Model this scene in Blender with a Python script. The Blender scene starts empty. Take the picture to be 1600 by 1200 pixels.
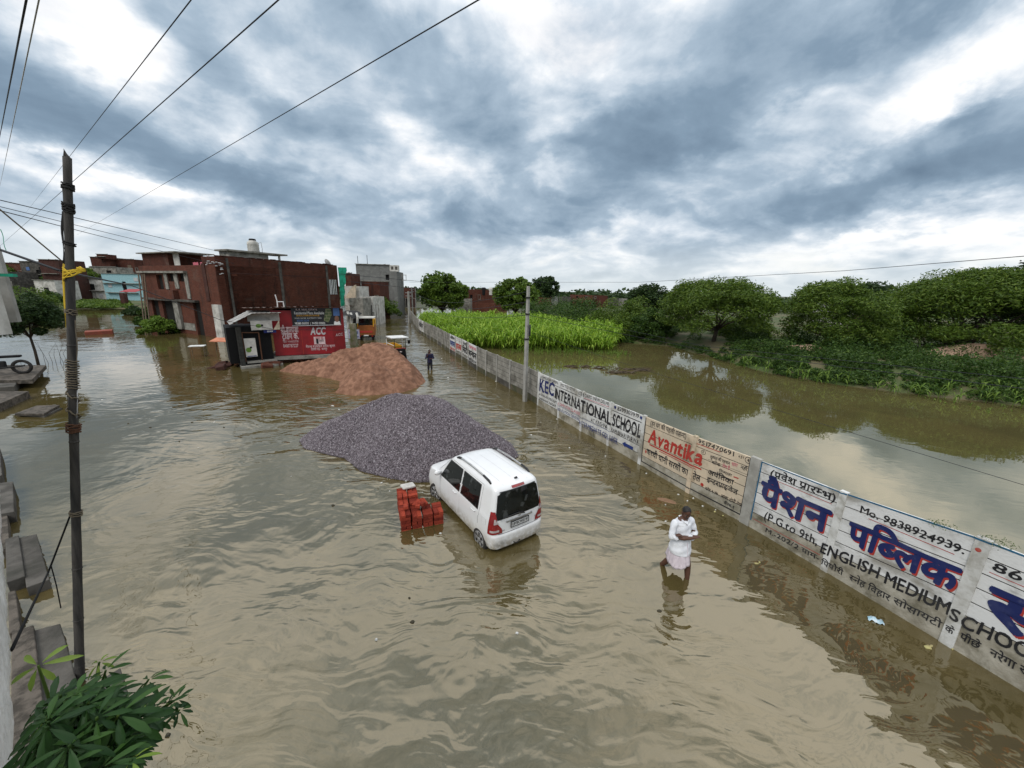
import bpy, math, random
import numpy as np
from mathutils import Vector, Matrix
D = bpy.data; C = bpy.context.scene.collection; SC = bpy.context.scene
rad = math.radians
random.seed(7); RNG = np.random.default_rng(7)

# ------------------------------------------------------------------ camera
CAM_H = 5.7; FPX = 590.0; PITCH = rad(14.0); ROLL = rad(1.3)
_f = np.array([0, math.cos(PITCH), -math.sin(PITCH)]); _r = np.array([1., 0, 0]); _u = np.cross(_r, _f)
_R = math.cos(ROLL)*_r + math.sin(ROLL)*_u; _U = -math.sin(ROLL)*_r + math.cos(ROLL)*_u
cd = D.cameras.new('camera'); cam = D.objects.new('camera', cd); C.objects.link(cam); SC.camera = cam
cd.sensor_width = 36; cd.lens = FPX/1600*36; cd.clip_start = 0.05; cd.clip_end = 6000
cam.matrix_world = Matrix(((_R[0], _U[0], -_f[0], 0), (_R[1], _U[1], -_f[1], 0), (_R[2], _U[2], -_f[2], CAM_H), (0, 0, 0, 1)))

def ray(x, y): return _R*(x-800) + _U*(600-y) + _f*FPX
def G(x, y, z=0.0):                      # survey: point at height z seen at photo pixel (x, y)
    d = ray(x, y); t = (z-CAM_H)/d[2]; return Vector((d[0]*t, d[1]*t, z))
def AT(x, y, Y):                         # survey: point at distance Y ahead
    d = ray(x, y)*(Y/ray(x, y)[1]); return Vector((d[0], d[1], CAM_H+d[2]))

# ------------------------------------------------------------------ light
SUN_EL, SUN_AZ = 52.0, 215.0             # degrees, azimuth clockwise from +Y
sl = D.lights.new('sun', 'SUN'); so = D.objects.new('sun', sl); C.objects.link(so)
sl.energy = 1.5; sl.angle = rad(30); sl.color = (1.0, 0.96, 0.9)
_sd = Vector((math.sin(rad(SUN_AZ))*math.cos(rad(SUN_EL)), math.cos(rad(SUN_AZ))*math.cos(rad(SUN_EL)), math.sin(rad(SUN_EL))))
so.rotation_euler = _sd.to_track_quat('Z', 'Y').to_euler()
SC.view_settings.view_transform = 'Standard'; SC.view_settings.look = 'None'
SC.view_settings.exposure = 0.2; SC.view_settings.gamma = 1.0; SC.view_settings.use_curve_mapping = False
SC.cycles.max_bounces = 6; SC.cycles.diffuse_bounces = 3; SC.cycles.glossy_bounces = 4
SC.cycles.transparent_max_bounces = 6; SC.cycles.caustics_reflective = False; SC.cycles.caustics_refractive = False

# ------------------------------------------------------------------ node helper
class N:
    def __init__(s, nt): s.nt = nt
    def n(s, t, **k):
        o = s.nt.nodes.new(t)
        for a, v in k.items():
            if a == 'i':
                for kk, vv in v.items():
                    if isinstance(vv, bpy.types.NodeSocket): s.nt.links.new(vv, o.inputs[kk])
                    else: o.inputs[kk].default_value = vv
            else: setattr(o, a, v)
        return o
    def math(s, op, a, b=None, c=None, clamp=False):
        o = s.nt.nodes.new('ShaderNodeMath'); o.operation = op; o.use_clamp = clamp
        for k, v in enumerate((a, b, c)):
            if v is None: continue
            if isinstance(v, bpy.types.NodeSocket): s.nt.links.new(v, o.inputs[k])
            else: o.inputs[k].default_value = v
        return o.outputs[0]
    def vm(s, op, a, b=None, sc=None):
        o = s.nt.nodes.new('ShaderNodeVectorMath'); o.operation = op
        for k, v in enumerate((a, b)):
            if v is None: continue
            if isinstance(v, bpy.types.NodeSocket): s.nt.links.new(v, o.inputs[k])
            else: o.inputs[k].default_value = v
        if sc is not None:
            if isinstance(sc, bpy.types.NodeSocket): s.nt.links.new(sc, o.inputs['Scale'])
            else: o.inputs['Scale'].default_value = sc
        return o.outputs['Value'] if op in ('DOT_PRODUCT', 'LENGTH') else o.outputs['Vector']
    def noise(s, vec, scale, detail=4, rough=.55, dist=0.0, lac=2.0):
        return s.n('ShaderNodeTexNoise', i={'Vector': vec, 'Scale': scale, 'Detail': detail, 'Roughness': rough, 'Distortion': dist, 'Lacunarity': lac})
    def mix(s, f, a, b, blend='MIX'):
        o = s.nt.nodes.new('ShaderNodeMix'); o.data_type = 'RGBA'; o.blend_type = blend
        for k, v in ((0, f), (6, a), (7, b)):
            if isinstance(v, bpy.types.NodeSocket): s.nt.links.new(v, o.inputs[k])
            else: o.inputs[k].default_value = (*v, 1) if isinstance(v, tuple) and len(v) == 3 else v
        return o.outputs[2]
    def ramp(s, f, stops, interp='LINEAR'):
        o = s.nt.nodes.new('ShaderNodeValToRGB'); cr = o.color_ramp; cr.interpolation = interp
        while len(cr.elements) < len(stops): cr.elements.new(.5)
        for e, (p, c) in zip(cr.elements, stops):
            e.position = p; e.color = (*c, 1) if isinstance(c, tuple) else (c, c, c, 1)
        s.nt.links.new(f, o.inputs[0]); return o.outputs[0]
    def mr(s, v, a, b, c=0., d=1., smooth=True):
        o = s.n('ShaderNodeMapRange', interpolation_type='SMOOTHSTEP' if smooth else 'LINEAR', i={0: v, 1: a, 2: b, 3: c, 4: d}); return o.outputs[0]

# ------------------------------------------------------------------ world: broken monsoon cloud over a hazy sky
W = D.worlds.new('World'); SC.world = W; W.use_nodes = True
nt = W.node_tree; nt.nodes.clear(); n = N(nt)
tc = n.n('ShaderNodeTexCoord').outputs['Generated']
sky = n.n('ShaderNodeTexSky', sky_type='NISHITA', sun_disc=False, sun_elevation=rad(SUN_EL), sun_rotation=rad(SUN_AZ), air_density=1.2, dust_density=2.5, ozone_density=1.5)
sep = n.n('ShaderNodeSeparateXYZ', i={0: tc}); zc = n.math('MAXIMUM', sep.outputs[2], 0.0)
inv = n.math('DIVIDE', 1.0, n.math('ADD', zc, 0.32))
pl = n.vm('SCALE', tc, sc=inv)                                 # the cloud layer seen in perspective
plz = n.vm('MULTIPLY', pl, (1.0, 1.0, 0.0))
warpn = n.noise(plz, 0.9, 3, .5)
warp = n.vm('SCALE', n.vm('SUBTRACT', warpn.outputs['Color'], (0.5, 0.5, 0.5)), sc=0.9)
pw = n.vm('ADD', plz, warp)
rot = n.n('ShaderNodeMapping', i={'Vector': pw, 'Rotation': (0, 0, rad(-28)), 'Scale': (1.15, 1.25, 1)}).outputs[0]
n1 = n.noise(rot, 1.5, 9, .52, 0.1).outputs[0]
n2 = n.noise(rot, 4.5, 7, .52, 0.1).outputs[0]
n3 = n.noise(n.n('ShaderNodeMapping', i={'Vector': tc, 'Scale': (1, 1, 1.5)}).outputs[0], 8.5, 8, .60, 0.15).outputs[0]
dens = n.math('ADD', n.math('MULTIPLY', n1, 0.40), n.math('MULTIPLY', n2, 0.33))
dens = n.math('ADD', dens, n.math('MULTIPLY', n3, 0.27))
# big cloud banks and bright breaks, by direction of the sky
dw = n.vm('ADD', tc, n.vm('SCALE', n.vm('SUBTRACT', n.noise(n.n('ShaderNodeMapping', i={'Vector': tc, 'Scale': (1, 1, 1.7)}).outputs[0], 4.5, 8, .6).outputs['Color'], (0.5, 0.5, 0.5)), sc=0.20))
dw = n.vm('NORMALIZE', dw)
def bank(px, py, wx, wy, ang, amp):
    c = Vector(ray(px, py)).normalized()
    e1 = Vector(ray(px+math.cos(rad(ang))*8, py+math.sin(rad(ang))*8)).normalized()-c; l1 = e1.length/8
    e2 = Vector(ray(px-math.sin(rad(ang))*8, py+math.cos(rad(ang))*8)).normalized()-c; l2 = e2.length/8
    e1.normalize(); e2.normalize()
    d = n.vm('SUBTRACT', dw, tuple(c))
    a = n.math('DIVIDE', n.vm('DOT_PRODUCT', d, tuple(e1)), wx*l1); b = n.math('DIVIDE', n.vm('DOT_PRODUCT', d, tuple(e2)), wy*l2)
    q = n.math('ADD', n.math('MULTIPLY', a, a), n.math('MULTIPLY', b, b))
    return n.math('MULTIPLY', n.math('EXPONENT', n.math('MULTIPLY', q, -1.0)), amp)
banks = [  # + dark cloud, - bright break
    (1130, 150, 330, 90, -22, .20), (1420, 40, 300, 60, -8, .22), (1500, 270, 230, 55, 4, .20), (1330, 300, 150, 36, 0, .12), (640, 60, 90, 40, 10, .07), (560, 215, 110, 26, 12, .09), (830, 345, 70, 16, 5, .09), (900, 215, 90, 24, -8, .12), (1120, 235, 60, 26, 10, .09), (420, 330, 130, 16, 6, .08), (760, 375, 60, 10, 0, .07), (950, 430, 50, 6, 0, .06), (1340, 380, 60, 7, 0, .08), (1430, 385, 50, 7, 0, .07),
    (1490, 192, 60, 22, 8, .16), (1050, 240, 130, 45, 14, .13), (1020, 320, 260, 40, 6, .10), (330, 262, 330, 38, 17, .20),
    (60, 200, 150, 70, 10, .16), (360, 130, 200, 60, 25, .08), (600, 90, 170, 70, 15, .07), (760, 200, 170, 70, 15, .09), (700, 350, 220, 26, 4, .09),
    (1000, 260, 60, 20, -10, .08),
    (1240, 170, 240, 42, -24, -.20), (1500, 130, 170, 40, -6, -.11), (860, 50, 110, 50, 25, -.10), (130, 20, 170, 55, 20, -.17), (80, 262, 170, 26, 16, -.22), (240, 300, 150, 20, 14, -.15),
    (450, 120, 90, 26, 40, -.08), (880, 255, 70, 50, 30, -.17), (1080, 215, 130, 40, -20, -.12), (700, 260, 90, 40, 20, -.10), (930, 360, 240, 22, 0, -.08), (1400, 385, 330, 32, -1, -.14), (1180, 345, 120, 12, 0, -.05),
    (930, 20, 140, 18, 10, -.05), (880, 400, 90, 30, 0, -.10), (500, 345, 170, 20, 8, -.06)]
tot = None
for bk in banks:
    v = bank(*bk); tot = v if tot is None else n.math('ADD', tot, v)
dens = n.math('ADD', dens, tot)
dens = n.math('SUBTRACT', dens, n.math('MULTIPLY', n.mr(zc, .48, .60), n.mr(zc, .86, .70, 0, .14)))   # unseen thinner ring of cloud above the frame, added for the water reflections
_c = Vector((ray(1330, 1040)[0], ray(1330, 1040)[1], -ray(1330, 1040)[2])).normalized()                # an unseen bright break high on the right, added for glints on the water
_q = n.vm('LENGTH', n.vm('SUBTRACT', dw, tuple(_c)))
dens = n.math('SUBTRACT', dens, n.math('MULTIPLY', n.mr(_q, .40, .05, 0, .34), n.mr(n.noise(tc, 7.0, 5, .6).outputs[0], .40, .60)))
cloud = n.ramp(dens, [(0.29, (1.06, 1.04, 1.02)), (0.385, (.88, .895, .915)), (0.46, (.60, .67, .745)), (0.555, (.355, .45, .55)), (0.68, (.215, .30, .395)), (0.86, (.14, .205, .285))])
gap = n.mr(n.math('ADD', n1, n.math('MULTIPLY', tot, 0.6)), 0.40, 0.30, 0.0, 0.15)
skyc = n.vm('SCALE', sky.outputs[0], sc=0.10)
col = n.mix(gap, cloud, skyc)
hz = n.mr(zc, 0.0, 0.15, 0.66, 0.0)                             # thin bright haze low down
col = n.mix(hz, col, (.72, .765, .77))
col = n.vm('SCALE', col, sc=n.math('ADD', 1.0, n.math('MULTIPLY', n.mr(zc, .48, .62, 0, .30), n.mr(zc, .92, .72, .0, 1.0))))  # brightens the same unseen ring of sky for the water reflections
bg = n.n('ShaderNodeBackground', i={'Color': col, 'Strength': 1.0})
out = n.n('ShaderNodeOutputWorld', i={'Surface': bg.outputs[0]})
W.cycles.sampling_method = 'MANUAL'; W.cycles.sample_map_resolution = 512

# ------------------------------------------------------------------ object helpers
def tag(o, label=None, cat=None, group=None, kind=None):
    if label: o['label'] = label
    if cat: o['category'] = cat
    if group: o['group'] = group
    if kind: o['kind'] = kind
    return o
def thing(name, label, cat, loc=(0, 0, 0), rz=0.0, group=None):
    o = D.objects.new(name, None); C.objects.link(o); o.empty_display_size = .2
    o.location = loc; o.rotation_euler = (0, 0, rz)
    return tag(o, label, cat, group)
def finish(name, me, mats, parent=None, smooth=False):
    if not isinstance(mats, (list, tuple)): mats = [mats]
    for m in mats: me.materials.append(m)
    if smooth:
        me.polygons.foreach_set('use_smooth', np.ones(len(me.polygons), bool))
    o = D.objects.new(name, me); C.objects.link(o)
    if parent is not None: o.parent = parent
    return o
def box_uv(me):
    nl = len(me.loops)
    if nl == 0: return
    uv = me.uv_layers.new(name='UVMap')
    co = np.empty(len(me.vertices)*3); me.vertices.foreach_get('co', co); co = co.reshape(-1, 3)
    vi = np.empty(nl, int); me.loops.foreach_get('vertex_index', vi)
    nr = np.empty(len(me.polygons)*3); me.polygons.foreach_get('normal', nr); nr = nr.reshape(-1, 3)
    lt = np.empty(len(me.polygons), int); me.polygons.foreach_get('loop_total', lt)
    ln = np.repeat(nr, lt, axis=0); p = co[vi]
    t = np.stack([-ln[:, 1], ln[:, 0]], 1); L = np.linalg.norm(t, axis=1, keepdims=True); t = t/np.maximum(L, 1e-6)
    u = p[:, 0]*t[:, 0]+p[:, 1]*t[:, 1]; v = p[:, 2].copy()
    flat = np.abs(ln[:, 2]) > .75; u[flat] = p[flat, 0]; v[flat] = p[flat, 1]
    uv.data.foreach_set('uv', np.stack([u, v], 1).ravel())
class MB:
    def __init__(s): s.v = []; s.f = []; s.m = []; s.mi = 0
    def add(s, vs, fs):
        b = len(s.v); s.v.extend([tuple(v) for v in vs])
        for f in fs: s.f.append(tuple(b+i for i in f)); s.m.append(s.mi)
        return s
    def box(s, c, d, rz=0.0, M=None, taper=1.0):
        hx, hy, hz = d[0]/2, d[1]/2, d[2]/2; vs = []
        for z in (-hz, hz):
            k = taper if z > 0 else 1.0
            for x, y in ((-hx, -hy), (hx, -hy), (hx, hy), (-hx, hy)): vs.append(Vector((x*k, y*k, z)))
        R = M if M is not None else Matrix.Rotation(rz, 3, 'Z')
        vs = [R @ v + Vector(c) for v in vs]
        return s.add(vs, [(0, 3, 2, 1), (4, 5, 6, 7), (0, 1, 5, 4), (1, 2, 6, 5), (2, 3, 7, 6), (3, 0, 4, 7)])
    def bb(s, a, b):                       # box from corner to corner
        return s.box([(a[i]+b[i])/2 for i in range(3)], [abs(b[i]-a[i]) for i in range(3)])
    def tube(s, pts, r, k=6, caps=True, flat=1.0):
        pts = [Vector(p) for p in pts]; n_ = len(pts)
        rs = r if isinstance(r, (list, tuple, np.ndarray)) else [r]*n_
        b = len(s.v); up = None
        for i, p in enumerate(pts):
            d = (pts[min(i+1, n_-1)]-pts[max(i-1, 0)])
            if d.length < 1e-9: d = Vector((0, 0, 1))
            d.normalize()
            if up is None:
                up = Vector((0, 0, 1)) if abs(d.z) < .9 else Vector((1, 0, 0))
            a = d.cross(up).normalized(); up2 = a.cross(d).normalized(); up = up2
            for j in range(k):
                th = 2*math.pi*j/k; s.v.append(tuple(p+a*math.cos(th)*rs[i]+up2*math.sin(th)*rs[i]*flat))
        for i in range(n_-1):
            for j in range(k):
                s.f.append((b+i*k+j, b+i*k+(j+1) % k, b+(i+1)*k+(j+1) % k, b+(i+1)*k+j)); s.m.append(s.mi)
        if caps:
            s.f.append(tuple(b+j for j in reversed(range(k)))); s.m.append(s.mi)
            s.f.append(tuple(b+(n_-1)*k+j for j in range(k))); s.m.append(s.mi)
        return s
    def lathe(s, prof, k=16, c=(0, 0, 0)):
        b = len(s.v)
        for r, z in prof:
            for j in range(k):
                th = 2*math.pi*j/k; s.v.append((c[0]+r*math.cos(th), c[1]+r*math.sin(th), c[2]+z))
        for i in range(len(prof)-1):
            for j in range(k):
                s.f.append((b+i*k+j, b+i*k+(j+1) % k, b+(i+1)*k+(j+1) % k, b+(i+1)*k+j)); s.m.append(s.mi)
        s.f.append(tuple(b+j for j in reversed(range(k)))); s.m.append(s.mi)
        s.f.append(tuple(b+(len(prof)-1)*k+j for j in range(k))); s.m.append(s.mi)
        return s
    def grid(s, P):                         # P[i][j] points
        b = len(s.v); a, c = len(P), len(P[0])
        for row in P: s.v.extend([tuple(p) for p in row])
        for i in range(a-1):
            for j in range(c-1):
                s.f.append((b+i*c+j, b+i*c+j+1, b+(i+1)*c+j+1, b+(i+1)*c+j)); s.m.append(s.mi)
        return s
    def prism(s, poly, h0, h1, M=None):     # polygon (x, z) extruded along y
        k = len(poly); vs = [(x, h0, z) for x, z in poly]+[(x, h1, z) for x, z in poly]
        if M is not None: vs = [M @ Vector(v) for v in vs]
        fs = [tuple(range(k)), tuple(range(2*k-1, k-1, -1))]+[(i, i+k, (i+1) % k+k, (i+1) % k) for i in range(k)]
        return s.add(vs, fs)
    def build(s, name, mats, parent=None, smooth=False, bevel=0.0):
        me = D.meshes.new(name); me.from_pydata(s.v, [], s.f)
        if any(s.m): me.polygons.foreach_set('material_index', s.m)
        me.update(); box_uv(me)
        o = finish(name, me, mats, parent, smooth)
        if bevel:
            b = o.modifiers.new('bevel', 'BEVEL'); b.width = bevel; b.segments = 2; b.limit_method = 'ANGLE'
        return o
def tri_mesh(name, V, F, mats, parent=None, smooth=False, mi=None):   # big numpy meshes, F is (n, 3) or (n, 4)
    V = np.asarray(V, np.float32); F = np.asarray(F, np.int32); k = F.shape[1]
    me = D.meshes.new(name); me.vertices.add(len(V)); me.vertices.foreach_set('co', V.ravel())
    me.loops.add(F.size); me.loops.foreach_set('vertex_index', F.ravel())
    me.polygons.add(len(F)); me.polygons.foreach_set('loop_start', np.arange(len(F), dtype=np.int32)*k)
    if mi is not None: me.polygons.foreach_set('material_index', np.asarray(mi, np.int32))
    me.update(calc_edges=True)
    return finish(name, me, mats, parent, smooth)
def dup(root, loc=None, rz=None, label=None, group=None, scale=None):
    r = root.copy(); C.objects.link(r)
    if loc is not None: r.location = loc
    if rz is not None: r.rotation_euler[2] = rz
    if scale is not None: r.scale = (scale, scale, scale) if not isinstance(scale, tuple) else scale
    if label: r['label'] = label
    if group: r['group'] = group
    for ch in list(root.children):
        c = ch.copy(); C.objects.link(c); c.parent = r
        for g_ in list(ch.children):
            d_ = g_.copy(); C.objects.link(d_); d_.parent = c
    return r

# numpy value noise for terrain and heaps
def vnoise(x, y, seed=0):
    xi = np.floor(x).astype(int); yi = np.floor(y).astype(int); xf = x-xi; yf = y-yi
    def h(a, b):
        v = (a*374761393+b*668265263+seed*982451653) & 0x7fffffff
        v = ((v ^ (v >> 13))*1274126177) & 0x7fffffff
        return ((v ^ (v >> 16)) & 0xffff)/65535.0
    u = xf*xf*(3-2*xf); w = yf*yf*(3-2*yf)
    return (h(xi, yi)*(1-u)+h(xi+1, yi)*u)*(1-w)+(h(xi, yi+1)*(1-u)+h(xi+1, yi+1)*u)*w
def fbm(x, y, o=4, seed=0):
    s = 0; a = .5
    for k in range(o): s = s+a*vnoise(x*2**k, y*2**k, seed+k); a *= .5
    return s

# ------------------------------------------------------------------ materials
def new_mat(name):
    m = D.materials.new(name); m.use_nodes = True; m.node_tree.nodes.clear(); return m, N(m.node_tree)
def out_mat(n, bsdf): n.n('ShaderNodeOutputMaterial', i={'Surface': bsdf})
def mat(name, col, col2=None, scale=3.0, rough=.75, spec=.35, metal=0.0, bump=0.0, bscale=20.0, dirt=None, dscale=.8, damt=.5, coat=0.0, stretch=(1, 1, 1), contrast=(.35, .65), detail=6):
    m, n = new_mat(name)
    p = n.n('ShaderNodeNewGeometry').outputs['Position']; p = n.n('ShaderNodeMapping', i={'Vector': p, 'Scale': stretch}).outputs[0]
    c = (*col, 1)
    kw = {}
    if col2 is not None:
        f = n.mr(n.noise(p, scale, detail, .6).outputs[0], contrast[0], contrast[1])
        c = n.mix(f, col, col2)
    if dirt is not None:
        f2 = n.mr(n.noise(p, dscale, 7, .65, .4).outputs[0], .45, .72, 0, damt)
        c = n.mix(f2, c if isinstance(c, bpy.types.NodeSocket) else col, dirt)
    kw['Base Color'] = c
    kw.update({'Roughness': rough, 'Metallic': metal, 'Specular IOR Level': spec, 'Coat Weight': coat, 'Coat Roughness': .06})
    if bump:
        h = n.noise(p, bscale, 5, .6).outputs[0]
        kw['Normal'] = n.n('ShaderNodeBump', i={'Strength': bump, 'Distance': .03, 'Height': h}).outputs[0]
    b = n.n('ShaderNodeBsdfPrincipled', i=kw); out_mat(n, b.outputs[0]); return m
def brick_mat(name, c1, c2, mortar, bw=.23, bh=.078, dirt=(.035, .028, .024), damt=.6, bump=.6, msize=.012):
    m, n = new_mat(name)
    uv = n.n('ShaderNodeUVMap').outputs[0]; p = n.n('ShaderNodeNewGeometry').outputs['Position']
    b = n.n('ShaderNodeTexBrick', offset=.5, i={'Vector': uv, 'Color1': (*c1, 1), 'Color2': (*c2, 1), 'Mortar': (*mortar, 1), 'Scale': 1.0, 'Mortar Size': msize, 'Mortar Smooth': .3, 'Bias': 0.0, 'Brick Width': bw, 'Row Height': bh})
    c = n.mix(n.mr(n.noise(p, 1.3, 6, .6).outputs[0], .35, .7, 0, .55), b.outputs[0], tuple(x*.5 for x in c1))
    c = n.mix(n.mr(n.noise(p, .55, 8, .68, .5).outputs[0], .55, .75, 0, .45), c, (.16, .125, .10))
    st = n.n('ShaderNodeMapping', i={'Vector': p, 'Scale': (1.2, 1.2, .28)}).outputs[0]
    c = n.mix(n.mr(n.noise(st, .9, 7, .65, .3).outputs[0], .50, .72, 0, damt), c, dirt)
    bs = n.n('ShaderNodeBsdfPrincipled', i={'Base Color': c, 'Roughness': .9, 'Specular IOR Level': .2, 'Normal': n.n('ShaderNodeBump', i={'Strength': bump, 'Distance': .02, 'Height': n.math('SUBTRACT', 1.0, b.outputs['Fac'])}).outputs[0]})
    out_mat(n, bs.outputs[0]); return m
def leaf_mat(name, a, b, c=None, trans=.25, rough=.55):
    m, n = new_mat(name)
    g = n.n('ShaderNodeNewGeometry'); r = g.outputs['Random Per Island']
    col = n.ramp(r, [(0, a), (.6, b), (1, c or b)])
    big = n.mr(n.noise(g.outputs['Position'], .55, 3, .5).outputs[0], .35, .65, 0, .6)
    col = n.mix(big, col, n.mix(.5, col, tuple(x*1.25 for x in b)))
    p = n.n('ShaderNodeBsdfPrincipled', i={'Base Color': col, 'Roughness': rough, 'Specular IOR Level': .3})
    t = n.n('ShaderNodeBsdfTranslucent', i={'Color': col})
    mx = n.n('ShaderNodeMixShader', i={0: trans, 1: p.outputs[0], 2: t.outputs[0]}); out_mat(n, mx.outputs[0]); return m
def water_mat(name, base, near, amp, calm, rough=.03, ior=2.3):
    m, n = new_mat(name)
    g = n.n('ShaderNodeNewGeometry'); p = g.outputs['Position']
    big = n.noise(p, .22, 4, .55, .6).outputs[0]
    silt = n.noise(p, .35, 5, .6, 1.0).outputs[0]
    col = n.mix(n.mr(silt, .35, .7), base, near)
    wd = n.noise(p, .45, 3, .5).outputs['Color']
    pw = n.vm('ADD', p, n.vm('SCALE', n.vm('SUBTRACT', wd, (.5, .5, .5)), sc=1.6))
    m1 = n.n('ShaderNodeMapping', i={'Vector': pw, 'Rotation': (0, 0, rad(24)), 'Scale': (.55, 1.35, 1)}).outputs[0]
    m2 = n.n('ShaderNodeMapping', i={'Vector': pw, 'Rotation': (0, 0, rad(-20)), 'Scale': (.45, 1.5, 1)}).outputs[0]
    a = n.noise(m1, 1.2, 2, .42, .6).outputs[0]
    b = n.noise(m2, 2.4, 2, .45, .4).outputs[0]
    c = n.noise(pw, 7.0, 2, .5, .2).outputs[0]
    hgt = n.math('ADD', n.math('MULTIPLY', a, .62), n.math('ADD', n.math('MULTIPLY', b, .30), n.math('MULTIPLY', c, .04)))
    st = n.mr(big, .38, .66, calm, 1.0)
    hgt = n.math('MULTIPLY', hgt, st)
    sx_ = n.n('ShaderNodeSeparateXYZ', i={0: p}).outputs
    shel = n.mr(n.math('ADD', sx_[0], n.math('MULTIPLY', sx_[1], .62)), -9.0, 3.5, .17, 1.0)      # sheltered by the houses on the left
    hgt = n.math('MULTIPLY', hgt, shel)
    bp = n.n('ShaderNodeBump', i={'Strength': 1.0, 'Distance': amp, 'Height': hgt})
    bs = n.n('ShaderNodeBsdfPrincipled', i={'Base Color': col, 'Roughness': rough, 'IOR': ior, 'Specular IOR Level': .5, 'Specular Tint': (1.0, .93, .76, 1), 'Normal': bp.outputs[0]})
    out_mat(n, bs.outputs[0]); return m

M = {}
M['water'] = water_mat('muddy_flood_water', (.098, .075, .029), (.072, .057, .021), .145, .30)
M['fwater'] = water_mat('still_muddy_water', (.108, .090, .036), (.090, .077, .032), .007, .2, .02, 4.0)
M['ground'] = mat('mud_ground', (.075, .075, .035), (.045, .055, .022), .05)
M['grass'] = mat('grass_bank', (.055, .085, .022), (.13, .11, .06), .35, .9, bump=.6, bscale=6, contrast=(.4, .62))
M['slab'] = mat('wet_slab_concrete', (.125, .105, .085), (.05, .042, .033), 5.0, .85, bump=.5, bscale=22, dirt=(.035, .030, .022), dscale=2.2, damt=.85, contrast=(.42, .6))
M['conc'] = mat('weathered_concrete', (.30, .285, .25), (.19, .18, .155), 2.2, .9, bump=.35, bscale=25, dirt=(.07, .065, .05), dscale=1.1, damt=.75)
M['conc_dk'] = mat('dark_concrete', (.115, .105, .092), (.055, .05, .043), 2.0, .9, bump=.35, bscale=18, dirt=(.03, .03, .022), dscale=.9, damt=.8)
M['plaster'] = mat('white_plaster', (.62, .60, .55), (.46, .44, .40), 1.4, .85, bump=.3, bscale=15, dirt=(.16, .15, .12), dscale=.9, damt=.7)
M['paint_w'] = mat('white_wall_paint', (.66, .66, .64), (.50, .49, .46), 2.4, .85, dirt=(.20, .18, .13), dscale=1.3, damt=.9, bump=.25, bscale=22, contrast=(.4, .7))
M['paint_low'] = mat('stained_wall_paint', (.44, .41, .34), (.26, .235, .18), 3.0, .85, dirt=(.10, .09, .055), dscale=2.2, damt=.9, bump=.3, bscale=22)
M['paint_c'] = mat('cream_wall_paint', (.64, .52, .38), (.52, .44, .33), 2.0, .85, dirt=(.22, .17, .11), dscale=1.5, damt=.7, bump=.25, bscale=22)
M['brick'] = brick_mat('red_brick', (.128, .034, .018), (.070, .019, .012), (.075, .05, .04), dirt=(.022, .015, .012), damt=.85)
M['brick2'] = brick_mat('faded_brick', (.17, .05, .028), (.10, .03, .018), (.10, .065, .05), damt=.65)
M['brick_dk'] = brick_mat('sooty_brick', (.10, .036, .026), (.07, .026, .02), (.06, .045, .04))
M['block'] = brick_mat('grey_block', (.24, .24, .225), (.18, .18, .17), (.14, .14, .13), bw=.42, bh=.2, damt=.55)
def solid(name, c, rough=.6, **k): M[name] = mat(name, c, tuple(x*.8 for x in c), 4.0, rough, **k)
solid('black', (.007, .007, .0075), .75, spec=.2); solid('dark', (.02, .019, .018), .8); solid('hole', (.008, .007, .006), .95)
def ink(name, c, fade):
    M[name] = mat('painted_'+name, c, fade, 7.0, .85, contrast=(.56, .84), detail=8, dirt=tuple(.5*x+.5*y for x, y in zip(c, fade)), dscale=1.3, damt=.6)
ink('navy', (.010, .018, .10), (.10, .11, .19)); ink('inkblack', (.014, .014, .016), (.13, .125, .115)); ink('inkred', (.40, .035, .025), (.42, .16, .12)); ink('inkpink', (.52, .12, .16), (.55, .32, .32))
ink('inkblue', (.012, .03, .16), (.12, .14, .24)); solid('teal', (.02, .12, .22), .7); solid('white', (.75, .75, .73), .6); solid('greyw', (.5, .5, .5), .6)
solid('wood', (.15, .11, .075), .85, bump=.3, bscale=12); solid('steel', (.42, .42, .42), .4, metal=.8); solid('rust', (.12, .055, .03), .9)
solid('rope_y', (.62, .42, .03), .8); solid('rope_g', (.16, .13, .09), .9); solid('cable', (.02, .022, .028), .6); solid('greencloth', (.01, .24, .15), .8)
solid('red_sheet', (.33, .012, .016), .5); solid('yellow', (.62, .32, .02), .5); solid('orange', (.27, .085, .018), .55); solid('blue_p', (.08, .16, .36), .7); solid('cyan', (.30, .50, .54), .8)
solid('poleconc', (.36, .35, .32), .9, dirt=(.14, .13, .11), damt=.6)
# ------------------------------------------------------------------ setting: ground and water
def sheet(name, poly, z, m, kind='structure'):
    mb = MB(); mb.add([(x, y, z) for x, y in poly], [tuple(range(len(poly)))]); o = mb.build(name, m); o['kind'] = kind; return o
sheet('ground', [(-2500, -200), (2500, -200), (2500, 3500), (-2500, 3500)], -.30, M['ground'])
sheet('flood_water', [(-140, -6), (14, -6), (8.95, 4.45), (6.24, 8.86), (4.4, 12.1), (1.4, 18.6), (-2.5, 26.7), (-5.9, 34.6), (-9.0, 42.2), (-12.7, 50.7), (-15.0, 57.8), (-19, 70), (-32, 112), (-140, 112)], 0.0, M['water'])
sheet('field_water', [(14, -6), (90, -6), (90, 60), (40, 100), (-32, 112), (-19, 70), (-15.0, 57.8), (-12.7, 50.7), (-9.0, 42.2), (-5.9, 34.6), (-2.5, 26.7), (1.4, 18.6), (4.4, 12.1), (6.24, 8.86), (8.95, 4.45)], 0.0, M['fwater'])
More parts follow.
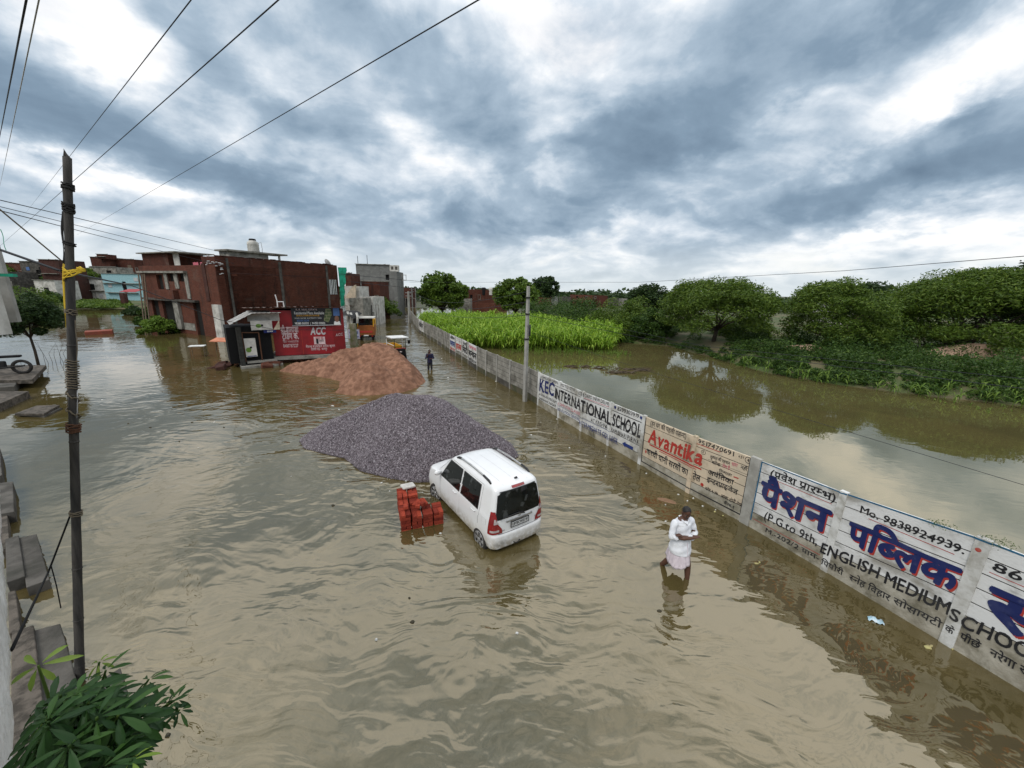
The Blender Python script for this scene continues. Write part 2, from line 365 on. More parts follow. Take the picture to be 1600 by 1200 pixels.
# ------------------------------------------------------------------ hand painted lettering (built-in font, Devanagari shaped here)
GLY = {}
def glyph(ch, off):
    k = (ch, off)
    if k not in GLY:
        c = D.curves.new('glyph', 'FONT'); c.body = ch; c.resolution_u = 3; c.offset = off
        o = D.objects.new('glyph', c); C.objects.link(o)
        e = o.evaluated_get(bpy.context.evaluated_depsgraph_get()); me = e.to_mesh()
        v = np.array([(p.co.x, p.co.y) for p in me.vertices]).reshape(-1, 2); f = [tuple(p.vertices) for p in me.polygons]
        e.to_mesh_clear(); D.objects.remove(o); D.curves.remove(c)
        GLY[k] = (v, f)
    return GLY[k]
def clip_left(v, f, x):                 # keep what lies left of x (half forms of the consonants)
    out = []; 
    for q in f:
        p = [v[i] for i in q]; r = []
        for a, b in zip(p, p[1:]+p[:1]):
            ia, ib = a[0] <= x, b[0] <= x
            if ia: r.append(a)
            if ia != ib: t = (x-a[0])/(b[0]-a[0]); r.append(a+(b-a)*t)
        if len(r) > 2: out.append(r)
    vs = []; fs = []
    for r in out: fs.append(tuple(range(len(vs), len(vs)+len(r)))); vs.extend(r)
    return np.array(vs).reshape(-1, 2), fs
CONS = set(chr(c) for c in range(0x915, 0x93a))
ZERO = set('ैेु\u0942्ंँः'.replace('ः', ''))
def shape(s, off):                       # -> list of (verts, faces) in em units, total width
    i = 0; L = list(s); out = []; pen = 0.0; toks = []
    while i < len(L):
        if L[i] in CONS:
            j = i+1; cl = [L[i]]
            while j+1 < len(L) and L[j] == '्' and L[j+1] in CONS: cl.append(L[j+1]); j += 2
            tail = []
            while j < len(L) and ('\u093e' <= L[j] <= '\u094d' or L[j] in 'ंँ'): tail.append(L[j]); j += 1
            if 'ि' in tail: toks.append(('full', 'ि')); tail.remove('ि')
            for k, c in enumerate(cl[:-1]):
                if cl[k+1] == 'र' and k == len(cl)-2: continue
                toks.append(('half', c))
            if len(cl) > 1 and cl[-1] == 'र': toks.append(('full', cl[-2])); toks.append(('rakar', cl[-2]))
            else: toks.append(('full', cl[-1]))
            for t in tail: toks.append(('full', t))
            i = j
        else: toks.append(('full', L[i])); i += 1
    for kind, ch in toks:
        if ch == ' ': pen += .26; continue
        if kind == 'rakar':
            w = glyph(ch, 0)[0][:, 0].max(); x = pen-.16-(.05 if w < .6 else .15); t = .035+off
            if ch in 'टड': q = np.array([(pen-.45, -.16), (pen-.45+.08, -.2), (pen-.28, -.02), (pen-.28-.06, -.02)]); out.append((np.vstack([q, np.array([(pen-.28, -.02), (pen-.20, -.02), (pen-.08, -.2), (pen-.15, -.2)])]), [(0, 1, 2, 3), (4, 7, 6, 5)]))
            else: out.append((np.array([(x+.05, .22+t), (x+.05, .22-t), (x-.24, .0-t), (x-.24, 0+t)]), [(0, 3, 2, 1)]))
            continue
        v, f = glyph(ch, off)
        if not len(v): continue
        if ord(ch) < 0x900:
            w = v[:, 0].max()+.06; out.append((v+(pen, 0), f)); pen += w
        elif ch in ZERO: out.append((v+(pen, 0), f))
        elif kind == 'half':
            x = glyph(ch, 0)[0][:, 0].max()-.19; v2, f2 = clip_left(v, f, x); out.append((v2+(pen, 0), f2)); pen += x
        else:
            w = .268 if ch in 'िी' else glyph(ch, 0)[0][:, 0].max(); out.append((v+(pen, 0), f)); pen += w-.004
    xs = np.concatenate([v[:, 0] for v, f in out]); return out, xs.min(), xs.max()
CAPH = glyph('H', 0)[0][:, 1].max(); HEADH = .622
def lay(s, off):
    deva = any(ord(c) > 0x900 for c in s); return shape(s, off)+((HEADH if deva else CAPH),)

# ------------------------------------------------------------------ the precast plank wall along the road
near_s = [29.75, 27.92, 26.09, 24.23, 22.41, 20.73, 18.70, 16.99, 15.31, 13.50, 11.43, 9.74, 7.92, 5.94, 4.19, 2.39, 0.0]
near_p = [(8.857, 1.814), (8.184, 3.516), (7.512, 5.218), (6.807, 6.944), (6.068, 8.598), (5.274, 10.087), (4.447, 11.943), (3.732, 13.496), (2.948, 14.976), (2.2, 16.629), (1.367, 18.52), (.74, 20.086), (-.106, 21.704), (-.967, 23.486), (-1.763, 25.045), (-2.517, 26.682), (-3.414, 28.892)]
near_h = [2.2, 2.12, 2.05, 1.86, 1.80, 1.77, 1.73]+[1.71]*10
far_ctrl = [(-3.414, 28.892), (-4.15, 30.7), (-5.89, 34.54), (-8.11, 40.13), (-10.01, 44.37), (-12.67, 50.6), (-15.0, 57.7), (-17.6, 66.0), (-21.5, 78.0)]
BP = [Vector(p) for p in near_p]; BS = list(near_s); BH = list(near_h)
cum = [0]
for a, b in zip(far_ctrl, far_ctrl[1:]): cum.append(cum[-1]+(Vector(b)-Vector(a)).length)
d_ = 1.92
while d_ < cum[-1]-.5:
    k = max(i for i in range(len(cum)) if cum[i] <= d_); k = min(k, len(cum)-2); t = (d_-cum[k])/(cum[k+1]-cum[k])
    BP.append(Vector(far_ctrl[k]).lerp(Vector(far_ctrl[k+1]), t)); BS.append(-d_); BH.append(1.71); d_ += 1.92
POSTW = {i: .065 for i in range(len(BP))}; POSTW[4] = .12; POSTW[2] = .085
def wall_at(s, z, off):
    for i in range(len(BS)-1):
        if s >= BS[i+1] or i == len(BS)-2: break
    a, b = BP[i+1], BP[i]; t = (s-BS[i+1])/(BS[i]-BS[i+1]); p = a.lerp(b, t); e = (b-a).normalized()
    return Vector((p.x+e.y*off, p.y-e.x*off, z))
def post_near(s0, s1):
    return any(b+POSTW[i]+.005 > s0 and b-POSTW[i]-.005 < s1 for i, b in enumerate(BS))
wall = thing('plank_wall', 'long precast concrete plank wall with hand painted adverts running beside the flooded road', 'wall', (BP[8].x, BP[8].y, 0))
bx, by = BP[8].x, BP[8].y
def W0(v): return Vector((v.x-bx, v.y-by, v.z))
PANELS = []
M['paint_w2'] = mat('worn_white_wall_paint', (.68, .68, .67), (.36, .36, .34), 3.0, .85, dirt=(.22, .20, .16), dscale=1.1, damt=.85, bump=.25, bscale=22, contrast=(.52, .74), stretch=(1, 1, 1.8))
def panel_mat(i):
    if i in (6, 7, 8, 9): return M['paint_w']
    if i in (4, 5): return M['paint_c']
    if i < 4: return M['paint_w2']
    if i in (15, 16, 17, 18): return M['paint_w']
    if i in (26, 27): return M['paint_w']
    return M['conc']
M['moss'] = mat('waterline_moss', (.055, .06, .03), (.10, .085, .055), 3.5, .9, bump=.3, bscale=20)
rw = random.Random(3)
for i in range(len(BP)-1):
    s1, s0 = BS[i], BS[i+1]; H0, H1 = BH[i+1], BH[i]; mb = MB(); rows = 6
    lo = -.25
    zs0 = [lo]+[H0-.275*k for k in range(rows-1, -1, -1)]; zs1 = [lo]+[H1-.275*k for k in range(rows-1, -1, -1)]
    if zs0[1] < .02: zs0[1] = .06
    if zs1[1] < .02: zs1[1] = .06
    for r in range(len(zs0)-1):
        g0 = .010
        j = rw.uniform(-.003, .003)
        q = []
        for s, z0, z1 in ((s0, zs0[r], zs0[r+1]), (s1, zs1[r], zs1[r+1])):
            for off in (.025+j, -.025+j):
                q.append(W0(wall_at(s, z0+g0, off))); q.append(W0(wall_at(s, z1-g0, off)))
        # 0 s0 front lo,1 s0 front hi,2 s0 back lo,3 s0 back hi,4.. s1
        mb.mi = 1 if r == 0 else 0
        mb.add(q, [(0, 4, 5, 1), (2, 3, 7, 6), (1, 5, 7, 3), (0, 2, 6, 4), (0, 1, 3, 2), (4, 6, 7, 5)])
    # dark grout behind the joints
    mb.mi = 2; q = []
    for s, zt in ((s0, H0-.02), (s1, H1-.02)):
        for off in (.016, -.016): q.append(W0(wall_at(s, lo, off))); q.append(W0(wall_at(s, zt, off)))
    mb.add(q, [(0, 4, 5, 1), (2, 3, 7, 6), (1, 5, 7, 3)])
    PANELS.append(mb.build('panel', [panel_mat(i), M['paint_low'] if i < 10 else M['moss'] if i % 3 else M['conc_dk'], M['hole']], wall))
    if i in (4, 5): tag(PANELS[-1], 'cream painted panel with red and black advert')
    elif i in (15, 16, 17, 18): tag(PANELS[-1], 'white painted panel with poster lettering')
    elif i < 10: tag(PANELS[-1], 'whitewashed panel with painted school advert')
M['post_grey'] = mat('grey_precast_post', (.40, .39, .355), (.29, .28, .25), 3, .9, dirt=(.08, .075, .06), damt=.7)
for i in range(len(BP)):
    s = BS[i]; w = POSTW[i]; mb = MB(); h = BH[i]+(.02 if i != 4 else .03)
    e = .001 if i in (0, len(BP)-1) else w
    q = []
    for ss, off in ((s-w, .05), (s+w, .05), (s+w, -.05), (s-w, -.05)):
        ss = min(max(ss, BS[-1]), BS[0]); q.append((ss, off))
    vs = [W0(wall_at(a, -.25, b)) for a, b in q]+[W0(wall_at(a, h, b)) for a, b in q]
    if i == len(BP)-1: vs = [v for v in vs]
    mb.add(vs, [(0, 1, 5, 4), (1, 2, 6, 5), (2, 3, 7, 6), (3, 0, 4, 7), (4, 5, 6, 7)])
    pm = M['paint_w'] if (6 <= i <= 10 or i in (0, 1, 2, 3)) else M['paint_c'] if i == 5 else M['post_grey']
    mb.build('post', pm, wall)
    if i > 10 and i < len(BP)-1:            # dark strips beside the post, its shadow line put into the colour
        sl_ = MB()
        for sd in (-1, 1):
            a_ = s+sd*(w+.004); b_ = s+sd*(w+.022); lo_, hi_ = min(a_, b_), max(a_, b_)
            sl_.add([W0(wall_at(lo_, -.2, .029)), W0(wall_at(hi_, -.2, .029)), W0(wall_at(hi_, h-.03, .029)), W0(wall_at(lo_, h-.03, .029))], [(0, 1, 2, 3)])
            if sd < 0: sl_.build('shadow_strip', M['hole'], PANELS[min(i, len(PANELS)-1)]); sl_ = MB()
            else: sl_.build('shadow_strip', M['hole'], PANELS[i-1])
def wtext(s, a, b, z0, z1, h, m, off=0.0, dz=0.0, ds=0.0, lift=0.0, slant=0.0, jit=.006):
    gl, x0, x1, H = lay(s, 0.0); k = (b-a)/(x1-x0); r = random.Random(len(s)*7+int(a*100))
    mid = (a+b)/2; bay = next(i for i in range(len(BS)-1) if mid >= BS[i+1] or i == len(BS)-2); mb = MB(); wob = h*.022
    for v, f in gl:
        if not len(v): continue
        g0 = a+(v[:, 0].min()-x0)*k; g1 = a+(v[:, 0].max()-x0)*k; o = (.055 if post_near(g0, g1) else .0305)+lift
        jz = r.uniform(-jit, jit)
        ring = [(0, 0)] if off < .004 else [(0, 0)]+[(off*math.cos(q*math.pi/4), off*math.sin(q*math.pi/4)) for q in range(8)]
        for qi, (qx, qy) in enumerate(ring):      # brush width: the stroke laid down with a few small shifts
            P = []
            for x, y in v:
                ss = a+(x+qx-x0)*k+slant*y/H*h; t = (ss-a)/(b-a)
                P.append(W0(wall_at(ss+ds+wob*math.sin(y*6+ss*9), z0+(z1-z0)*t+(y+qy)/H*h+dz+jz+wob*math.sin(ss*23+y*3), o+qi*.00015)))
            mb.add(P, f)
    return mb.build('lettering', M[m], PANELS[bay])
def wstroke(a, za, b, zb, th, m, lift=0.0):
    cuts = {a, b}
    for i, s in enumerate(BS):
        for q in (s-POSTW[i]-.003, s+POSTW[i]+.003):
            if a < q < b: cuts.add(q)
    cuts = sorted(cuts); bay = next(i for i in range(len(BS)-1) if (a+b)/2 >= BS[i+1] or i == len(BS)-2); mb = MB()
    for p, q in zip(cuts, cuts[1:]):
        mid = (p+q)/2; o = (.054 if post_near(mid, mid) else .0295)+lift
        zp = za+(zb-za)*(p-a)/(b-a); zq = za+(zb-za)*(q-a)/(b-a)
        mb.add([W0(wall_at(p, zp, o)), W0(wall_at(q, zq, o)), W0(wall_at(q, zq+th, o)), W0(wall_at(p, zp+th, o))], [(0, 1, 2, 3)])
    return mb.build('painted_line', M[m], PANELS[bay])
def wpoly(pts, m, lift=0.0, name='painted_mark'):
    mid = sum(p[0] for p in pts)/len(pts); bay = next(i for i in range(len(BS)-1) if mid >= BS[i+1]); s0 = min(p[0] for p in pts); s1 = max(p[0] for p in pts)
    o = (.054 if post_near(s0, s1) else .0295)+lift
    mb = MB(); mb.add([W0(wall_at(s, z, o)) for s, z in pts], [tuple(range(len(pts)))]); return mb.build(name, M[m], PANELS[bay])
def disc(s, z, r, k=14, r2=None): return [(s+r*math.cos(2*math.pi*i/k), z+(r2 or r)*math.sin(2*math.pi*i/k)) for i in range(k)]
def wring(s, z, r, th, m):
    bay = next(i for i in range(len(BS)-1) if s >= BS[i+1]); mb = MB(); o = .0295
    a = [W0(wall_at(p, q, o)) for p, q in disc(s, z, r, 18)]; b = [W0(wall_at(p, q, o)) for p, q in disc(s, z, r-th, 18)]
    mb.add(a+b, [(i, (i+1) % 18, (i+1) % 18+18, i+18) for i in range(18)]); return mb.build('painted_mark', M[m], PANELS[bay])
# -- first advert, white panels
wtext('ADMISSION OPEN', 11.6, 13.3, 1.48, 1.55, .12, 'inkblack', .006)
wtext('PG TO 12TH -', 13.58, 14.85, 1.53, 1.58, .12, 'inkblack', .006)
wtext('ICSE BOARD (NEW DELHI)', 15.0, 16.88, 1.51, 1.56, .14, 'inkblack', .004); wstroke(15.4, 1.46, 16.9, 1.50, .02, 'inkpink')
wtext('8299303919', 17.36, 18.45, 1.54, 1.58, .14, 'inkblack', .008); wpoly(disc(17.23, 1.60, .06), 'navy'); wpoly(disc(18.58, 1.64, .055), 'inkblue')
wstroke(11.55, 1.42, 14.9, 1.455, .014, 'inkblack'); wstroke(17.15, 1.44, 18.6, 1.47, .014, 'inkblack')
wtext('KEC', 11.56, 13.0, .80, .90, .60, 'navy', .03)
wtext('INTERNATIONAL', 13.12, 17.08, .87, .87, .46, 'inkblack', .03)
wtext('SCHOOL', 17.16, 18.62, .88, .93, .45, 'inkblack', .03)
wtext('& ENGLISH MEDIUM', 11.55, 13.3, .60, .64, .10, 'inkblack', .004); wtext('JAWAHAR NAGAR', 11.55, 13.25, .36, .42, .12, 'inkblack', .004)
wtext('COMPUTER CLASSES', 13.46, 15.2, .62, .66, .12, 'inkpink', .008); wtext('EDUCATION CENTRE', 13.46, 15.18, .36, .40, .12, 'inkblue', .006)
wtext('AT KRISHNA', 15.93, 16.93, .63, .65, .15, 'inkblack', .006); wtext('RAM BIHARI PURWA', 17.13, 18.56, .62, .66, .16, 'inkblack', .006)
wtext('INTERMEDIATE COLLEGE', 15.2, 17.52, .28, .29, .17, 'inkblue', .008)
wstroke(13.4, .56, 17.1, .585, .012, 'inkblue'); wstroke(15.2, .23, 17.6, .25, .012, 'inkblue')
wpoly([(17.78, .41), (17.95, .52), (17.95, .47), (18.34, .48), (18.34, .36), (17.95, .35), (17.95, .30)], 'inkblue')
# -- second advert, cream panels
wtext('(हर घर की पहली पसन्द)', 19.0, 20.42, 1.52, 1.58, .14, 'inkblack', .012)
wtext('Avantika', 18.98, 21.02, .93, 1.02, .46, 'inkred', .03, slant=.08)
wstroke(19.06, .845, 21.05, .875, .045, 'inkred'); wstroke(19.5, .80, 20.9, .82, .02, 'inkred')
wtext('कच्ची घानी सरसों का', 18.98, 20.66, .50, .52, .18, 'inkblack', .02); wtext('तेल', 20.82, 21.06, .50, .52, .18, 'inkblack', .022)
wpoly(disc(21.14, .47, .05), 'inkred'); wpoly(disc(18.94, .56, .035, r2=.06), 'inkred')
wtext('9517470691', 20.83, 21.86, 1.615, 1.64, .12, 'inkblack', .014)
wstroke(20.8, 1.575, 21.5, 1.60, .02, 'inkred'); wring(22.23, 1.69, .085, .014, 'inkblack'); wtext('4', 22.205, 22.255, 1.645, 1.645, .09, 'inkblack', .012); wtext('न ई र', 21.98, 22.12, 1.66, 1.68, .06, 'inkblack', .01)
wring(21.03, 1.41, .07, .012, 'inkblack'); wtext('R', 21.01, 21.05, 1.375, 1.375, .07, 'inkblack', .01)
wtext('शुद्धता की पहचान', 21.25, 21.80, 1.34, 1.37, .08, 'inkblack', .012); wtext('बल्कि', 21.32, 21.56, 1.20, 1.22, .08, 'inkblack', .012); wtext('धारा', 21.85, 22.0, 1.38, 1.40, .09, 'inkpink', .012)
wtext('तेल है', 21.62, 21.82, 1.23, 1.24, .08, 'inkpink', .012); wtext('नहीं', 22.08, 22.25, 1.40, 1.41, .08, 'inkblack', .012)
wtext('निर्माता', 21.55, 21.9, 1.06, 1.08, .07, 'inkblack', .01); wstroke(21.95, 1.09, 22.08, 1.10, .03, 'inkred'); wstroke(21.2, 1.27, 22.3, 1.31, .008, 'conc_dk')
wtext('अवंतिका', 21.26, 21.98, .86, .88, .13, 'inkblack', .018); wtext('इन्टरप्राइजेज', 21.26, 22.12, .64, .67, .13, 'inkblack', .018)
wtext('फोन-९-४७', 21.25, 21.62, .38, .39, .08, 'inkblack', .012); wtext('लाला टोपी नगर', 21.72, 22.30, .40, .42, .08, 'inkblack', .012); wtext('कैंपस-१', 21.82, 22.1, .24, .25, .08, 'inkblack', .012)
wstroke(18.78, .13, 22.28, .17, .035, 'inkblack'); wstroke(18.78, 1.70, 18.80, 1.70, .01, 'inkblack')
wpoly([(18.77, .13), (18.80, .13), (18.80, 1.70), (18.77, 1.70)], 'inkblack'); wpoly([(22.265, .17), (22.285, .17), (22.285, 1.76), (22.265, 1.76)], 'inkblack')
# -- third advert, white panels with a blue top edge
wpoly([(22.54, .2), (22.57, .2), (22.57, 1.79), (22.54, 1.79)], 'teal')
wstroke(22.54, 1.775, 24.23, 1.825, .025, 'teal'); wstroke(24.23, 1.83, 26.0, 2.01, .03, 'teal'); wstroke(26.0, 2.015, 27.9, 2.085, .03, 'teal')
wtext('(प्रवेश प्रारम्भ)', 22.80, 24.12, 1.55, 1.60, .14, 'inkblack', .02); wstroke(22.95, 1.48, 24.08, 1.51, .012, 'inkred')
for dz, ds, mm, of, li in ((-.03, .028, 'inkred', .03, -.0015), (0, 0, 'navy', .036, 0)):
    wtext('पैशन', 22.66, 24.10, .80, .84, .50, mm, of, dz, ds, li)
    wtext('पब्लिक', 24.46, 25.98, .90, .98, .42, mm, of, dz, ds, li)
    wtext('स्कूल', 26.32, 28.3, .82, .90, .55, mm, of, dz, ds, li)
wtext('(P.G.to 9th,', 22.86, 24.0, .42, .47, .20, 'inkblack', .016)
wtext('ENGLISH', 24.10, 25.06, .38, .49, .23, 'inkblack', .022); wtext('MEDIUM', 25.16, 26.0, .47, .53, .24, 'inkblack', .022)
wtext('S', 26.03, 26.13, .50, .50, .21, 'inkblack', .022); wtext('CHOOL', 26.17, 27.0, .48, .55, .23, 'inkblack', .022)
wtext('Mo. 9838924939.', 24.55, 25.94, 1.60, 1.68, .14, 'inkblack', .018); wstroke(24.7, 1.55, 25.85, 1.60, .012, 'inkred')
wtext('8601417', 26.26, 27.2, 1.63, 1.68, .14, 'inkblack', .02); wstroke(26.24, 1.57, 27.2, 1.61, .012, 'inkred'); wpoly(disc(26.07, 1.86, .035), 'inkred')
wtext('M.-202/2 ग्राम-', 22.95, 24.1, .12, .15, .10, 'inkblack', .012); wtext('पिपौरी', 24.16, 24.55, .13, .14, .11, 'inkblack', .014); wtext('स्नेह विहार', 24.66, 25.3, .14, .18, .12, 'inkblack', .014)
wtext('सोसायटी', 25.35, 25.98, .19, .23, .12, 'inkblack', .014); wtext('के', 26.03, 26.13, .25, .25, .11, 'inkblack', .014); wtext('पीछे', 26.2, 26.42, .24, .25, .12, 'inkblack', .014); wtext('नरेगा रोड', 26.52, 27.0, .26, .28, .12, 'inkblack', .014)
wstroke(22.6, .26, 24.1, .29, .012, 'inkred')
# -- posters on the far panels
for k, (t1, c1, t2, c2, t3, c3) in enumerate([('प्रथम', 'inkpink', 'बन्धन', 'inkblack', 'सीमेन्ट', 'inkblack'), ('नई', 'inkblack', 'सिटी', 'inkblack', 'प्लाट', 'moss'), ('', '', 'हाउस', 'inkred', 'लखनऊ', 'moss'), ('कोचिंग', 'inkblack', 'क्लास', 'inkblue', 'सेन्टर', 'inkred')]):
    i = 15+k; a, b = BS[i+1]+.2, BS[i]-.2
    if t1: wtext(t1, a+.1, b-.1, 1.35, 1.35, .2, c1, .03)
    wtext(t2, a, b, .75, .75, .4, c2, .05); wtext(t3, a, b, .36, .36, .2, c3, .03)
wtext('सीमेन्ट', BS[28]+.4, BS[26]-.4, .8, .8, .5, 'inkblack', .04)
# ------------------------------------------------------------------ heaps
def heap(name, poly, peak_fn, step, mats, label, cat, rough_fn, extra=None):
    P = np.array(poly); x0, y0 = P.min(0)-.6; x1, y1 = P.max(0)+.6
    xs = np.arange(x0, x1, step); ys = np.arange(y0, y1, step); X, Y = np.meshgrid(xs, ys)
    # signed distance to the outline (inside positive)
    d = np.full(X.shape, 1e9); ins = np.zeros(X.shape, bool)
    for a, b in zip(P, np.roll(P, -1, 0)):
        e = b-a; t = np.clip(((X-a[0])*e[0]+(Y-a[1])*e[1])/(e@e), 0, 1); d = np.minimum(d, np.hypot(X-a[0]-t*e[0], Y-a[1]-t*e[1]))
        c = ((a[1] > Y) != (b[1] > Y)); xi = (b[0]-a[0])*(Y-a[1])/(b[1]-a[1]+1e-12)+a[0]; ins ^= c & (X < xi)
    d = np.where(ins, d, -d)
    Z = peak_fn(X, Y, d)+rough_fn(X, Y)*np.clip(d*2+.4, 0, 1)
    Z = np.where(d < -.3, -.25, Z); ny, nx = X.shape
    idx = np.arange(nx*ny).reshape(ny, nx); keep = (d > -.55)
    q = np.stack([idx[:-1, :-1], idx[:-1, 1:], idx[1:, 1:], idx[1:, :-1]], -1).reshape(-1, 4)
    q = q[keep.ravel()[q].all(1)]
    V = np.stack([X, Y, Z], -1).reshape(-1, 3); c = np.array([P[:, 0].mean(), P[:, 1].mean(), 0])
    used = np.unique(q); mp = -np.ones(len(V), int); mp[used] = np.arange(len(used))
    V2 = V[used]-c; Q2 = mp[q]
    return V2, Q2, c, (X, Y, Z, d)
def smin(a, b, k):
    h = np.clip(.5+.5*(b-a)/k, 0, 1); return b*(1-h)+a*h-k*h*(1-h)
# crushed stone
gp = [(-7.95, 13.3), (-7.4, 12.6), (-6.5, 12.2), (-5.6, 11.85), (-4.75, 11.0), (-3.7, 10.55), (-2.8, 10.35), (-1.9, 10.45), (-1.0, 11.0), (-.2, 11.7), (.25, 12.3), (.0, 13.3), (-1.0, 14.6), (-3.0, 15.8), (-5.0, 16.3), (-7.2, 15.4)]
def ridge(X, Y, pts):                    # cone field under a polyline of (x, y, height), natural slope
    Z = np.full(X.shape, -9.)
    for (ax, ay, az), (bx_, by_, bz) in zip(pts, pts[1:]):
        ex, ey = bx_-ax, by_-ay; t = np.clip(((X-ax)*ex+(Y-ay)*ey)/(ex*ex+ey*ey+1e-9), 0, 1)
        r = np.hypot(X-ax-t*ex, Y-ay-t*ey); Z = np.maximum(Z, az+(bz-az)*t-SLOPE*np.sqrt(r*r+.35)+SLOPE*.59)
    return Z
SLOPE = .62
def gpk(X, Y, d):
    r1 = ridge(X, Y, [(-4.9, 13.2, 1.50), (-4.15, 13.1, 1.88), (-3.15, 12.85, 1.88), (-2.6, 12.75, 1.50), (-1.6, 12.5, 1.12), (-.5, 12.3, .68)])
    r2 = ridge(X, Y, [(-6.3, 13.5, .78), (-4.75, 13.2, 1.45)])
    r3 = ridge(X, Y, [(-3.2, 12.2, 1.35), (-2.6, 11.7, 1.0)])
    z = np.maximum(np.maximum(r1, r2), r3)
    return -smin(-z, -np.minimum(d*.60, 1.2)+.0, .25)*0+np.minimum(z+.05, d*.85+.03)
def grf(X, Y): return (fbm(X*1.1, Y*1.1, 4, 5)-.5)*.20+(fbm(X*7, Y*7, 2, 9)-.5)*.05
m, n = new_mat('crushed_stone')
g = n.n('ShaderNodeNewGeometry'); rr = g.outputs['Random Per Island']
cc = n.ramp(rr, [(0, (.082, .068, .075)), (.45, (.148, .125, .138)), (.8, (.215, .186, .204)), (1, (.33, .30, .315))])
out_mat(n, n.n('ShaderNodeBsdfPrincipled', i={'Base Color': cc, 'Roughness': .8, 'Specular IOR Level': .3}).outputs[0]); M['stone'] = m
M['stone_base'] = mat('wet_stone_dust', (.07, .06, .066), (.12, .105, .115), 9, .9)
V, Q, c, (X, Y, Z, d) = heap('stone_heap', gp, gpk, .07, None, '', '', grf)
fx = RNG.uniform(X.min(), X.max(), 130000); fy = RNG.uniform(Y.min(), 14.6, 130000)
gx = (fx-X[0, 0])/.07; gy = (fy-Y[0, 0])/.07; ix = np.clip(gx.astype(int), 0, X.shape[1]-2); iy = np.clip(gy.astype(int), 0, X.shape[0]-2); tx = gx-ix; ty = gy-iy
bl = lambda A: (A[iy, ix]*(1-tx)+A[iy, ix+1]*tx)*(1-ty)+(A[iy+1, ix]*(1-tx)+A[iy+1, ix+1]*tx)*ty
fz = bl(Z); fd = bl(d); keep = (fd > -.03) & (fz > -.06); px, py, pz = fx[keep], fy[keep], fz[keep]; ns = len(px)
octa = np.array([(1, 0, 0), (-1, 0, 0), (0, 1, 0), (0, -1, 0), (0, 0, 1), (0, 0, -1)], float)
of = np.array([(0, 2, 4), (2, 1, 4), (1, 3, 4), (3, 0, 4), (2, 0, 5), (1, 2, 5), (3, 1, 5), (0, 3, 5)])
sz = RNG.uniform(.014, .036, (ns, 1, 1))*np.exp(RNG.normal(0, .3, (ns, 6, 1)))
a1 = RNG.uniform(0, 6.28, ns); a2 = RNG.uniform(0, 6.28, ns)
Rz = np.zeros((ns, 3, 3)); Rz[:, 0, 0] = np.cos(a1); Rz[:, 0, 1] = -np.sin(a1); Rz[:, 1, 0] = np.sin(a1); Rz[:, 1, 1] = np.cos(a1); Rz[:, 2, 2] = 1
Rx = np.zeros((ns, 3, 3)); Rx[:, 1, 1] = np.cos(a2); Rx[:, 1, 2] = -np.sin(a2); Rx[:, 2, 1] = np.sin(a2); Rx[:, 2, 2] = np.cos(a2); Rx[:, 0, 0] = 1
SV = np.einsum('nij,nkj->nki', Rz @ Rx, octa[None]*sz)+np.stack([px, py, pz+.012], 1)[:, None]-c
SF = (of[None]+np.arange(ns)[:, None, None]*6).reshape(-1, 3)
tr = np.concatenate([Q[:, [0, 1, 2]], Q[:, [0, 2, 3]]])
o = tri_mesh('stone_heap', np.concatenate([V, SV.reshape(-1, 3)]), np.concatenate([tr, SF+len(V)]), [M['stone'], M['stone_base']], mi=np.concatenate([np.ones(len(tr)), np.zeros(len(SF))]))
o.location = c; tag(o, 'broad heap of grey purple crushed stone standing in the flood water before the white car', 'stone heap')
# river sand, two humps with slumped edges
sp = [(-16.6, 25.6), (-15.2, 24.7), (-13.6, 24.1), (-12.2, 23.5), (-10.6, 22.6), (-9.9, 21.0), (-9.7, 19.95), (-8.6, 19.5), (-7.5, 19.6), (-6.1, 20.4), (-5.5, 21.6), (-5.45, 23.0), (-6.4, 25.6), (-7.6, 28.2), (-9.6, 30.4), (-12.4, 29.6), (-14.6, 27.8)]
SLOPE = .60
def spk(X, Y, d):
    global SLOPE
    z = np.maximum(ridge(X, Y, [(-14.6, 25.3, .45), (-12.9, 25.5, .85), (-11.3, 26.2, 1.45), (-9.6, 26.3, 1.80), (-8.4, 25.6, 1.68), (-7.3, 24.2, 1.2), (-6.5, 22.8, .75)]), ridge(X, Y, [(-9.3, 22.3, 1.0), (-8.3, 21.8, 1.22), (-7.0, 21.6, .85), (-6.3, 21.8, .5)]))
    return np.minimum(z+.04, d*.95+.03)
def srf(X, Y):
    r = fbm(X*.9, Y*.9, 3, 21); gul = np.abs(fbm(X*1.6+5, Y*1.6, 4, 31)-.5)
    return (r-.5)*.34-gul*.75+.10+(fbm(X*3.2, Y*3.2, 3, 41)-.5)*.14+(fbm(X*9, Y*9, 2, 43)-.5)*.07
M['sand'] = mat('reddish_sand', (.29, .155, .10), (.185, .095, .06), 3.4, .95, spec=.15, bump=1.0, bscale=16, dirt=(.11, .052, .033), dscale=1.1, damt=.8, contrast=(.38, .62))
V, Q, c, _ = heap('sand_heap', sp, spk, .07, None, '', '', srf)
o = tri_mesh('sand_heap', V, Q, [M['sand']], smooth=True); o.location = c
tag(o, 'large reddish brown sand heap with slumped edges beside the red kiosk', 'sand heap')
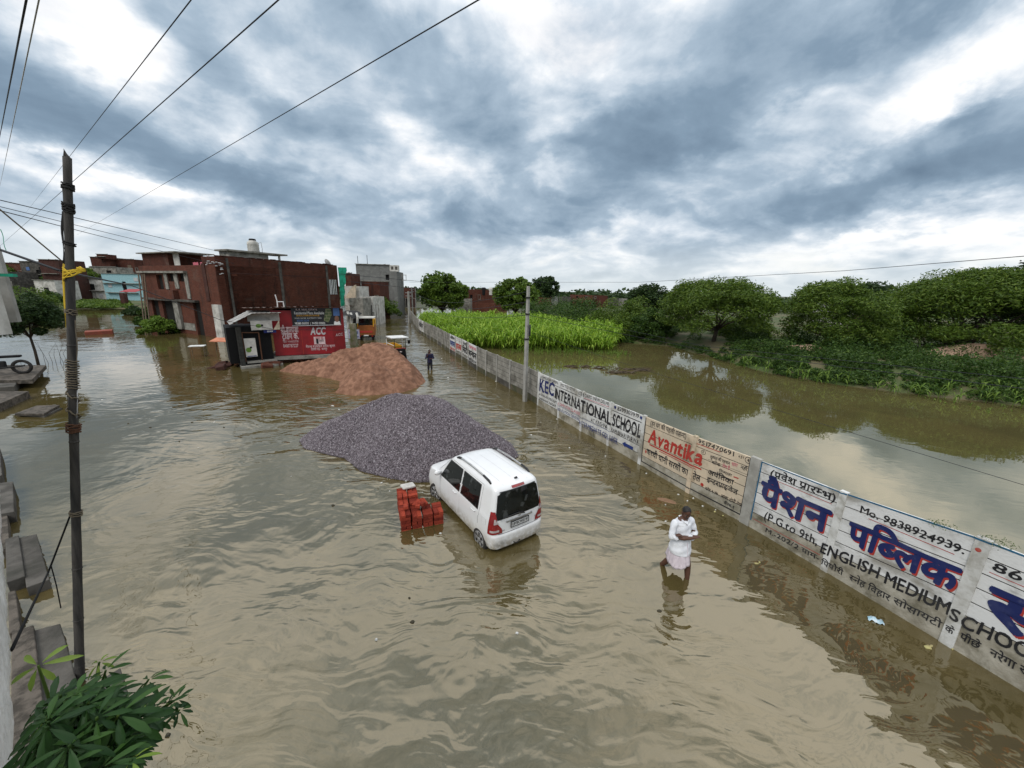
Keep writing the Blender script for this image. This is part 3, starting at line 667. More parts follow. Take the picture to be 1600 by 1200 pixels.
# ------------------------------------------------------------------ stacked bricks by the car
bricks = []
m, n = new_mat('new_red_brick'); g = n.n('ShaderNodeObjectInfo')
f = n.noise(n.n('ShaderNodeNewGeometry').outputs['Position'], 18, 4, .6).outputs[0]
cc = n.mix(g.outputs['Random'], (.15, .022, .013), (.38, .062, .032)); cc = n.mix(n.mr(f, .4, .7, 0, .5), cc, (.15, .022, .016))
out_mat(n, n.n('ShaderNodeBsdfPrincipled', i={'Base Color': cc, 'Roughness': .9, 'Specular IOR Level': .2, 'Normal': n.n('ShaderNodeBump', i={'Strength': .4, 'Distance': .01, 'Height': f}).outputs[0]}).outputs[0]); M['newbrick'] = m
def brick_mesh():
    bm = bmesh.new(); bmesh.ops.create_cube(bm, size=1.0); bmesh.ops.scale(bm, vec=(.23, .11, .075), verts=bm.verts)
    bmesh.ops.bevel(bm, geom=list(bm.edges), offset=.006, segments=1, affect='EDGES')
    top = max(bm.faces, key=lambda f_: f_.calc_center_median().z*1.0+f_.calc_area()*10)
    r = bmesh.ops.inset_region(bm, faces=[top], thickness=.028, depth=0); bmesh.ops.translate(bm, verts=list(top.verts), vec=(0, 0, -.012))
    me = D.meshes.new('brick'); bm.to_mesh(me); bm.free(); me.materials.append(M['newbrick']); return me
import bmesh
BRM = brick_mesh()
def brick(loc, rz, rx=0.0, ry=0.0):
    o = D.objects.new('brick', BRM); C.objects.link(o); o.location = loc; o.rotation_euler = (rx, ry, rz)
    tag(o, 'new red brick in the wet stack standing in the water beside the white car', 'brick', 'stacked bricks beside the car'); bricks.append(o)
# an L of columns: rows of bricks on edge and flat
A0 = G(627, 831); A0.z = 0; e_ = G(693, 818)-A0; ux = e_.normalized(); uy = Vector((-ux.y, ux.x, 0)); ang = math.atan2(ux.y, ux.x); rb = random.Random(11)
for cx in range(4):                       # an L: long arm at the left, low arm to the right
    for cy in range(5 if cx < 2 else 2):
        layers = 7 if cy >= 3 else 6 if (cy == 2 or cx == 0) else 5
        for k in range(layers):
            vis = cx == 0 or cy == 0 or k >= layers-2 or (cx == 3) or (cx == 1 and cy >= 2)
            if not vis: continue
            flip = (k+cy+cx) % 2
            base = A0+ux*(.125+cx*.262)+uy*(.12+cy*.245)
            for h in (-1, 1):
                if k == layers-1 and rb.random() < (.16 if cy < 3 else .0): continue
                off = (uy if not flip else ux)*(h*.060)
                brick(base+off+Vector((rb.uniform(-.006, .006), rb.uniform(-.006, .006), -.015+k*.079)), ang+(0 if not flip else math.pi/2)+rb.uniform(-.04, .04))
for k in range(6):
    b = A0+ux*rb.uniform(.15, .6)+uy*rb.uniform(.2, .45); brick((b.x, b.y, .47+rb.uniform(-.01, .02)), rb.uniform(0, 3), rb.uniform(-.2, .2), rb.uniform(-.25, .25))
o = MB().box((0, 0, 0), (.36, .22, .07)).build('sack', mat('white_sack', (.62, .60, .56), (.45, .43, .40), 6, .8), smooth=True, bevel=.03); o.location = A0+ux*.3+uy*1.12+Vector((0, 0, .575)); o.rotation_euler = (.1, .1, .7)
tag(o, 'crumpled white cement sack lying on the red brick stack', 'sack')
# ------------------------------------------------------------------ the white hatchback
m, n = new_mat('white_car_paint')
p = n.n('ShaderNodeTexCoord').outputs['Object']
sp_ = n.n('ShaderNodeSeparateXYZ', i={0: p})
nz = n.noise(p, 9, 6, .65).outputs[0]
mud = n.math('MULTIPLY', n.mr(sp_.outputs[2], .72, .2, 0, .9), n.mr(nz, .30, .60))
dust = n.mr(n.noise(p, 2.2, 5, .6).outputs[0], .4, .75, 0, .22)
cc = n.mix(dust, (.80, .80, .80), (.60, .585, .55)); cc = n.mix(mud, cc, (.36, .31, .23))
# scuffed rear left bumper corner
q = n.vm('LENGTH', n.vm('MULTIPLY', n.vm('SUBTRACT', p, (-.50, .50, .42)), (1.2, .8, 1.7)))
sc_ = n.math('MULTIPLY', n.mr(q, .19, .05), n.mr(n.noise(p, 13, 6, .7).outputs[0], .36, .55)); cc = n.mix(sc_, cc, (.33, .32, .30))
out_mat(n, n.n('ShaderNodeBsdfPrincipled', i={'Base Color': cc, 'Roughness': .32, 'Specular IOR Level': .5, 'Coat Weight': .5, 'Coat Roughness': .08}).outputs[0]); M['carpaint'] = m
m, n = new_mat('dark_car_glass')
p = n.n('ShaderNodeTexCoord').outputs['Object']
cg = n.mix(n.mr(n.noise(p, 4.2, 3, .5, .3).outputs[0], .58, .68), (.006, .008, .008), (.05, .055, .055))
out_mat(n, n.n('ShaderNodeBsdfPrincipled', i={'Base Color': cg, 'Roughness': .04, 'IOR': 1.5}).outputs[0]); M['glass'] = m
M['tyre'] = mat('wet_tyre', (.018, .017, .016), (.035, .03, .026), 8, .7)
M['hubcap'] = mat('silver_hubcap', (.38, .38, .38), (.22, .21, .2), 7, .45, metal=.5)
M['redlens'] = mat('red_lamp_lens', (.30, .010, .012), (.20, .008, .010), 9, .15, spec=.6, coat=.5)
M['clearlens'] = mat('clear_lamp_lens', (.52, .45, .43), (.35, .30, .30), 12, .15, spec=.6)
M['trim'] = mat('black_car_trim', (.02, .02, .021), (.035, .035, .035), 8, .5)
M['chrome'] = mat('dull_chrome', (.55, .54, .52), (.38, .37, .36), 8, .28, metal=.85)
SLC = [  # z, rear x, front x, half width, rear corner, front corner, rear bow, front bow
    (.20, -.46, 2.92, .64, .16, .22, .03, .10), (.27, -.545, 3.00, .705, .17, .24, .035, .11), (.42, -.575, 3.05, .732, .18, .25, .04, .12), (.54, -.575, 3.06, .7375, .18, .25, .04, .12),
    (.600, -.565, 3.055, .7375, .17, .25, .04, .12), (.625, -.535, 3.05, .7375, .15, .25, .04, .12), (.80, -.53, 3.02, .734, .15, .26, .04, .13), (.90, -.525, 2.96, .729, .14, .27, .04, .14),
    (.95, -.522, 2.86, .724, .14, .28, .04, .14), (.985, -.52, 2.66, .718, .14, .28, .04, .14), (1.01, -.517, 2.46, .712, .14, .22, .04, .12), (1.05, -.512, 2.36, .703, .14, .16, .04, .10),
    (1.20, -.497, 2.19, .676, .13, .15, .045, .10), (1.42, -.472, 1.94, .634, .12, .15, .05, .09), (1.57, -.452, 1.78, .602, .12, .15, .05, .09), (1.63, -.432, 1.70, .582, .12, .15, .05, .09),
    (1.67, -.385, 1.60, .555, .14, .16, .05, .08), (1.70, -.27, 1.46, .50, .15, .16, .04, .07), (1.716, -.10, 1.25, .40, .15, .15, .03, .05), (1.723, .12, 1.02, .26, .12, .12, .02, .03), (1.726, .4, .75, .08, .05, .05, 0, 0)]
def slc(z):
    for a, b in zip(SLC, SLC[1:]):
        if z <= b[0]: break
    t = min(max((z-a[0])/(b[0]-a[0]), 0), 1); return [a[i]+(b[i]-a[i])*t for i in range(8)]
def cbp(u, z, off=0.0):                    # point on the body skin: u 0-1 tail, 1-2 corner, 2-3 flank, 3-4 corner, 4-5 nose; u < 0 mirrors to the right side
    sg = 1 if u >= 0 else -1; u = abs(u); _, xr, xf, w, rr, rf, br, bf = slc(z)
    if u <= 1: y = (w-rr)*u; x = xr+br*(y/w)**2; nx, ny = -1, .25*u
    elif u <= 2: a = (u-1)*math.pi/2; x0 = xr+br*((w-rr)/w)**2; x = x0+rr*(1-math.cos(a)); y = w-rr+rr*math.sin(a); nx, ny = -math.cos(a), math.sin(a)
    elif u <= 3: x0 = xr+br*((w-rr)/w)**2+rr; x1 = xf-bf*((w-rf)/w)**2-rf; t = u-2; x = x0+(x1-x0)*t; y = w+.004*math.sin(math.pi*t); nx, ny = 0, 1
    elif u <= 4: a = (u-3)*math.pi/2; x1 = xf-bf*((w-rf)/w)**2-rf; x = x1+rf*math.sin(a); y = w-rf+rf*math.cos(a); nx, ny = math.sin(a), math.cos(a)
    else: y = (w-rf)*(5-u); x = xf-bf*(y/w)**2; nx, ny = 1, .2*(5-u)
    L = math.hypot(nx, ny); return Vector((x+nx/L*off, sg*(y+ny/L*off), z))
def cside(x, z, off=0.0, sg=1):            # flank at a given x
    _, xr, xf, w, rr, rf, br, bf = slc(z); x0 = xr+br*((w-rr)/w)**2+rr; x1 = xf-bf*((w-rf)/w)**2-rf
    if x < x0: a = math.asin(min(1, (x0-x)/rr)); y = w-rr+rr*math.cos(a); nx, ny = -math.sin(a), math.cos(a)
    elif x > x1: a = math.asin(min(1, (x-x1)/rf)); y = w-rf+rf*math.cos(a); nx, ny = math.sin(a), math.cos(a)
    else: y = w; nx, ny = 0, 1
    return Vector((x+nx*off, sg*(y+ny*off), z))
def crear(y, z, off=0.0):
    _, xr, xf, w, rr, rf, br, bf = slc(z); a = abs(y)
    if a <= w-rr: x = xr+br*(a/w)**2
    else: x = xr+br*((w-rr)/w)**2+rr*(1-math.cos(math.asin(min(1, (a-w+rr)/rr))))
    return Vector((x-off, y, z))
CAR_GROUND = -.16
car = thing('parked_car', 'white tall hatchback car standing wheel deep in flood water behind the stone heap', 'car')
us = [i/6 for i in range(6)]+[1+i/6 for i in range(6)]+[2+i/40 for i in range(40)]+[3+i/7 for i in range(7)]+[4+i/6 for i in range(7)]
ring = us+[-u for u in reversed(us[1:-1])]
zs = []
for a, b in zip(SLC, SLC[1:]):
    k = 4 if b[0]-a[0] > .1 else 2 if b[0]-a[0] > .04 else 1
    zs += [a[0]+(b[0]-a[0])*i/k for i in range(k)]
zs.append(SLC[-1][0])
mb = MB(); R_ = len(ring)
for z in zs:
    for u in ring: mb.v.append(tuple(cbp(u, z)))
for i in range(len(zs)-1):
    for j in range(R_): mb.f.append((i*R_+(j+1) % R_, i*R_+j, (i+1)*R_+j, (i+1)*R_+(j+1) % R_)); mb.m.append(0)
mb.f.append(tuple(range(R_))); mb.m.append(0); mb.f.append(tuple((len(zs)-1)*R_+j for j in reversed(range(R_)))); mb.m.append(0)
body = mb.build('body', M['carpaint'], car, smooth=True)
cut = MB()
for wx in (0, 2.4):
    for sg in (1, -1):
        cut.mi = 0; pr = [(wx+.335*math.cos(2*math.pi*i/28), .28+.335*math.sin(2*math.pi*i/28)) for i in range(28)]
        cut.prism(pr, sg*.48, sg*.9) if sg < 0 else cut.prism(pr, .9, .48)
cu = cut.build('cutter', M['trim'])
bo = body.modifiers.new('arches', 'BOOLEAN'); bo.operation = 'DIFFERENCE'; bo.object = cu; bo.solver = 'EXACT'
dg = bpy.context.evaluated_depsgraph_get(); me2 = D.meshes.new_from_object(body.evaluated_get(dg)); body.modifiers.clear(); body.data = me2; D.objects.remove(cu)
for pg in me2.polygons: pg.use_smooth = True
if len(me2.materials) < 2: me2.materials.append(M['trim'])
for pg in me2.polygons:                    # inner walls of the arches are black liner
    c_ = pg.center
    for wx in (0, 2.4):
        if abs(math.hypot(c_.x-wx, c_.z-.28)-.335) < .012 and abs(c_.y) < .735 and abs(pg.normal.y) < .5 or (abs(abs(c_.y)-.48) < .01 and abs(pg.normal.y) > .9): pg.material_index = 1; pg.use_smooth = False
def patch(name, rows, mat_, parent, smooth=True, thick=None):
    mb = MB(); mb.grid(rows); return mb.build(name, mat_, parent, smooth)
def side_win(name, poly_fn, parent, sg, off=.006, m='glass', nx=10, nz=7):
    rows = []
    for i in range(nz+1):
        t = i/nz; xa, xb, z = poly_fn(t); r = [cside(xa+(xb-xa)*j/nx, z, off, sg) for j in range(nx+1)]
        rows.append(r if sg < 0 else r[::-1])
    return patch(name, rows, M[m], parent)
L_ = lambda a, b, t: a+(b-a)*t
for sg in (1, -1):
    # window rubber first, glass just proud of it
    side_win('window_trim', lambda t: (L_(1.00, .985, t), L_(2.04, 1.64, t), L_(.985, 1.57, t)), car, sg, .004, 'trim')
    side_win('window_trim', lambda t: (L_(.10, .12, t), L_(.95, .935, t), L_(.985, 1.57, t)), car, sg, .004, 'trim')
    side_win('side_window', lambda t: (L_(1.03, 1.015, t), L_(1.98, 1.61, t), L_(1.01, 1.55, t)), car, sg, .008)
    side_win('side_window', lambda t: (L_(.13, .15, t), L_(.92, .905, t), L_(1.01, 1.55, t)), car, sg, .008)
    # door seams
    sm = MB()
    for x in (.975, -.02, 2.06):
        zt = 1.60 if x < 2 else 1.0; zb_ = .33 if x > .5 else .66
        sm.tube([cside(x+(0 if x > .5 else (.1 if z < .9 else .06)), z, .001, sg) for z in np.linspace(zb_, zt, 12)], .0045, 4)
    sm.tube([cside(x, .33, .001, sg) for x in np.linspace(.4, 2.0, 14)], .004, 4); sm.tube([cside(x, 1.60, .001, sg) for x in np.linspace(.05, 1.6, 14)], .004, 4)
    sm.build('door_seam', M['trim'], car)
    for x in (1.12, .20):
        h = MB(); h.tube([cside(x, .90, .012, sg), cside(x+.04, .905, .03, sg), cside(x+.14, .91, .03, sg), cside(x+.18, .91, .012, sg)], .014, 6); h.build('door_handle', M['carpaint'], car, smooth=True)
    if sg > 0:
        f = MB(); fl = [cside(x, z, .002, sg) for x, z in ((-.26, .80), (-.10, .80), (-.10, .94), (-.26, .94), (-.26, .80))]; f.tube(fl, .0035, 4); f.build('fuel_door_seam', M['greyw'], car)
    mi = MB()
    P_ = [[Vector((2.0+.075*math.cos(t)*.8, sg*(.82+.105*math.sin(t)*math.cos(f_)), 1.10+.075*math.sin(t)*math.sin(f_))) for f_ in np.linspace(0, 2*math.pi, 13)] for t in np.linspace(0, math.pi, 8)]
    mi.grid(P_); mi.tube([(2.03, sg*.68, 1.05), (2.02, sg*.76, 1.07)], .03, 6); mi.build('door_mirror', M['carpaint'], car, smooth=True)
    # roof rails: grey bar with black feet
    rl = MB(); pts = [Vector((x, sg*(.535), z)) for x, z in ((-.14, 1.685), (-.06, 1.725), (.15, 1.752), (.7, 1.768), (1.2, 1.752), (1.36, 1.725), (1.44, 1.685))]
    rail = MB().tube(pts[1:-1], .023, 6).build('roof_rail', M['chrome'], car, smooth=True)
    MB().tube([pts[0], pts[1], pts[2]+Vector((.02, 0, .002))], [.024, .030, .027], 6).build('rail_foot', M['trim'], rail, smooth=True); MB().tube([pts[-1], pts[-2], pts[-3]-Vector((-.03, 0, -.002))], [.024, .030, .027], 6).build('rail_foot', M['trim'], rail, smooth=True)
    # tail lamp on the corner: red with a clear lower section
    ua = lambda t: .80 if t < .5 else .80
    rows = [[cbp(sg*u, z, .010) for u in np.linspace(L_(.78, 1.30, max(0, (z-.74)/.44)), L_(2.0, 1.80, (z-.655)/.52), 9)] for z in np.linspace(.655, 1.18, 11)]
    tl = patch('tail_lamp', rows if sg > 0 else [r[::-1] for r in rows], M['redlens'], car)
    rows = [[cbp(sg*u, z, .014) for u in np.linspace(.92, 1.70, 8)] for z in (.705, .73, .755)]
    patch('clear_lens', rows if sg > 0 else [r[::-1] for r in rows], M['clearlens'], tl)
    rows = [[cbp(sg*u, z, .014) for u in np.linspace(L_(.92, 1.22, t), 1.34, 5)] for t, z in ((0, .90), (.5, .96), (1, 1.02))]
    patch('clear_lens', rows if sg > 0 else [r[::-1] for r in rows], M['clearlens'], tl)
    # head lamp
    rows = [[cbp(sg*u, z, .008) for u in np.linspace(3.15, 4.3, 7)] for z in (.70, .78, .86, .92)]
    patch('headlight', rows if sg > 0 else [r[::-1] for r in rows], M['clearlens'], car)
# wheels
for wx in (0, 2.4):
    for sg in (1, -1):
        wh = thing('wheel', None, None); wh.parent = car; wh.location = (wx, sg*.655, .28); wh.rotation_euler = (-sg*math.pi/2, 0, .22 if wx > 1 else 0)
        MB().lathe([(.17, -.08), (.25, -.085), (.275, -.065), (.283, -.03), (.283, .03), (.275, .065), (.25, .085), (.17, .08)], 30).build('tyre', M['tyre'], wh, smooth=True)
        rm = MB(); rm.lathe([(.0, .03), (.04, .075), (.06, .055), (.175, .05), (.19, .078), (.20, .07), (.2, -.05)], 28)
        rm.build('hubcap', M['trim'], wh, smooth=False)
        sp2 = MB()
        for k in range(6):
            a = k*math.pi/3
            for da in (-.16, .16): sp2.tube([(.04*math.cos(a), .04*math.sin(a), .075), (.12*math.cos(a+da*.8), .12*math.sin(a+da*.8), .08), (.19*math.cos(a+da), .19*math.sin(a+da), .078)], [.022, .022, .026], 5, flat=.4)
        sp2.lathe([(.055, .075), (.05, .095), (.0, .098)], 12); sp2.tube([(.19*math.cos(t), .19*math.sin(t), .076) for t in np.linspace(0, 2*math.pi, 25)], .014, 5, caps=False)
        sp2.build('wheel_spokes', M['hubcap'], wh, smooth=True)
# tailgate
def rear_patch(name, z0, z1, y0fn, off, m, ny=14, nz=8, parent=None):
    rows = []
    for i in range(nz+1):
        z = L_(z0, z1, i/nz); w_ = y0fn(i/nz); rows.append([crear(L_(-w_, w_, j/ny), z, off) for j in range(ny+1)][::-1])
    return patch(name, rows, M[m], parent or car)
rear_patch('rear_window_trim', .975, 1.60, lambda t: L_(.625, .53, t)-(.05 if t in (0., 1.) else .0), .004, 'trim')
rear_patch('rear_window', .99, 1.58, lambda t: L_(.605, .515, t)-(.045 if t in (0., 1.) else 0), .008, 'glass')
sm = MB()
half = [(.45, .628), (.55, .634), (.585, .68), (.60, .90), (.64, 1.00)]
sm.tube([crear(y, z, .002) for y, z in half[::-1]]+[crear(y, .628, .003) for y in np.linspace(.4, -.4, 9)]+[crear(-y, z, .002) for y, z in half], .006, 4)
sm.build('tailgate_seam', M['trim'], car)
rows = [[crear(y, z, .03*(1-abs(i-1)*.8)) for y in np.linspace(.36, -.36, 9)] for i, z in enumerate((.865, .895, .925))]
patch('tailgate_garnish', rows, M['chrome'], car)
plate = MB(); plate.bb(tuple(crear(-.24, .735, .015)), (crear(.24, .735, .015).x-.012, .24, .86)); pl_o = plate.build('number_plate', M['white'], car)
fr = MB()
x_ = crear(0, .8, .028).x
for a, b in (((-.25, .725), (.25, .737)), ((-.25, .858), (.25, .870)), ((-.25, .725), (-.238, .87)), ((.238, .725), (.25, .87))): fr.bb((x_-.006, a[0], a[1]), (x_+.012, b[0], b[1]))
fr.build('plate_frame', M['trim'], pl_o)
def rear_text(s, yc, zc, w, h, x, m, parent, off=.02):
    gl, x0, x1, H = lay(s, 0.0); k = w/(x1-x0); mb = MB()
    for q, (qx, qy) in enumerate(((0, 0), (off, 0), (-off, 0)) if off else ((0, 0),)):
        for v, f in gl: mb.add([Vector((x-q*.0002, yc+w/2-(a+qx-x0)*k, zc-h/2+(b+qy)/H*h)) for a, b in v], f)
    return mb.build('lettering', M[m], parent)
rear_text('UP78CW0719', 0, .797, .42, .075, x_-.004, 'inkblack', pl_o)
rear_text('WAGON R', .47, .70, .16, .025, crear(.47, .70, .004).x-.002, 'trim', car, .03); rear_text('VXI', -.48, .77, .07, .025, crear(-.48, .77, .004).x-.002, 'trim', car, .03)
# maker's mark: an angular S
S_ = [(-.5, .18), (.0, .55), (.5, .18), (.28, .02), (.0, .22), (-.12, .14), (.5, -.22), (.0, -.58), (-.5, -.2), (-.28, -.04), (.0, -.26), (.12, -.16)]
e = MB(); xe = crear(0, .965, .006).x; e.add([Vector((xe, -a*.085, .955+b*.075)) for a, b in S_], [(0, 1, 2, 3, 4, 5), (6, 7, 8, 9, 10, 11), (5, 0, 9, 8), ]) if False else e.add([Vector((xe-.004, -a*.09, .957+b*.08)) for a, b in S_], [(0, 1, 4, 5), (1, 2, 3, 4), (0, 5, 11, 6), (6, 7, 10, 11), (7, 8, 9, 10)])
e.build('maker_mark', M['steel'], car)
wp = MB(); wp.tube([crear(-.03, 1.0, .02), crear(.02, 1.035, .035), crear(.40, 1.02, .03)], [.016, .012, .008], 6); wp.tube([crear(-.14, .965, .014), crear(-.03, 1.01, .025)], [.012, .02], 6); wp.tube([crear(.02, 1.03, .022), crear(.52, .99, .022)], .008, 5); wp.build('rear_wiper', M['trim'], car)
rows = [[crear(y, z, .02) for y in np.linspace(.17, -.17, 7)] for z in (1.625, 1.65, 1.668)]
patch('brake_light', rows, M['redlens'], car)
a_ = MB(); a_.tube([(-.22, -.06, 1.70), (-.26, -.07, 1.74), (-.30, -.075, 1.75)], [.03, .025, .008], 6); a_.build('antenna_base', M['trim'], car, smooth=True)
hk = MB(); hk.tube([crear(-.02, .33, .004), crear(.05, .30, .03), crear(.13, .305, .03), crear(.16, .345, .004)], .012, 6); hk.build('tow_hook', M['trim'], car)
gr_ = MB()
for i, y in enumerate((-.33, 0, .33)):
    gr_.add([(L_(-.33, 1.40, t/8), y+dy, 1.0) for t in range(9) for dy in (-.003, .003)], [(2*t, 2*t+1, 2*t+3, 2*t+2) for t in range(8)])
for i, v in enumerate(gr_.v):
    z = 1.56
    while z < 1.726:
        _, xr, xf, w, rr, rf, br, bf = slc(z)
        if xr+.02 > v[0] or xf-.04 < v[0] or w-.02 < abs(v[1]): break
        z += .002
    gr_.v[i] = (v[0], v[1], z+.003)
gr_.build('roof_groove', M['greyw'], car)
# windscreen
rows = [[cbp(s_*u, z, .006) for s_, u in [(1, 3.6), (1, 4), (1, 4.5), (1, 5), (-1, 4.5), (-1, 4), (-1, 3.6)]] for z in (1.06, 1.2, 1.38, 1.55)]
patch('windscreen', rows, M['glass'], car)
RL = G(749, 843, .11); FLp = G(681, 772, .11); hd = math.atan2(FLp.y-RL.y, FLp.x-RL.x)
car.rotation_euler = (rad(.6), rad(-.5), hd)
lft = Vector((-math.sin(hd), math.cos(hd), 0))
car.location = Vector((RL.x, RL.y, CAR_GROUND))-lft*.72
# ------------------------------------------------------------------ vegetation
M['leaf_ac'] = leaf_mat('acacia_leaf', (.040, .080, .009), (.080, .135, .014), (.16, .22, .03))
M['leaf_dk'] = leaf_mat('dark_leaf', (.018, .040, .012), (.032, .062, .016), (.055, .09, .022))
M['leaf_br'] = leaf_mat('broad_leaf', (.05, .10, .012), (.09, .15, .017), (.16, .23, .03))
M['leaf_crop'] = leaf_mat('crop_leaf', (.12, .235, .012), (.21, .35, .02), (.42, .54, .08), .35)
M['leaf_bush'] = leaf_mat('bush_leaf', (.020, .052, .009), (.042, .088, .012), (.10, .16, .026))
M['leaf_lime'] = leaf_mat('lime_leaf', (.09, .16, .022), (.14, .23, .03), (.22, .31, .05), .35)
M['bark'] = mat('tree_bark', (.075, .058, .042), (.045, .036, .028), 6, .95, bump=.6, bscale=14)
def leaves(cs, L, Wd, axis=None, droop=0.0, rng=RNG):
    n_ = len(cs); a = rng.normal(0, 1, (n_, 3)); a[:, 2] = a[:, 2]*.55-droop
    if axis is not None: a = a+axis
    a /= np.linalg.norm(a, axis=1, keepdims=True); t = rng.normal(0, 1, (n_, 3)); b = np.cross(a, t); b /= np.linalg.norm(b, axis=1, keepdims=True)+1e-9
    s = rng.uniform(.65, 1.35, (n_, 1)); a = a*s*L/2; b = b*s*Wd/2
    V = np.stack([cs-a, cs+b*.9-a*.1, cs+a, cs-b*.9-a*.1], 1).reshape(-1, 3); F = np.arange(n_*4).reshape(-1, 4); return V, F
def tree(name, label, cat, loc, H, R, leafm, kind='acacia', nleaf=11000, seed=1, L=.30, Wd=.10, group=None, base=.30, trunk_r=.2, gaps=1.0, straight=0):
    rng = np.random.default_rng(seed); rr_ = random.Random(seed)
    t = thing(name, label, cat, loc, rr_.uniform(0, 6.28), group)
    ncl = int({'acacia': 150, 'round': 62, 'bush': 44}[kind]); C_ = []
    for i in range(ncl):
        th = rng.uniform(0, 2*math.pi); w = rng.uniform(0, 1)
        if kind == 'acacia':
            r = math.sqrt(rng.uniform(.02, 1)); top = .40+.60*math.sqrt(max(0, 1-.86*r*r))-.05*rng.uniform(); z = H*(top-rng.uniform(0, .10) if w < .52 else rng.uniform(base, max(base+.05, top-.08)))
            if w >= .52: r = .55+.45*r
            C_.append((R*r*math.cos(th)*rng.uniform(.9, 1.06), R*r*math.sin(th)*rng.uniform(.9, 1.06), z))
        elif kind == 'round':
            ph = math.acos(rng.uniform(-.75, 1)); k = rng.uniform(.62, 1.0); hz_ = H*(1-base)/2
            C_.append((R*k*math.sin(ph)*math.cos(th), R*k*math.sin(ph)*math.sin(th), H*base+hz_+hz_*k*math.cos(ph)*.92))
        else:
            r = math.sqrt(rng.uniform(0, 1)); C_.append((R*r*math.cos(th), R*r*math.sin(th), H*(.1+(1-r*r)**.6*rng.uniform(.2, .85))))
    C_ = np.array(C_)
    # trunk and limbs reach for some of the clumps
    mb = MB(); fork = Vector((rr_.uniform(-.3, .3), rr_.uniform(-.3, .3), H*(base*.62+.04))) if kind != 'bush' else Vector((0, 0, H*.12))
    lean = Vector((rr_.uniform(-.15, .15)*H*.15, rr_.uniform(-.15, .15)*H*.15, 0))
    mb.tube([(0, 0, -.3), lean*.5+Vector((0, 0, fork.z*.5)), fork], [trunk_r*1.25, trunk_r, trunk_r*.85], 8)
    if straight: fork = Vector((0, 0, H*straight)); mb = MB(); mb.tube([(0, 0, -.3), (.03, 0, fork.z*.5), fork], [trunk_r*1.2, trunk_r, trunk_r*.85], 8)
    pick = rng.choice(ncl, min(ncl, 15), replace=False)
    for q in pick:
        e = Vector(C_[q]); mid = fork.lerp(e, .5)+Vector((rr_.uniform(-.08, .08)*R, rr_.uniform(-.08, .08)*R, -.04*H if kind == 'acacia' else .04*H))
        mb.tube([fork-Vector((0, 0, .1)), fork.lerp(mid, .5)+Vector((0, 0, .02*H)), mid, mid.lerp(e, .6), e], [trunk_r*.55, trunk_r*.42, trunk_r*.3, trunk_r*.18, trunk_r*.06], 5)
        for _ in range(2):
            e2 = Vector(C_[int(rng.integers(ncl))]); e3 = mid+(e2-mid)*min(1, .35*R/max((e2-mid).length, .01)); mb.tube([mid, mid.lerp(e3, .5)+Vector((0, 0, .03*H)), e3], [trunk_r*.2, trunk_r*.12, trunk_r*.04], 4)
    mb.build('trunk', M['bark'], t, smooth=True)
    k = max(1, nleaf//ncl); cr = R*{'acacia': .20, 'round': .27, 'bush': .26}[kind]*gaps
    ci = np.repeat(np.arange(ncl), k); sc = rng.uniform(.6, 1.35, ncl)[ci][:, None]
    d = rng.normal(0, 1, (len(ci), 3)); d /= np.linalg.norm(d, axis=1, keepdims=True)
    d = d*rng.uniform(.35, 1.1, (len(ci), 1))**.6*cr*sc; d[:, 2] *= .55 if kind == 'acacia' else .75
    # ragged fringe: sprigs thrown out from the clumps
    fr_ = rng.random(len(ci)) < .06; d[fr_] *= rng.uniform(1.1, 1.35, (fr_.sum(), 1))
    cs = C_[ci]+d; cs = cs[cs[:, 2] > .05]
    V, F = leaves(cs, L, Wd, droop=.35 if kind == 'acacia' else .1, rng=rng)
    cr_o = tri_mesh('crown', V, F, [M[leafm]], t)
    return t
# the bank across the flooded field
edge = np.array([(9.0, 57.), (11.4, 48.), (13.2, 44.), (17.2, 42.0), (18.4, 36.1), (18.9, 31.5), (19.6, 27.6), (21.6, 24.9), (24.2, 23.1), (26.3, 21.4), (28.9, 20.3), (38, 15), (60, 4), (90, -10)])
def bank_d(X, Y):
    d = np.full(X.shape, 1e9); sgn = np.ones(X.shape)
    for a, b in zip(edge, edge[1:]):
        e = b-a; t = np.clip(((X-a[0])*e[0]+(Y-a[1])*e[1])/(e@e), 0, 1); dx = X-a[0]-t*e[0]; dy = Y-a[1]-t*e[1]; q = np.hypot(dx, dy); s = np.sign(e[0]*dy-e[1]*dx); m_ = q < d; d = np.where(m_, q, d); sgn = np.where(m_, s, sgn)
    return d*np.where(sgn == 0, 1, sgn)
def bank_z(X, Y):
    d = bank_d(X, Y); w = (fbm(X*.45, Y*.45, 3, 77)-.5)*1.0
    return np.clip((d+w)*.30, -.3, 1.0)+np.clip(d/10, 0, 1)*(fbm(X*.12, Y*.12, 3, 78)-.35)*.7
xs = np.arange(7, 150, .75); ys = np.arange(-12, 100, .75); X, Y = np.meshgrid(xs, ys); Z = bank_z(X, Y); Z = np.where(bank_d(X, Y) < -1.5, -.28, Z)
idx = np.arange(X.size).reshape(X.shape); q = np.stack([idx[:-1, :-1], idx[:-1, 1:], idx[1:, 1:], idx[1:, :-1]], -1).reshape(-1, 4); keep = (bank_d(X, Y) > -2.5).ravel(); q = q[keep[q].any(1)]
bk_o = tri_mesh('field_bank', np.stack([X, Y, Z], -1).reshape(-1, 3), q, [M['grass']], smooth=True); bk_o['kind'] = 'structure'
def bz(x, y): return float(bank_z(np.array([x]), np.array([y]))[0])
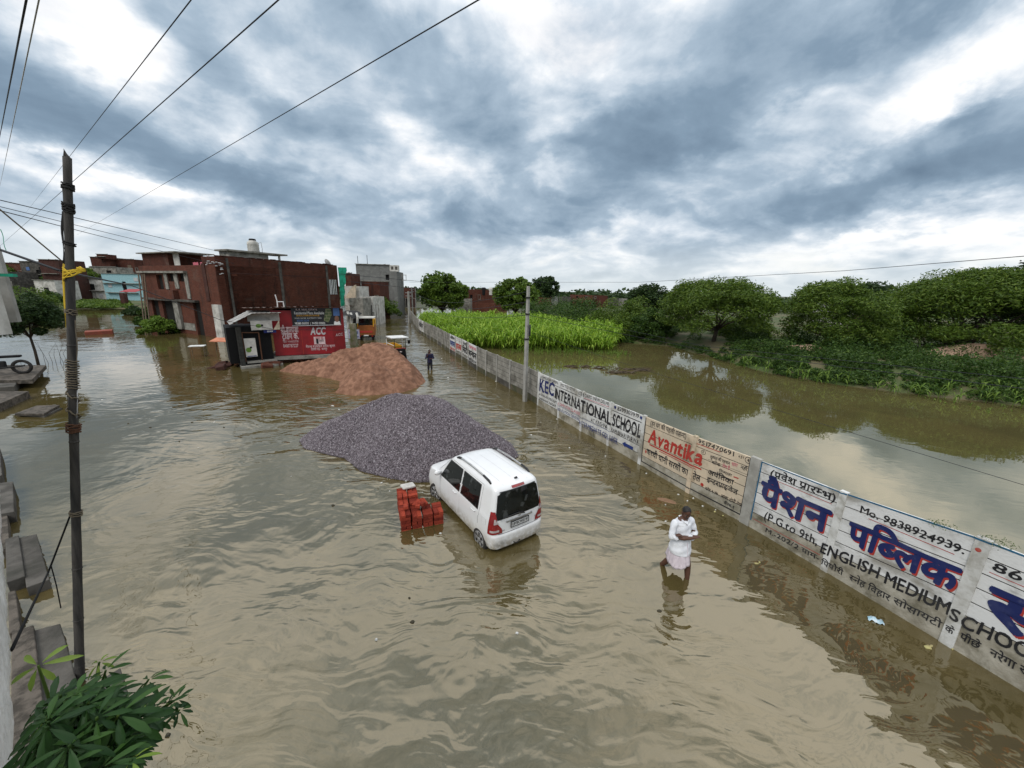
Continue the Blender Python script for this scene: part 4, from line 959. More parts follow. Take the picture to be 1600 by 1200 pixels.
# sand ridge on the bank
def mound(px, py, L, Wd, h, rz, nm, lab, cat='sand bank'):
    c = G(px, py, 1.1); xs = np.linspace(-1, 1, 40); P = []
    for u in xs:
        P.append([(u*L, v*Wd, (max(0, 1-abs(u)**3)*max(0, 1-v*v))*h*(.65+.6*vnoise(np.array([u*2.5+px]), np.array([v*1.2]), 5)[0])-.1) for v in np.linspace(-1, 1, 14)])
    o = MB().grid(P).build(nm, M['banksand'], smooth=True); o.location = (c.x, c.y, bz(c.x, c.y)); o.rotation_euler = (0, 0, rz); tag(o, lab, cat)
M['banksand'] = mat('pale_pink_sand', (.40, .27, .19), (.30, .20, .14), 1.2, .95, bump=.4, bscale=6)
mound(1575, 560, 6.5, 1.5, 1.1, rad(-12), 'sand_ridge', 'long low pinkish sand ridge on the far bank below the right hand dark trees')
mound(1262, 548, 3.0, 1.2, .55, rad(-20), 'sand_ridge', 'small pale sand ridge on the bank beside the acacia trunk')
#mound(1420, 560, 3.0, 1.3, .8, rad(-10), 'sand_ridge', 'short sandy patch among shrubs below the widest acacia')
def bt(x, y): return (x, y, bz(x, y))
tree('acacia_tree', 'wide umbrella crowned acacia, leftmost on the far bank, with its trunk in clear view', 'tree', bt(21.0, 39.6), 6.4, 4.9, 'leaf_ac', nleaf=42000, seed=4, L=.28, Wd=.09, base=.24, trunk_r=.2, gaps=1.15)
tree('acacia_tree', 'middle acacia on the far bank with a yellowish rounded crown near the sand ridge', 'tree', bt(29.3, 35.0), 6.0, 3.75, 'leaf_ac', nleaf=38000, seed=9, L=.26, Wd=.085, base=.14, trunk_r=.22, gaps=1.15)
tree('acacia_tree', 'widest dome shaped acacia on the far bank at the right of the picture', 'tree', bt(41.5, 34.5), 6.9, 5.5, 'leaf_ac', nleaf=95000, seed=13, L=.28, Wd=.09, base=.04, trunk_r=.26, gaps=1.45)
tree('broadleaf_tree', 'tall dark broadleaf tree at the right edge behind the widest acacia', 'tree', bt(53.5, 38.0), 9.0, 4.6, 'leaf_dk', 'round', 22000, 21, .40, .22, base=.10, trunk_r=.3)
tree('broadleaf_tree', 'dark broadleaf tree cut off by the right edge of the picture', 'tree', bt(59.0, 34.5), 9.8, 5.0, 'leaf_dk', 'round', 22000, 22, .40, .22, base=.08, trunk_r=.3)
tree('broadleaf_tree', 'dark small crowned tree behind the middle acacia beside the whitewashed house', 'tree', bt(46.5, 51.0), 6.6, 3.2, 'leaf_dk', 'round', 8000, 23, .38, .2, base=.2)
tree('broadleaf_tree', 'dark tree peeping above the thorn scrub left of the leftmost acacia', 'tree', bt(19.2, 55.0), 5.9, 3.0, 'leaf_dk', 'round', 8000, 24, .36, .2, base=.2)
tree('broadleaf_tree', 'round full crowned tree standing beyond the crop at the end of the street', 'tree', (-16.2, 88.0, 0), 8.8, 5.2, 'leaf_br', 'round', 16000, 31, .60, .36, base=.06, trunk_r=.3)
tree('broadleaf_tree', 'uneven broadleaf tree behind the concrete pole in the field', 'tree', (.7, 84.0, 0), 8.4, 4.3, 'leaf_br', 'round', 13000, 36, .58, .34, base=.08, trunk_r=.28)
for i, (x, y, h, r, s, lab) in enumerate([(9.8, 57, 4.6, 4.4, 41, 'thorn scrub mass just right of the field pole, top level with far houses'), (14.6, 50.0, 4.3, 4.0, 42, 'tall thorn scrub behind the right end of the crop'), (16.4, 45.5, 3.3, 2.6, 43, 'thorn scrub touching the left side of the leftmost acacia'), (13.8, 46.5, 2.6, 2.4, 44, 'low rounded scrub at the water corner beside the crop'), (5.5, 66, 4.4, 4.4, 45, 'thorn scrub behind the crop left of the tallest scrub'), (27.0, 45.0, 2.2, 3.0, 46, 'scrub filling the gap between the left and middle acacias'), (36.0, 38.0, 1.5, 2.2, 47, 'scrub between the middle acacia and the widest acacia'), (49.5, 31.5, 3.0, 3.2, 48, 'scrub at the foot of the dark right hand trees')]):
    tree('thorn_scrub', lab, 'scrub', (x, y, max(.2, bz(x, y)-.1)), h, r, 'leaf_ac' if i % 2 else 'leaf_bush', 'bush', 13000, s, .28, .11, trunk_r=.1, gaps=1.1)
# undergrowth along the water's edge: nobody could count it
rg = np.random.default_rng(5); cs = []; 
cl = rg.uniform(0, 1, 5200); 
seg = np.linalg.norm(np.diff(edge, axis=0), axis=1); cumL = np.concatenate([[0], np.cumsum(seg)])
for i in range(620):
    s = rg.uniform(cumL[1], cumL[11]); k = np.searchsorted(cumL, s)-1; t = (s-cumL[k])/seg[k]; p = edge[k]+(edge[k+1]-edge[k])*t; e = (edge[k+1]-edge[k])/seg[k]; nrm = np.array([-e[1], e[0]])
    dd = rg.uniform(.05, 1.0)**1.3*(5.5 if i < 330 else 15); p = p+nrm*dd
    if 16.5 < p[0] < 24 and 35.5 < p[1] < 44 and dd > .9 and rg.random() < .93: continue
    r = rg.uniform(.35, .95)*(.8+.08*dd); h = rg.uniform(.5, 1.35)*(.75+.05*dd)*(1.2 if p[0] > 26 else 1); m_ = int(260*r)+60; h *= rg.choice([.3, .6, 1.2])
    dv = rg.normal(0, 1, (m_, 3)); dv /= np.linalg.norm(dv, axis=1, keepdims=True); dv *= rg.uniform(.3, 1, (m_, 1))**.5; dv[:, 2] = np.abs(dv[:, 2])
    cs.append(np.stack([p[0]+dv[:, 0]*r, p[1]+dv[:, 1]*r, max(bz(*p), 0)+dv[:, 2]*h], 1))
cs = np.concatenate(cs); V, F = leaves(cs, .19, .085, axis=np.array([0, 0, .5]))
tag(tri_mesh('undergrowth', V, F, [M['leaf_bush']]), 'dense green undergrowth of weeds and low shrubs along the far bank waterline', 'undergrowth', kind='stuff')
# the standing crop behind the wall, and reedy blades at the right end of the bank
def blades(pts, hmin, hmax, nl, Lf, Wf, seed, m_, name, label, cat):
    rng = np.random.default_rng(seed); VV = []; n_ = len(pts); H = rng.uniform(hmin, hmax, n_)*(.45+1.1*fbm(pts[:, 0]*.35, pts[:, 1]*.35, 3, 91))
    for k in range(nl):
        th = rng.uniform(0, 6.28, n_)+k*2.4; z0 = H*(.18+.70*k/nl)*rng.uniform(.9, 1.05, n_); Lk = Lf*rng.uniform(.7, 1.2, n_); dirx, diry = np.cos(th), np.sin(th); px_, py_ = -diry, dirx
        prof = [(0, 0, .5), (.38, .34, 1.0), (.78, .36, .8), (1.05, .02, .08)]
        row = []
        for u, v, w in prof:
            cx = pts[:, 0]+dirx*Lk*u*.8; cy = pts[:, 1]+diry*Lk*u*.8; cz = z0+Lk*v*rng.uniform(.7, 1.2, n_)
            row.append((np.stack([cx-px_*Wf*w/2, cy-py_*Wf*w/2, cz], 1), np.stack([cx+px_*Wf*w/2, cy+py_*Wf*w/2, cz], 1)))
        for (a, b), (c, d) in zip(row, row[1:]): VV.append(np.stack([a, b, d, c], 1))
    st = .035
    for ax in ((1, 0), (0, 1)):
        o_ = np.array([ax[0]*st/2, ax[1]*st/2, 0]); b0 = np.stack([pts[:, 0], pts[:, 1], np.full(n_, -.1)], 1); b1 = np.stack([pts[:, 0], pts[:, 1], H], 1); VV.append(np.stack([b0-o_, b0+o_, b1+o_*.5, b1-o_*.5], 1))
    V = np.concatenate(VV).reshape(-1, 3); F = np.arange(len(V)).reshape(-1, 4)
    o = tri_mesh(name, V, F, [M[m_]]); return tag(o, label, cat, kind='stuff')
cp = [(-1.3, 36.6), (1.8, 36.1), (6.0, 36.5), (9.6, 36.9), (10.6, 39.5), (13.0, 45.0), (14.6, 54), (6, 60), (-6, 64), (-14.2, 63), (-14.2, 58), (-11.8, 50.4), (-8.1, 42.8), (-6.2, 38.6), (-4.2, 36.6)]
def inpoly(pts, poly):
    P = np.array(poly); ins = np.zeros(len(pts), bool)
    for a, b in zip(P, np.roll(P, -1, 0)):
        c = (a[1] > pts[:, 1]) != (b[1] > pts[:, 1]); xi = (b[0]-a[0])*(pts[:, 1]-a[1])/(b[1]-a[1]+1e-12)+a[0]; ins ^= c & (pts[:, 0] < xi)
    return pts[ins]
gx, gy = np.meshgrid(np.arange(-16, 16, .5), np.arange(35, 66, .5)); pts = np.stack([gx.ravel(), gy.ravel()], 1); rg = np.random.default_rng(8); pts = pts+rg.uniform(-.2, .2, pts.shape)
pts = inpoly(pts, cp); e_n = fbm(pts[:, 0]*.5, pts[:, 1]*.5, 3, 3); pts = pts[(e_n > .18)]
blades(pts, 1.7, 2.5, 9, 1.1, .13, 12, 'leaf_crop', 'standing_crop', 'tall bright green fodder crop growing out of the flooded field behind the wall', 'crop')
q = []
for i in range(120):
    t = rg.uniform(); p = edge[9]+(edge[11]-edge[9])*t; q.append((p[0]+rg.uniform(-.5, 2.6), p[1]+rg.uniform(-.6, 1.6)))
for i in range(26):
    s = rg.uniform(0, 1); k = rg.integers(5, 9); p = edge[k]+(edge[k+1]-edge[k])*s; q.append((p[0]-rg.uniform(.1, .9), p[1]-rg.uniform(.0, .6)))
blades(np.array(q), .5, 1.3, 5, .7, .07, 14, 'leaf_lime', 'reeds', 'pale green reedy grass blades along the right hand waterline', 'reeds')
q = np.stack([rg.uniform(-1, 11, 260), 36.4-np.abs(rg.normal(0, 1.6, 260))], 1); blades(q, .15, .55, 3, .28, .03, 15, 'leaf_lime', 'drowned_grass', 'sparse drowned grass blades standing in still water before the crop', 'grass')
q = np.stack([rg.uniform(24, 34, 420), rg.uniform(14, 24, 420)], 1); d_q = bank_d(q[:, 0], q[:, 1]); q = q[(d_q < 0) & (d_q > -3.0)]; blades(q, .05, .22, 2, .22, .03, 16, 'leaf_lime', 'drowned_grass', 'short drowned grass specks on the water below the right hand bank', 'grass')
# drifting branches in the field
for px, py, L, rz, s, lab in ((908, 574, 3.0, -.05, 1, 'long dark drifting branch nearest the crop'), (962, 583, 2.6, .1, 2, 'brown drift of twigs nearer the painted wall'), (985, 578, 2.2, -.1, 3, 'thin drifting branch farthest right in the field')):
    mb = MB(); r = random.Random(s)
    for k in range(16):
        x = r.uniform(-L/2, L/2); y = r.uniform(-.25, .25); a = r.uniform(-.5, .5); l = r.uniform(.4, 1.3)
        mb.tube([(x, y, .0), (x+l*.5*math.cos(a), y+l*.5*math.sin(a), r.uniform(.03, .14)), (x+l*math.cos(a), y+l*math.sin(a), r.uniform(-.02, .16))], [.05, .035, .01], 5)
    o = mb.build('drift_branch', mat('wet_wood', (.06, .045, .03), (.10, .075, .05), 5, .9) if 'wetwood' not in M else M['wetwood']); M['wetwood'] = o.data.materials[0]; p = G(px, py); o.location = p; o.rotation_euler = (0, 0, rz); tag(o, lab, 'driftwood')

# far-off tree line that closes the horizon: reads as one mass
rg = np.random.default_rng(33); cs = []
for i in range(900):
    a = rg.uniform(-1.15, 1.2); Rr = rg.uniform(175, 290); x, y = Rr*math.sin(a), Rr*math.cos(a)
    if x < -20 and rg.random() < .3: continue
    h = rg.uniform(3.0, 6.4)*(.8+.5*vnoise(np.array([a*22.]), np.array([1.]), 9)[0]); r = rg.uniform(3.5, 8); m_ = 55
    dv = rg.normal(0, 1, (m_, 3)); dv /= np.linalg.norm(dv, axis=1, keepdims=True); dv *= rg.uniform(.3, 1, (m_, 1))**.4
    cs.append(np.stack([x+dv[:, 0]*r, y+dv[:, 1]*r, h*.5+dv[:, 2]*h*.55], 1))
V, F = leaves(np.concatenate(cs), 1.9, 1.3); tag(tri_mesh('far_wood', V, F, [M['leaf_dk']]), 'dark far-off belt of trees along the horizon behind the houses', 'trees', kind='stuff')
# ------------------------------------------------------------------ buildings
def HZ(px, py, P):                        # height of the sight line over plan point P
    d = ray(px, py); return CAM_H+d[2]*math.hypot(P[0], P[1])/math.hypot(d[0], d[1])
def cross(px, P, d):                      # u along plan line P + u d where it meets photo column px (near mid height)
    r = ray(px, 470); A = np.array([[r[0], -d[0]], [r[1], -d[1]]]); t, u = np.linalg.solve(A, np.array([P[0], P[1]])); return u
def facade(mb, P, d, L, zb, zt, ops=(), dep=.25, wall=0, hole=1, flip=False):
    d = Vector((d[0], d[1], 0)).normalized(); nrm = Vector((d.y, -d.x, 0))*(-1 if flip else 1)
    us = sorted({0, L, *[min(max(o[k], 0), L) for o in ops for k in (0, 1)]}); zs = sorted({zb, zt, *[min(max(o[k], zb), zt) for o in ops for k in (2, 3)]})
    pt = lambda u, z, o=0.0: Vector((P[0], P[1], 0))+d*u+Vector((0, 0, z))-nrm*o
    fc = [(0, 1, 2, 3)] if not flip else [(3, 2, 1, 0)]
    for a, b in zip(us, us[1:]):
        for c, e in zip(zs, zs[1:]):
            um, zm = (a+b)/2, (c+e)/2
            mb.mi = wall
            if not any(o[0] < um < o[1] and o[2] < zm < o[3] for o in ops): mb.add([pt(a, c), pt(b, c), pt(b, e), pt(a, e)], fc)
    for o in ops:
        a, b, c, e = o[:4]; mb.mi = wall
        mb.add([pt(a, c), pt(a, c, dep), pt(a, e, dep), pt(a, e)], fc); mb.add([pt(b, c, dep), pt(b, c), pt(b, e), pt(b, e, dep)], fc)
        mb.add([pt(a, e), pt(a, e, dep), pt(b, e, dep), pt(b, e)], fc); mb.add([pt(a, c, dep), pt(a, c), pt(b, c), pt(b, c, dep)], fc)
        mb.mi = hole; mb.add([pt(a, c, dep), pt(b, c, dep), pt(b, e, dep), pt(a, e, dep)], fc)
    mb.mi = 0
def shell(mb, P, d1, L1, d2, L2, zb, zt, ops1=(), ops2=(), roof=2):
    """four walls and a flat roof with a parapet rim; faces 1 (along d1) and 2 (along d2) carry openings"""
    P = Vector((P[0], P[1], 0)); d1 = Vector((d1[0], d1[1], 0)).normalized(); d2 = Vector((d2[0], d2[1], 0)).normalized()
    c = d1.x*d2.y-d1.y*d2.x
    f1 = c < 0; f2 = c > 0
    facade(mb, P, d1, L1, zb, zt, ops1, flip=f1); facade(mb, P, d2, L2, zb, zt, ops2, flip=f2)
    a, b = P+d2*L2, P+d1*L1
    facade(mb, a, d1, L1, zb, zt, (), flip=not f1); facade(mb, b, d2, L2, zb, zt, (), flip=not f2)
    mb.mi = roof; z = zt-.45
    q = [P, P+d1*L1, P+d1*L1+d2*L2, P+d2*L2]; mb.add([Vector((p.x, p.y, z)) for p in q], [(0, 1, 2, 3)])
    w = .12; inn = [P+d1*w+d2*w, P+d1*(L1-w)+d2*w, P+d1*(L1-w)+d2*(L2-w), P+d1*w+d2*(L2-w)]
    for i in range(4):
        j = (i+1) % 4; mb.mi = 0
        mb.add([(q[i].x, q[i].y, zt), (q[j].x, q[j].y, zt), (inn[j].x, inn[j].y, zt), (inn[i].x, inn[i].y, zt)], [(0, 1, 2, 3)])
        mb.add([(inn[i].x, inn[i].y, zt), (inn[j].x, inn[j].y, zt), (inn[j].x, inn[j].y, z), (inn[i].x, inn[i].y, z)], [(0, 1, 2, 3)])
    mb.mi = 0
def strip(P, d, u0, u1, z0, z1, proud=.06, back=.05, flip=False):
    d = Vector((d[0], d[1], 0)).normalized(); nrm = Vector((d.y, -d.x, 0))*(-1 if flip else 1); mb = MB()
    c = Vector((P[0], P[1], 0))+d*((u0+u1)/2)+nrm*((proud-back)/2)+Vector((0, 0, (z0+z1)/2))
    mb.box(c, (abs(u1-u0), proud+back, z1-z0), math.atan2(d.y, d.x)); return mb
# --- the big brick house on the corner
K = Vector((-30.4, 40.0)); DR = Vector((.44, .90)).normalized(); DL = Vector((-.90, .44)).normalized()
LR = cross(531, K, DR); LLn = cross(229, K, DL)
ur = lambda px: cross(px, K, DR); ul = lambda px: cross(px, K, DL)
zR = HZ(365, 401, K); 
big = thing('brick_house', 'big unplastered dark brick house whose long bare flank rises behind the red kiosk', 'house')
mb = MB(); z1 = HZ(530, 416, K+DR*LR)
ZT = (zR+z1)/2
wops = [(ur(516.5), ur(529.5), HZ(522, 460, K+DR*ur(522)), HZ(522, 437, K+DR*ur(522)))]
nb = lambda px, y0, y1, w=2.2: (ur(px-w), ur(px+w), HZ(px, y1, K+DR*ur(px)), HZ(px, y0, K+DR*ur(px)))
shell(mb, K, DR, LR, DL, ul(325.5), -.3, ZT, wops+[nb(372, 426, 431, 4), nb(434, 429, 433, 3)])
mb.build('wall', [M['brick'], M['hole'], M['conc']], big)
for px0, px1 in ((362, 365.5), (441.5, 445.5), (513, 516)): strip(K, DR, ur(px0), ur(px1), -.3, ZT-.1).build('column', M['conc_dk'], big)
strip(K, DR, ur(365), ur(513), HZ(440, 431, K+DR*ur(440)), HZ(440, 429.5, K+DR*ur(440)), .03).build('lintel_band', M['brick_dk'], big)
g_ = MB(); 
for px in (517.5, 519.5, 522, 524.5, 527): g_.box(tuple((K+DR*ur(px)).to_3d()+Vector((0, 0, (wops[0][2]+wops[0][3])/2))+Vector((DR.y, -DR.x, 0))*.02), (.09, .05, wops[0][3]-wops[0][2]), math.atan2(DR.y, DR.x))
g_.build('window_bars', M['white'], big)
st_ = MB(); u_ = ur(532); pe = K+DR*LR
# roof room, slab
nR = Vector((-DR.y, DR.x)); rr0 = K+DR*ur(371)+nR*.35
zs0 = HZ(371, 389, rr0)-.35
u_of = lambda px, P: cross(px, P, DR)
rm = MB(); Lrm = u_of(428, rr0); shell(rm, rr0, DR, Lrm, nR, 1.7, ZT-.5, zs0+.1); roomo = rm.build('roof_room', [M['conc'], M['hole'], M['conc_dk']], big)
sl = MB(); c = rr0+DR*(Lrm*.5+.9)+nR*.8; sl.box((c.x, c.y, zs0+.18), (Lrm+2.4, 2.3, .16), math.atan2(DR.y, DR.x)); sl.build('roof_slab', M['conc'], roomo)
pz = MB(); c = rr0+DR*(Lrm+1.4)+nR*.2; pz.box((c.x, c.y, (ZT+zs0)/2), (.18, .18, zs0-ZT+.5)); pz.build('prop', M['plaster'], roomo)
# ragged brick parapet
rp = random.Random(4); pp = MB()
for i in range(60):
    u = rp.uniform(.2, LR-.3); pp.box(tuple((K+DR*u+nR*.06).to_3d()+Vector((0, 0, ZT+.03+rp.uniform(0, .06)))), (rp.uniform(.2, .7), .14, rp.uniform(.06, .16)), math.atan2(DR.y, DR.x))
c_ = K+DR*(LR/2)+nR*.06; pp.box((c_.x, c_.y, ZT+.02), (LR-.1, .13, .05), math.atan2(DR.y, DR.x)); pp.build('ragged_top_course', M['brick'], big)
tk = thing('water_tank', 'white plastic water tank with black lid on the roof slab of the big brick house', 'water tank'); ct = rr0+DR*u_of(415, rr0)*.97+nR*.8; zt_ = zs0+.26
k_ = math.hypot(*ct)/590*1.0
MB().lathe([(.55, 0), (.58, .1), (.55, .35), (.58, .4), (.55, .7), (.58, .75), (.54, 1.05), (.34, 1.2), (.32, 1.26)], 18).build('tank_body', M['plaster'], tk, smooth=True); MB().lathe([(.34, 1.26), (.36, 1.3), (.30, 1.42), (.05, 1.45)], 16).build('lid', M['black'], tk); tk.location = (ct.x, ct.y, zt_)
MB().tube([(.5, .2, 1.0), (.75, .3, 1.1), (.8, .3, .4), (.7, .3, -.4)], .03, 5).build('pipe', M['greyw'], tk)
def dish(px, py, P, label, r=.45):
    z = HZ(px, py, P); t = thing('satellite_dish', label, 'satellite dish', (P.x, P.y, z)); mb = MB(); mb.grid([[Vector((r*k*math.cos(a), r*k*math.sin(a), .28*r*k*k)) for a in np.linspace(0, 2*math.pi, 15)] for k in (0.02, .35, .7, 1)])
    d = mb.build('reflector', M['greyw'], t, smooth=True); d.rotation_euler = (rad(62), 0, rad(150)); MB().tube([(0, 0, 0), (0, .1, -.9)], .035, 5).build('mast', M['steel'], t)
dish(521, 412, K+DR*ur(521)+nR*.6, 'grey satellite dish on the roof edge near the green cloth', .55)
m, n = new_mat('green_shade_cloth'); p = n.n('ShaderNodeNewGeometry').outputs['Position']; b_ = n.n('ShaderNodeBsdfPrincipled', i={'Base Color': n.mix(n.mr(n.noise(p, 2, 4).outputs[0], .4, .6), (.008, .22, .13), (.015, .33, .21)), 'Roughness': .9}); out_mat(n, b_.outputs[0]); M['greencloth'] = m
cl = MB(); P_ = []
for i in range(14):
    z = HZ(535, 418, pe)-(HZ(535, 418, pe)-HZ(535, 478, pe))*i/13; w = 1.25-.75*(i/13)+.1*math.sin(i*1.7)
    P_.append([Vector((pe.x+.15+w*j/6*.9, pe.y-.1+.10*math.sin(j*2.4+i*.3), z)) for j in range(7)])
tag(cl.grid(P_).build('green_cloth', M['greencloth'], smooth=True), 'green shade cloth hanging down the street corner of the big brick house', 'cloth')
# --- left wing: a separate older house with an overhanging upper floor
lw = thing('brick_house', 'brick house with concrete framed windows and a flooded dark ground floor behind leafy shrubs', 'house')
ZL = HZ(300, 415, K+DL*ul(300)); zl = lambda px, py: HZ(px, py, K+DL*ul(px)); mb = MB()
zo = zl(290, 468)
o_up = [(ul(280), ul(271), zl(276, 440), zl(276, 428)), (ul(296), ul(287), zl(292, 440), zl(292, 428)), (ul(262), ul(253), zl(258, 452), zl(258, 430))]
o_dn = [(ul(274), ul(254), -.3, zo-.1), (ul(313), ul(302), -.3, zo-.15), (ul(248), ul(238), -.3, zo-.3)]
o_up = [(a, b, c, e) if a < b else (b, a, c, e) for a, b, c, e in o_up]; o_dn = [(a, b, c, e) if a < b else (b, a, c, e) for a, b, c, e in o_dn]
nL = Vector((DL.y, -DL.x)); nL = nL if nL.dot(K) > 0 else -nL
shell(mb, K-nL*.1, DL, LLn, nL, LR*.9, -.3, ZL, o_up+o_dn); mb.build('wall', [M['brick2'], M['hole'], M['conc']], lw)
fl = nL.dot(Vector((DL.y, -DL.x))) > 0
def lstrip(px0, px1, y0, y1, proud, name, m_):
    a, b = sorted((ul(px0), ul(px1))); q = (px0+px1)/2; return strip(K-nL*.1, DL, a, b, zl(q, y1), zl(q, y0), proud, .05, flip=fl).build(name, M[m_], lw)
lstrip(229, 302, 424, 427, .35, 'floor_slab', 'conc'); lstrip(266, 270.5, 427, 452, .09, 'window_frame', 'conc'); lstrip(281, 286.5, 427, 451, .09, 'window_frame', 'conc'); lstrip(297, 302, 427, 467, .09, 'window_frame', 'conc')
lstrip(252, 283, 453, 467, .5, 'balcony_apron', 'brick2'); lstrip(232, 313, 467, 470, .45, 'floor_slab', 'conc_dk'); lstrip(275, 282.5, 470, 514, .28, 'pillar', 'conc'); lstrip(336, 346, 476, 530, .30, 'pillar', 'plaster'); lstrip(283, 300, 505, 516, .04, 'plinth', 'conc')
lstrip(326, 331, 412, 470, .07, 'column', 'brick_dk')
rp_ = MB(); r = random.Random(8)
for i in range(30):
    q = r.uniform(329, 356); yy = r.uniform(408, 431); a = ul(q); c = K+DL*a-nL*.02; rp_.box((c.x, c.y, zl(q, yy)), (r.uniform(.15, .45), .10, .07), math.atan2(DL.y, DL.x))
rp_.build('lime_patches', M['greyw'], lw)
# roof room of the left wing
P0 = K+DL*ul(231)+nL*.3; dm = -DL; Lq = abs(ul(231)-ul(270)); rm = MB(); zt2 = HZ(250, 398.5, P0); shell(rm, K+DL*ul(270)+nL*.3, DL, Lq, nL, 3.5, ZL-.4, zt2); ro = rm.build('roof_room', [M['brick'], M['hole'], M['conc']], lw)
sl = MB(); c = K+DL*((ul(231)+ul(287))/2)+nL*1.8; sl.box((c.x, c.y, zt2+.05), (abs(ul(231)-ul(287))+.4, 3.9, .12), math.atan2(DL.y, DL.x)); sl.build('roof_slab', M['conc'], ro)
dr = MB(); c = K+DL*((ul(275)+ul(284))/2)+nL*.5; dr.box((c.x, c.y, (ZL-.4+zt2)/2), (abs(ul(276)-ul(284)), .08, zt2-ZL+.4), math.atan2(DL.y, DL.x)); dr.build('door', M['plaster'], ro)
for q, lab in ((296, 'pink cloth drying on the roof line nearest the roof room'), (307, 'second pink cloth drying on the roof, beside the dish'), (319, 'pale pink sheet drying at the right end of the roof line')):
    c = K+DL*ul(q)+nL*1.2; zz = HZ(q, 416, c); o = MB().grid([[Vector((DL.x*(-.55+1.1*i/6), DL.y*(-.55+1.1*i/6), .75-.75*j/4+.03*math.sin(i*2))) for i in range(7)] for j in range(5)]).build('drying_cloth', M['inkpink'], smooth=True); o.location = (c.x, c.y, ZL-.35); tag(o, lab, 'cloth', 'laundry on the roof')
dish(305, 404, K+DL*ul(305)+nL*2.0, 'dark satellite dish among the laundry on the left brick house', .45)
# bamboo poles leaning on the left house
for q0, q1, lab in ((235, 249, 'left bamboo pole leaning on the overhanging brick house'), (241, 252, 'middle bamboo pole leaning on the overhanging brick house'), (244, 258, 'right bamboo pole leaning on the overhanging brick house')):
    a = K+DL*ul(q0)-nL*.6; b = K+DL*ul(q1)-nL*1.9; tag(MB().tube([(b.x, b.y, -.2), (a.x, a.y, zl(q0, 429))], .07, 6).build('bamboo_pole', M['wood']), lab, 'pole')
# --- generic house seen front-on from the camera's side
def pbox(name, label, px0, px1, yt, Y, dep, wm, ops=(), zb=-.3, yb=None, roofm='conc', group=None, cat='house', turn=0.0, detail=True):
    a = AT(px0, 460, Y); b = AT(px1, 460, Y); q = (px0+px1)/2; zt = AT(q, yt, Y).z; zb = AT(q, yb, Y).z if yb else zb
    t = thing(name, label, cat, ((a.x+b.x)/2, a.y, 0), turn, group); L = (b-a).to_2d().length; mb = MB()
    oo = []
    for f0, f1, g0, g1 in ops: oo.append((f0*L, f1*L, zb+g0*(zt-zb), zb+g1*(zt-zb)))
    P = Vector((-L/2, 0)); shell(mb, P, Vector((1, 0)), L, Vector((0, 1)), dep, zb, zt, [o for o in oo if True]); mb.build('wall', [M[wm], M['hole'], M[roofm]], t)
    for o in oo:
        f = MB(); x0, x1, z0, z1 = o
        for c, d_ in (((x0+x1)/2, z0), ((x0+x1)/2, z1)): f.box((c, -.02, d_), (x1-x0+.16, .1, .10))
        for x in (x0, x1): f.box((x, -.02, (z0+z1)/2), (.08, .1, z1-z0-.1))
        f.build('window_frame', M['conc'], t)
    if detail:
        r = random.Random(int(px0*3+Y)); H = zt-max(zb, 0)
        MB().box((0, -.06, zt+.05), (L+.2, .3, .12)).build('coping', M['conc'], t)
        for f in ((.5,) if H < 7 else (.36, .68)): MB().box((r.uniform(-.05, .05)*L, -.28, max(zb, 0)+H*f), (L*r.uniform(.75, 1.0), .55, .13)).build('sunshade_slab', M['conc'], t)
        for k in range(int(L/3.2)):
            x = -L/2+L*(k+.5)/max(1, int(L/3.2))+r.uniform(-.4, .4); z = max(zb, 0)+H*r.choice((.30, .60, .82)); w_ = r.uniform(.7, 1.2)
            if any(o[0]-.7 < x+L/2-L/2 < o[1]+.7 for o in oo): continue
            b = MB().box((x, -.03, z), (w_, .08, r.uniform(.8, 1.2))).build('shutter', M[r.choice(('dark', 'wood', 'blue_p', 'hole', 'greyw'))], t)
        for k in range(3): MB().tube([(r.uniform(-.5, .5)*L, 1.0, zt-.3), (r.uniform(-.5, .5)*L*.2+r.uniform(-.4, .4)*L, 1.0, zt+.2)], .05, 4).build('roof_pipe', M['dark'], t)
    return t, L, zb, zt
W2 = [(.12, .24, .55, .80), (.42, .54, .55, .80), (.72, .84, .55, .80)]
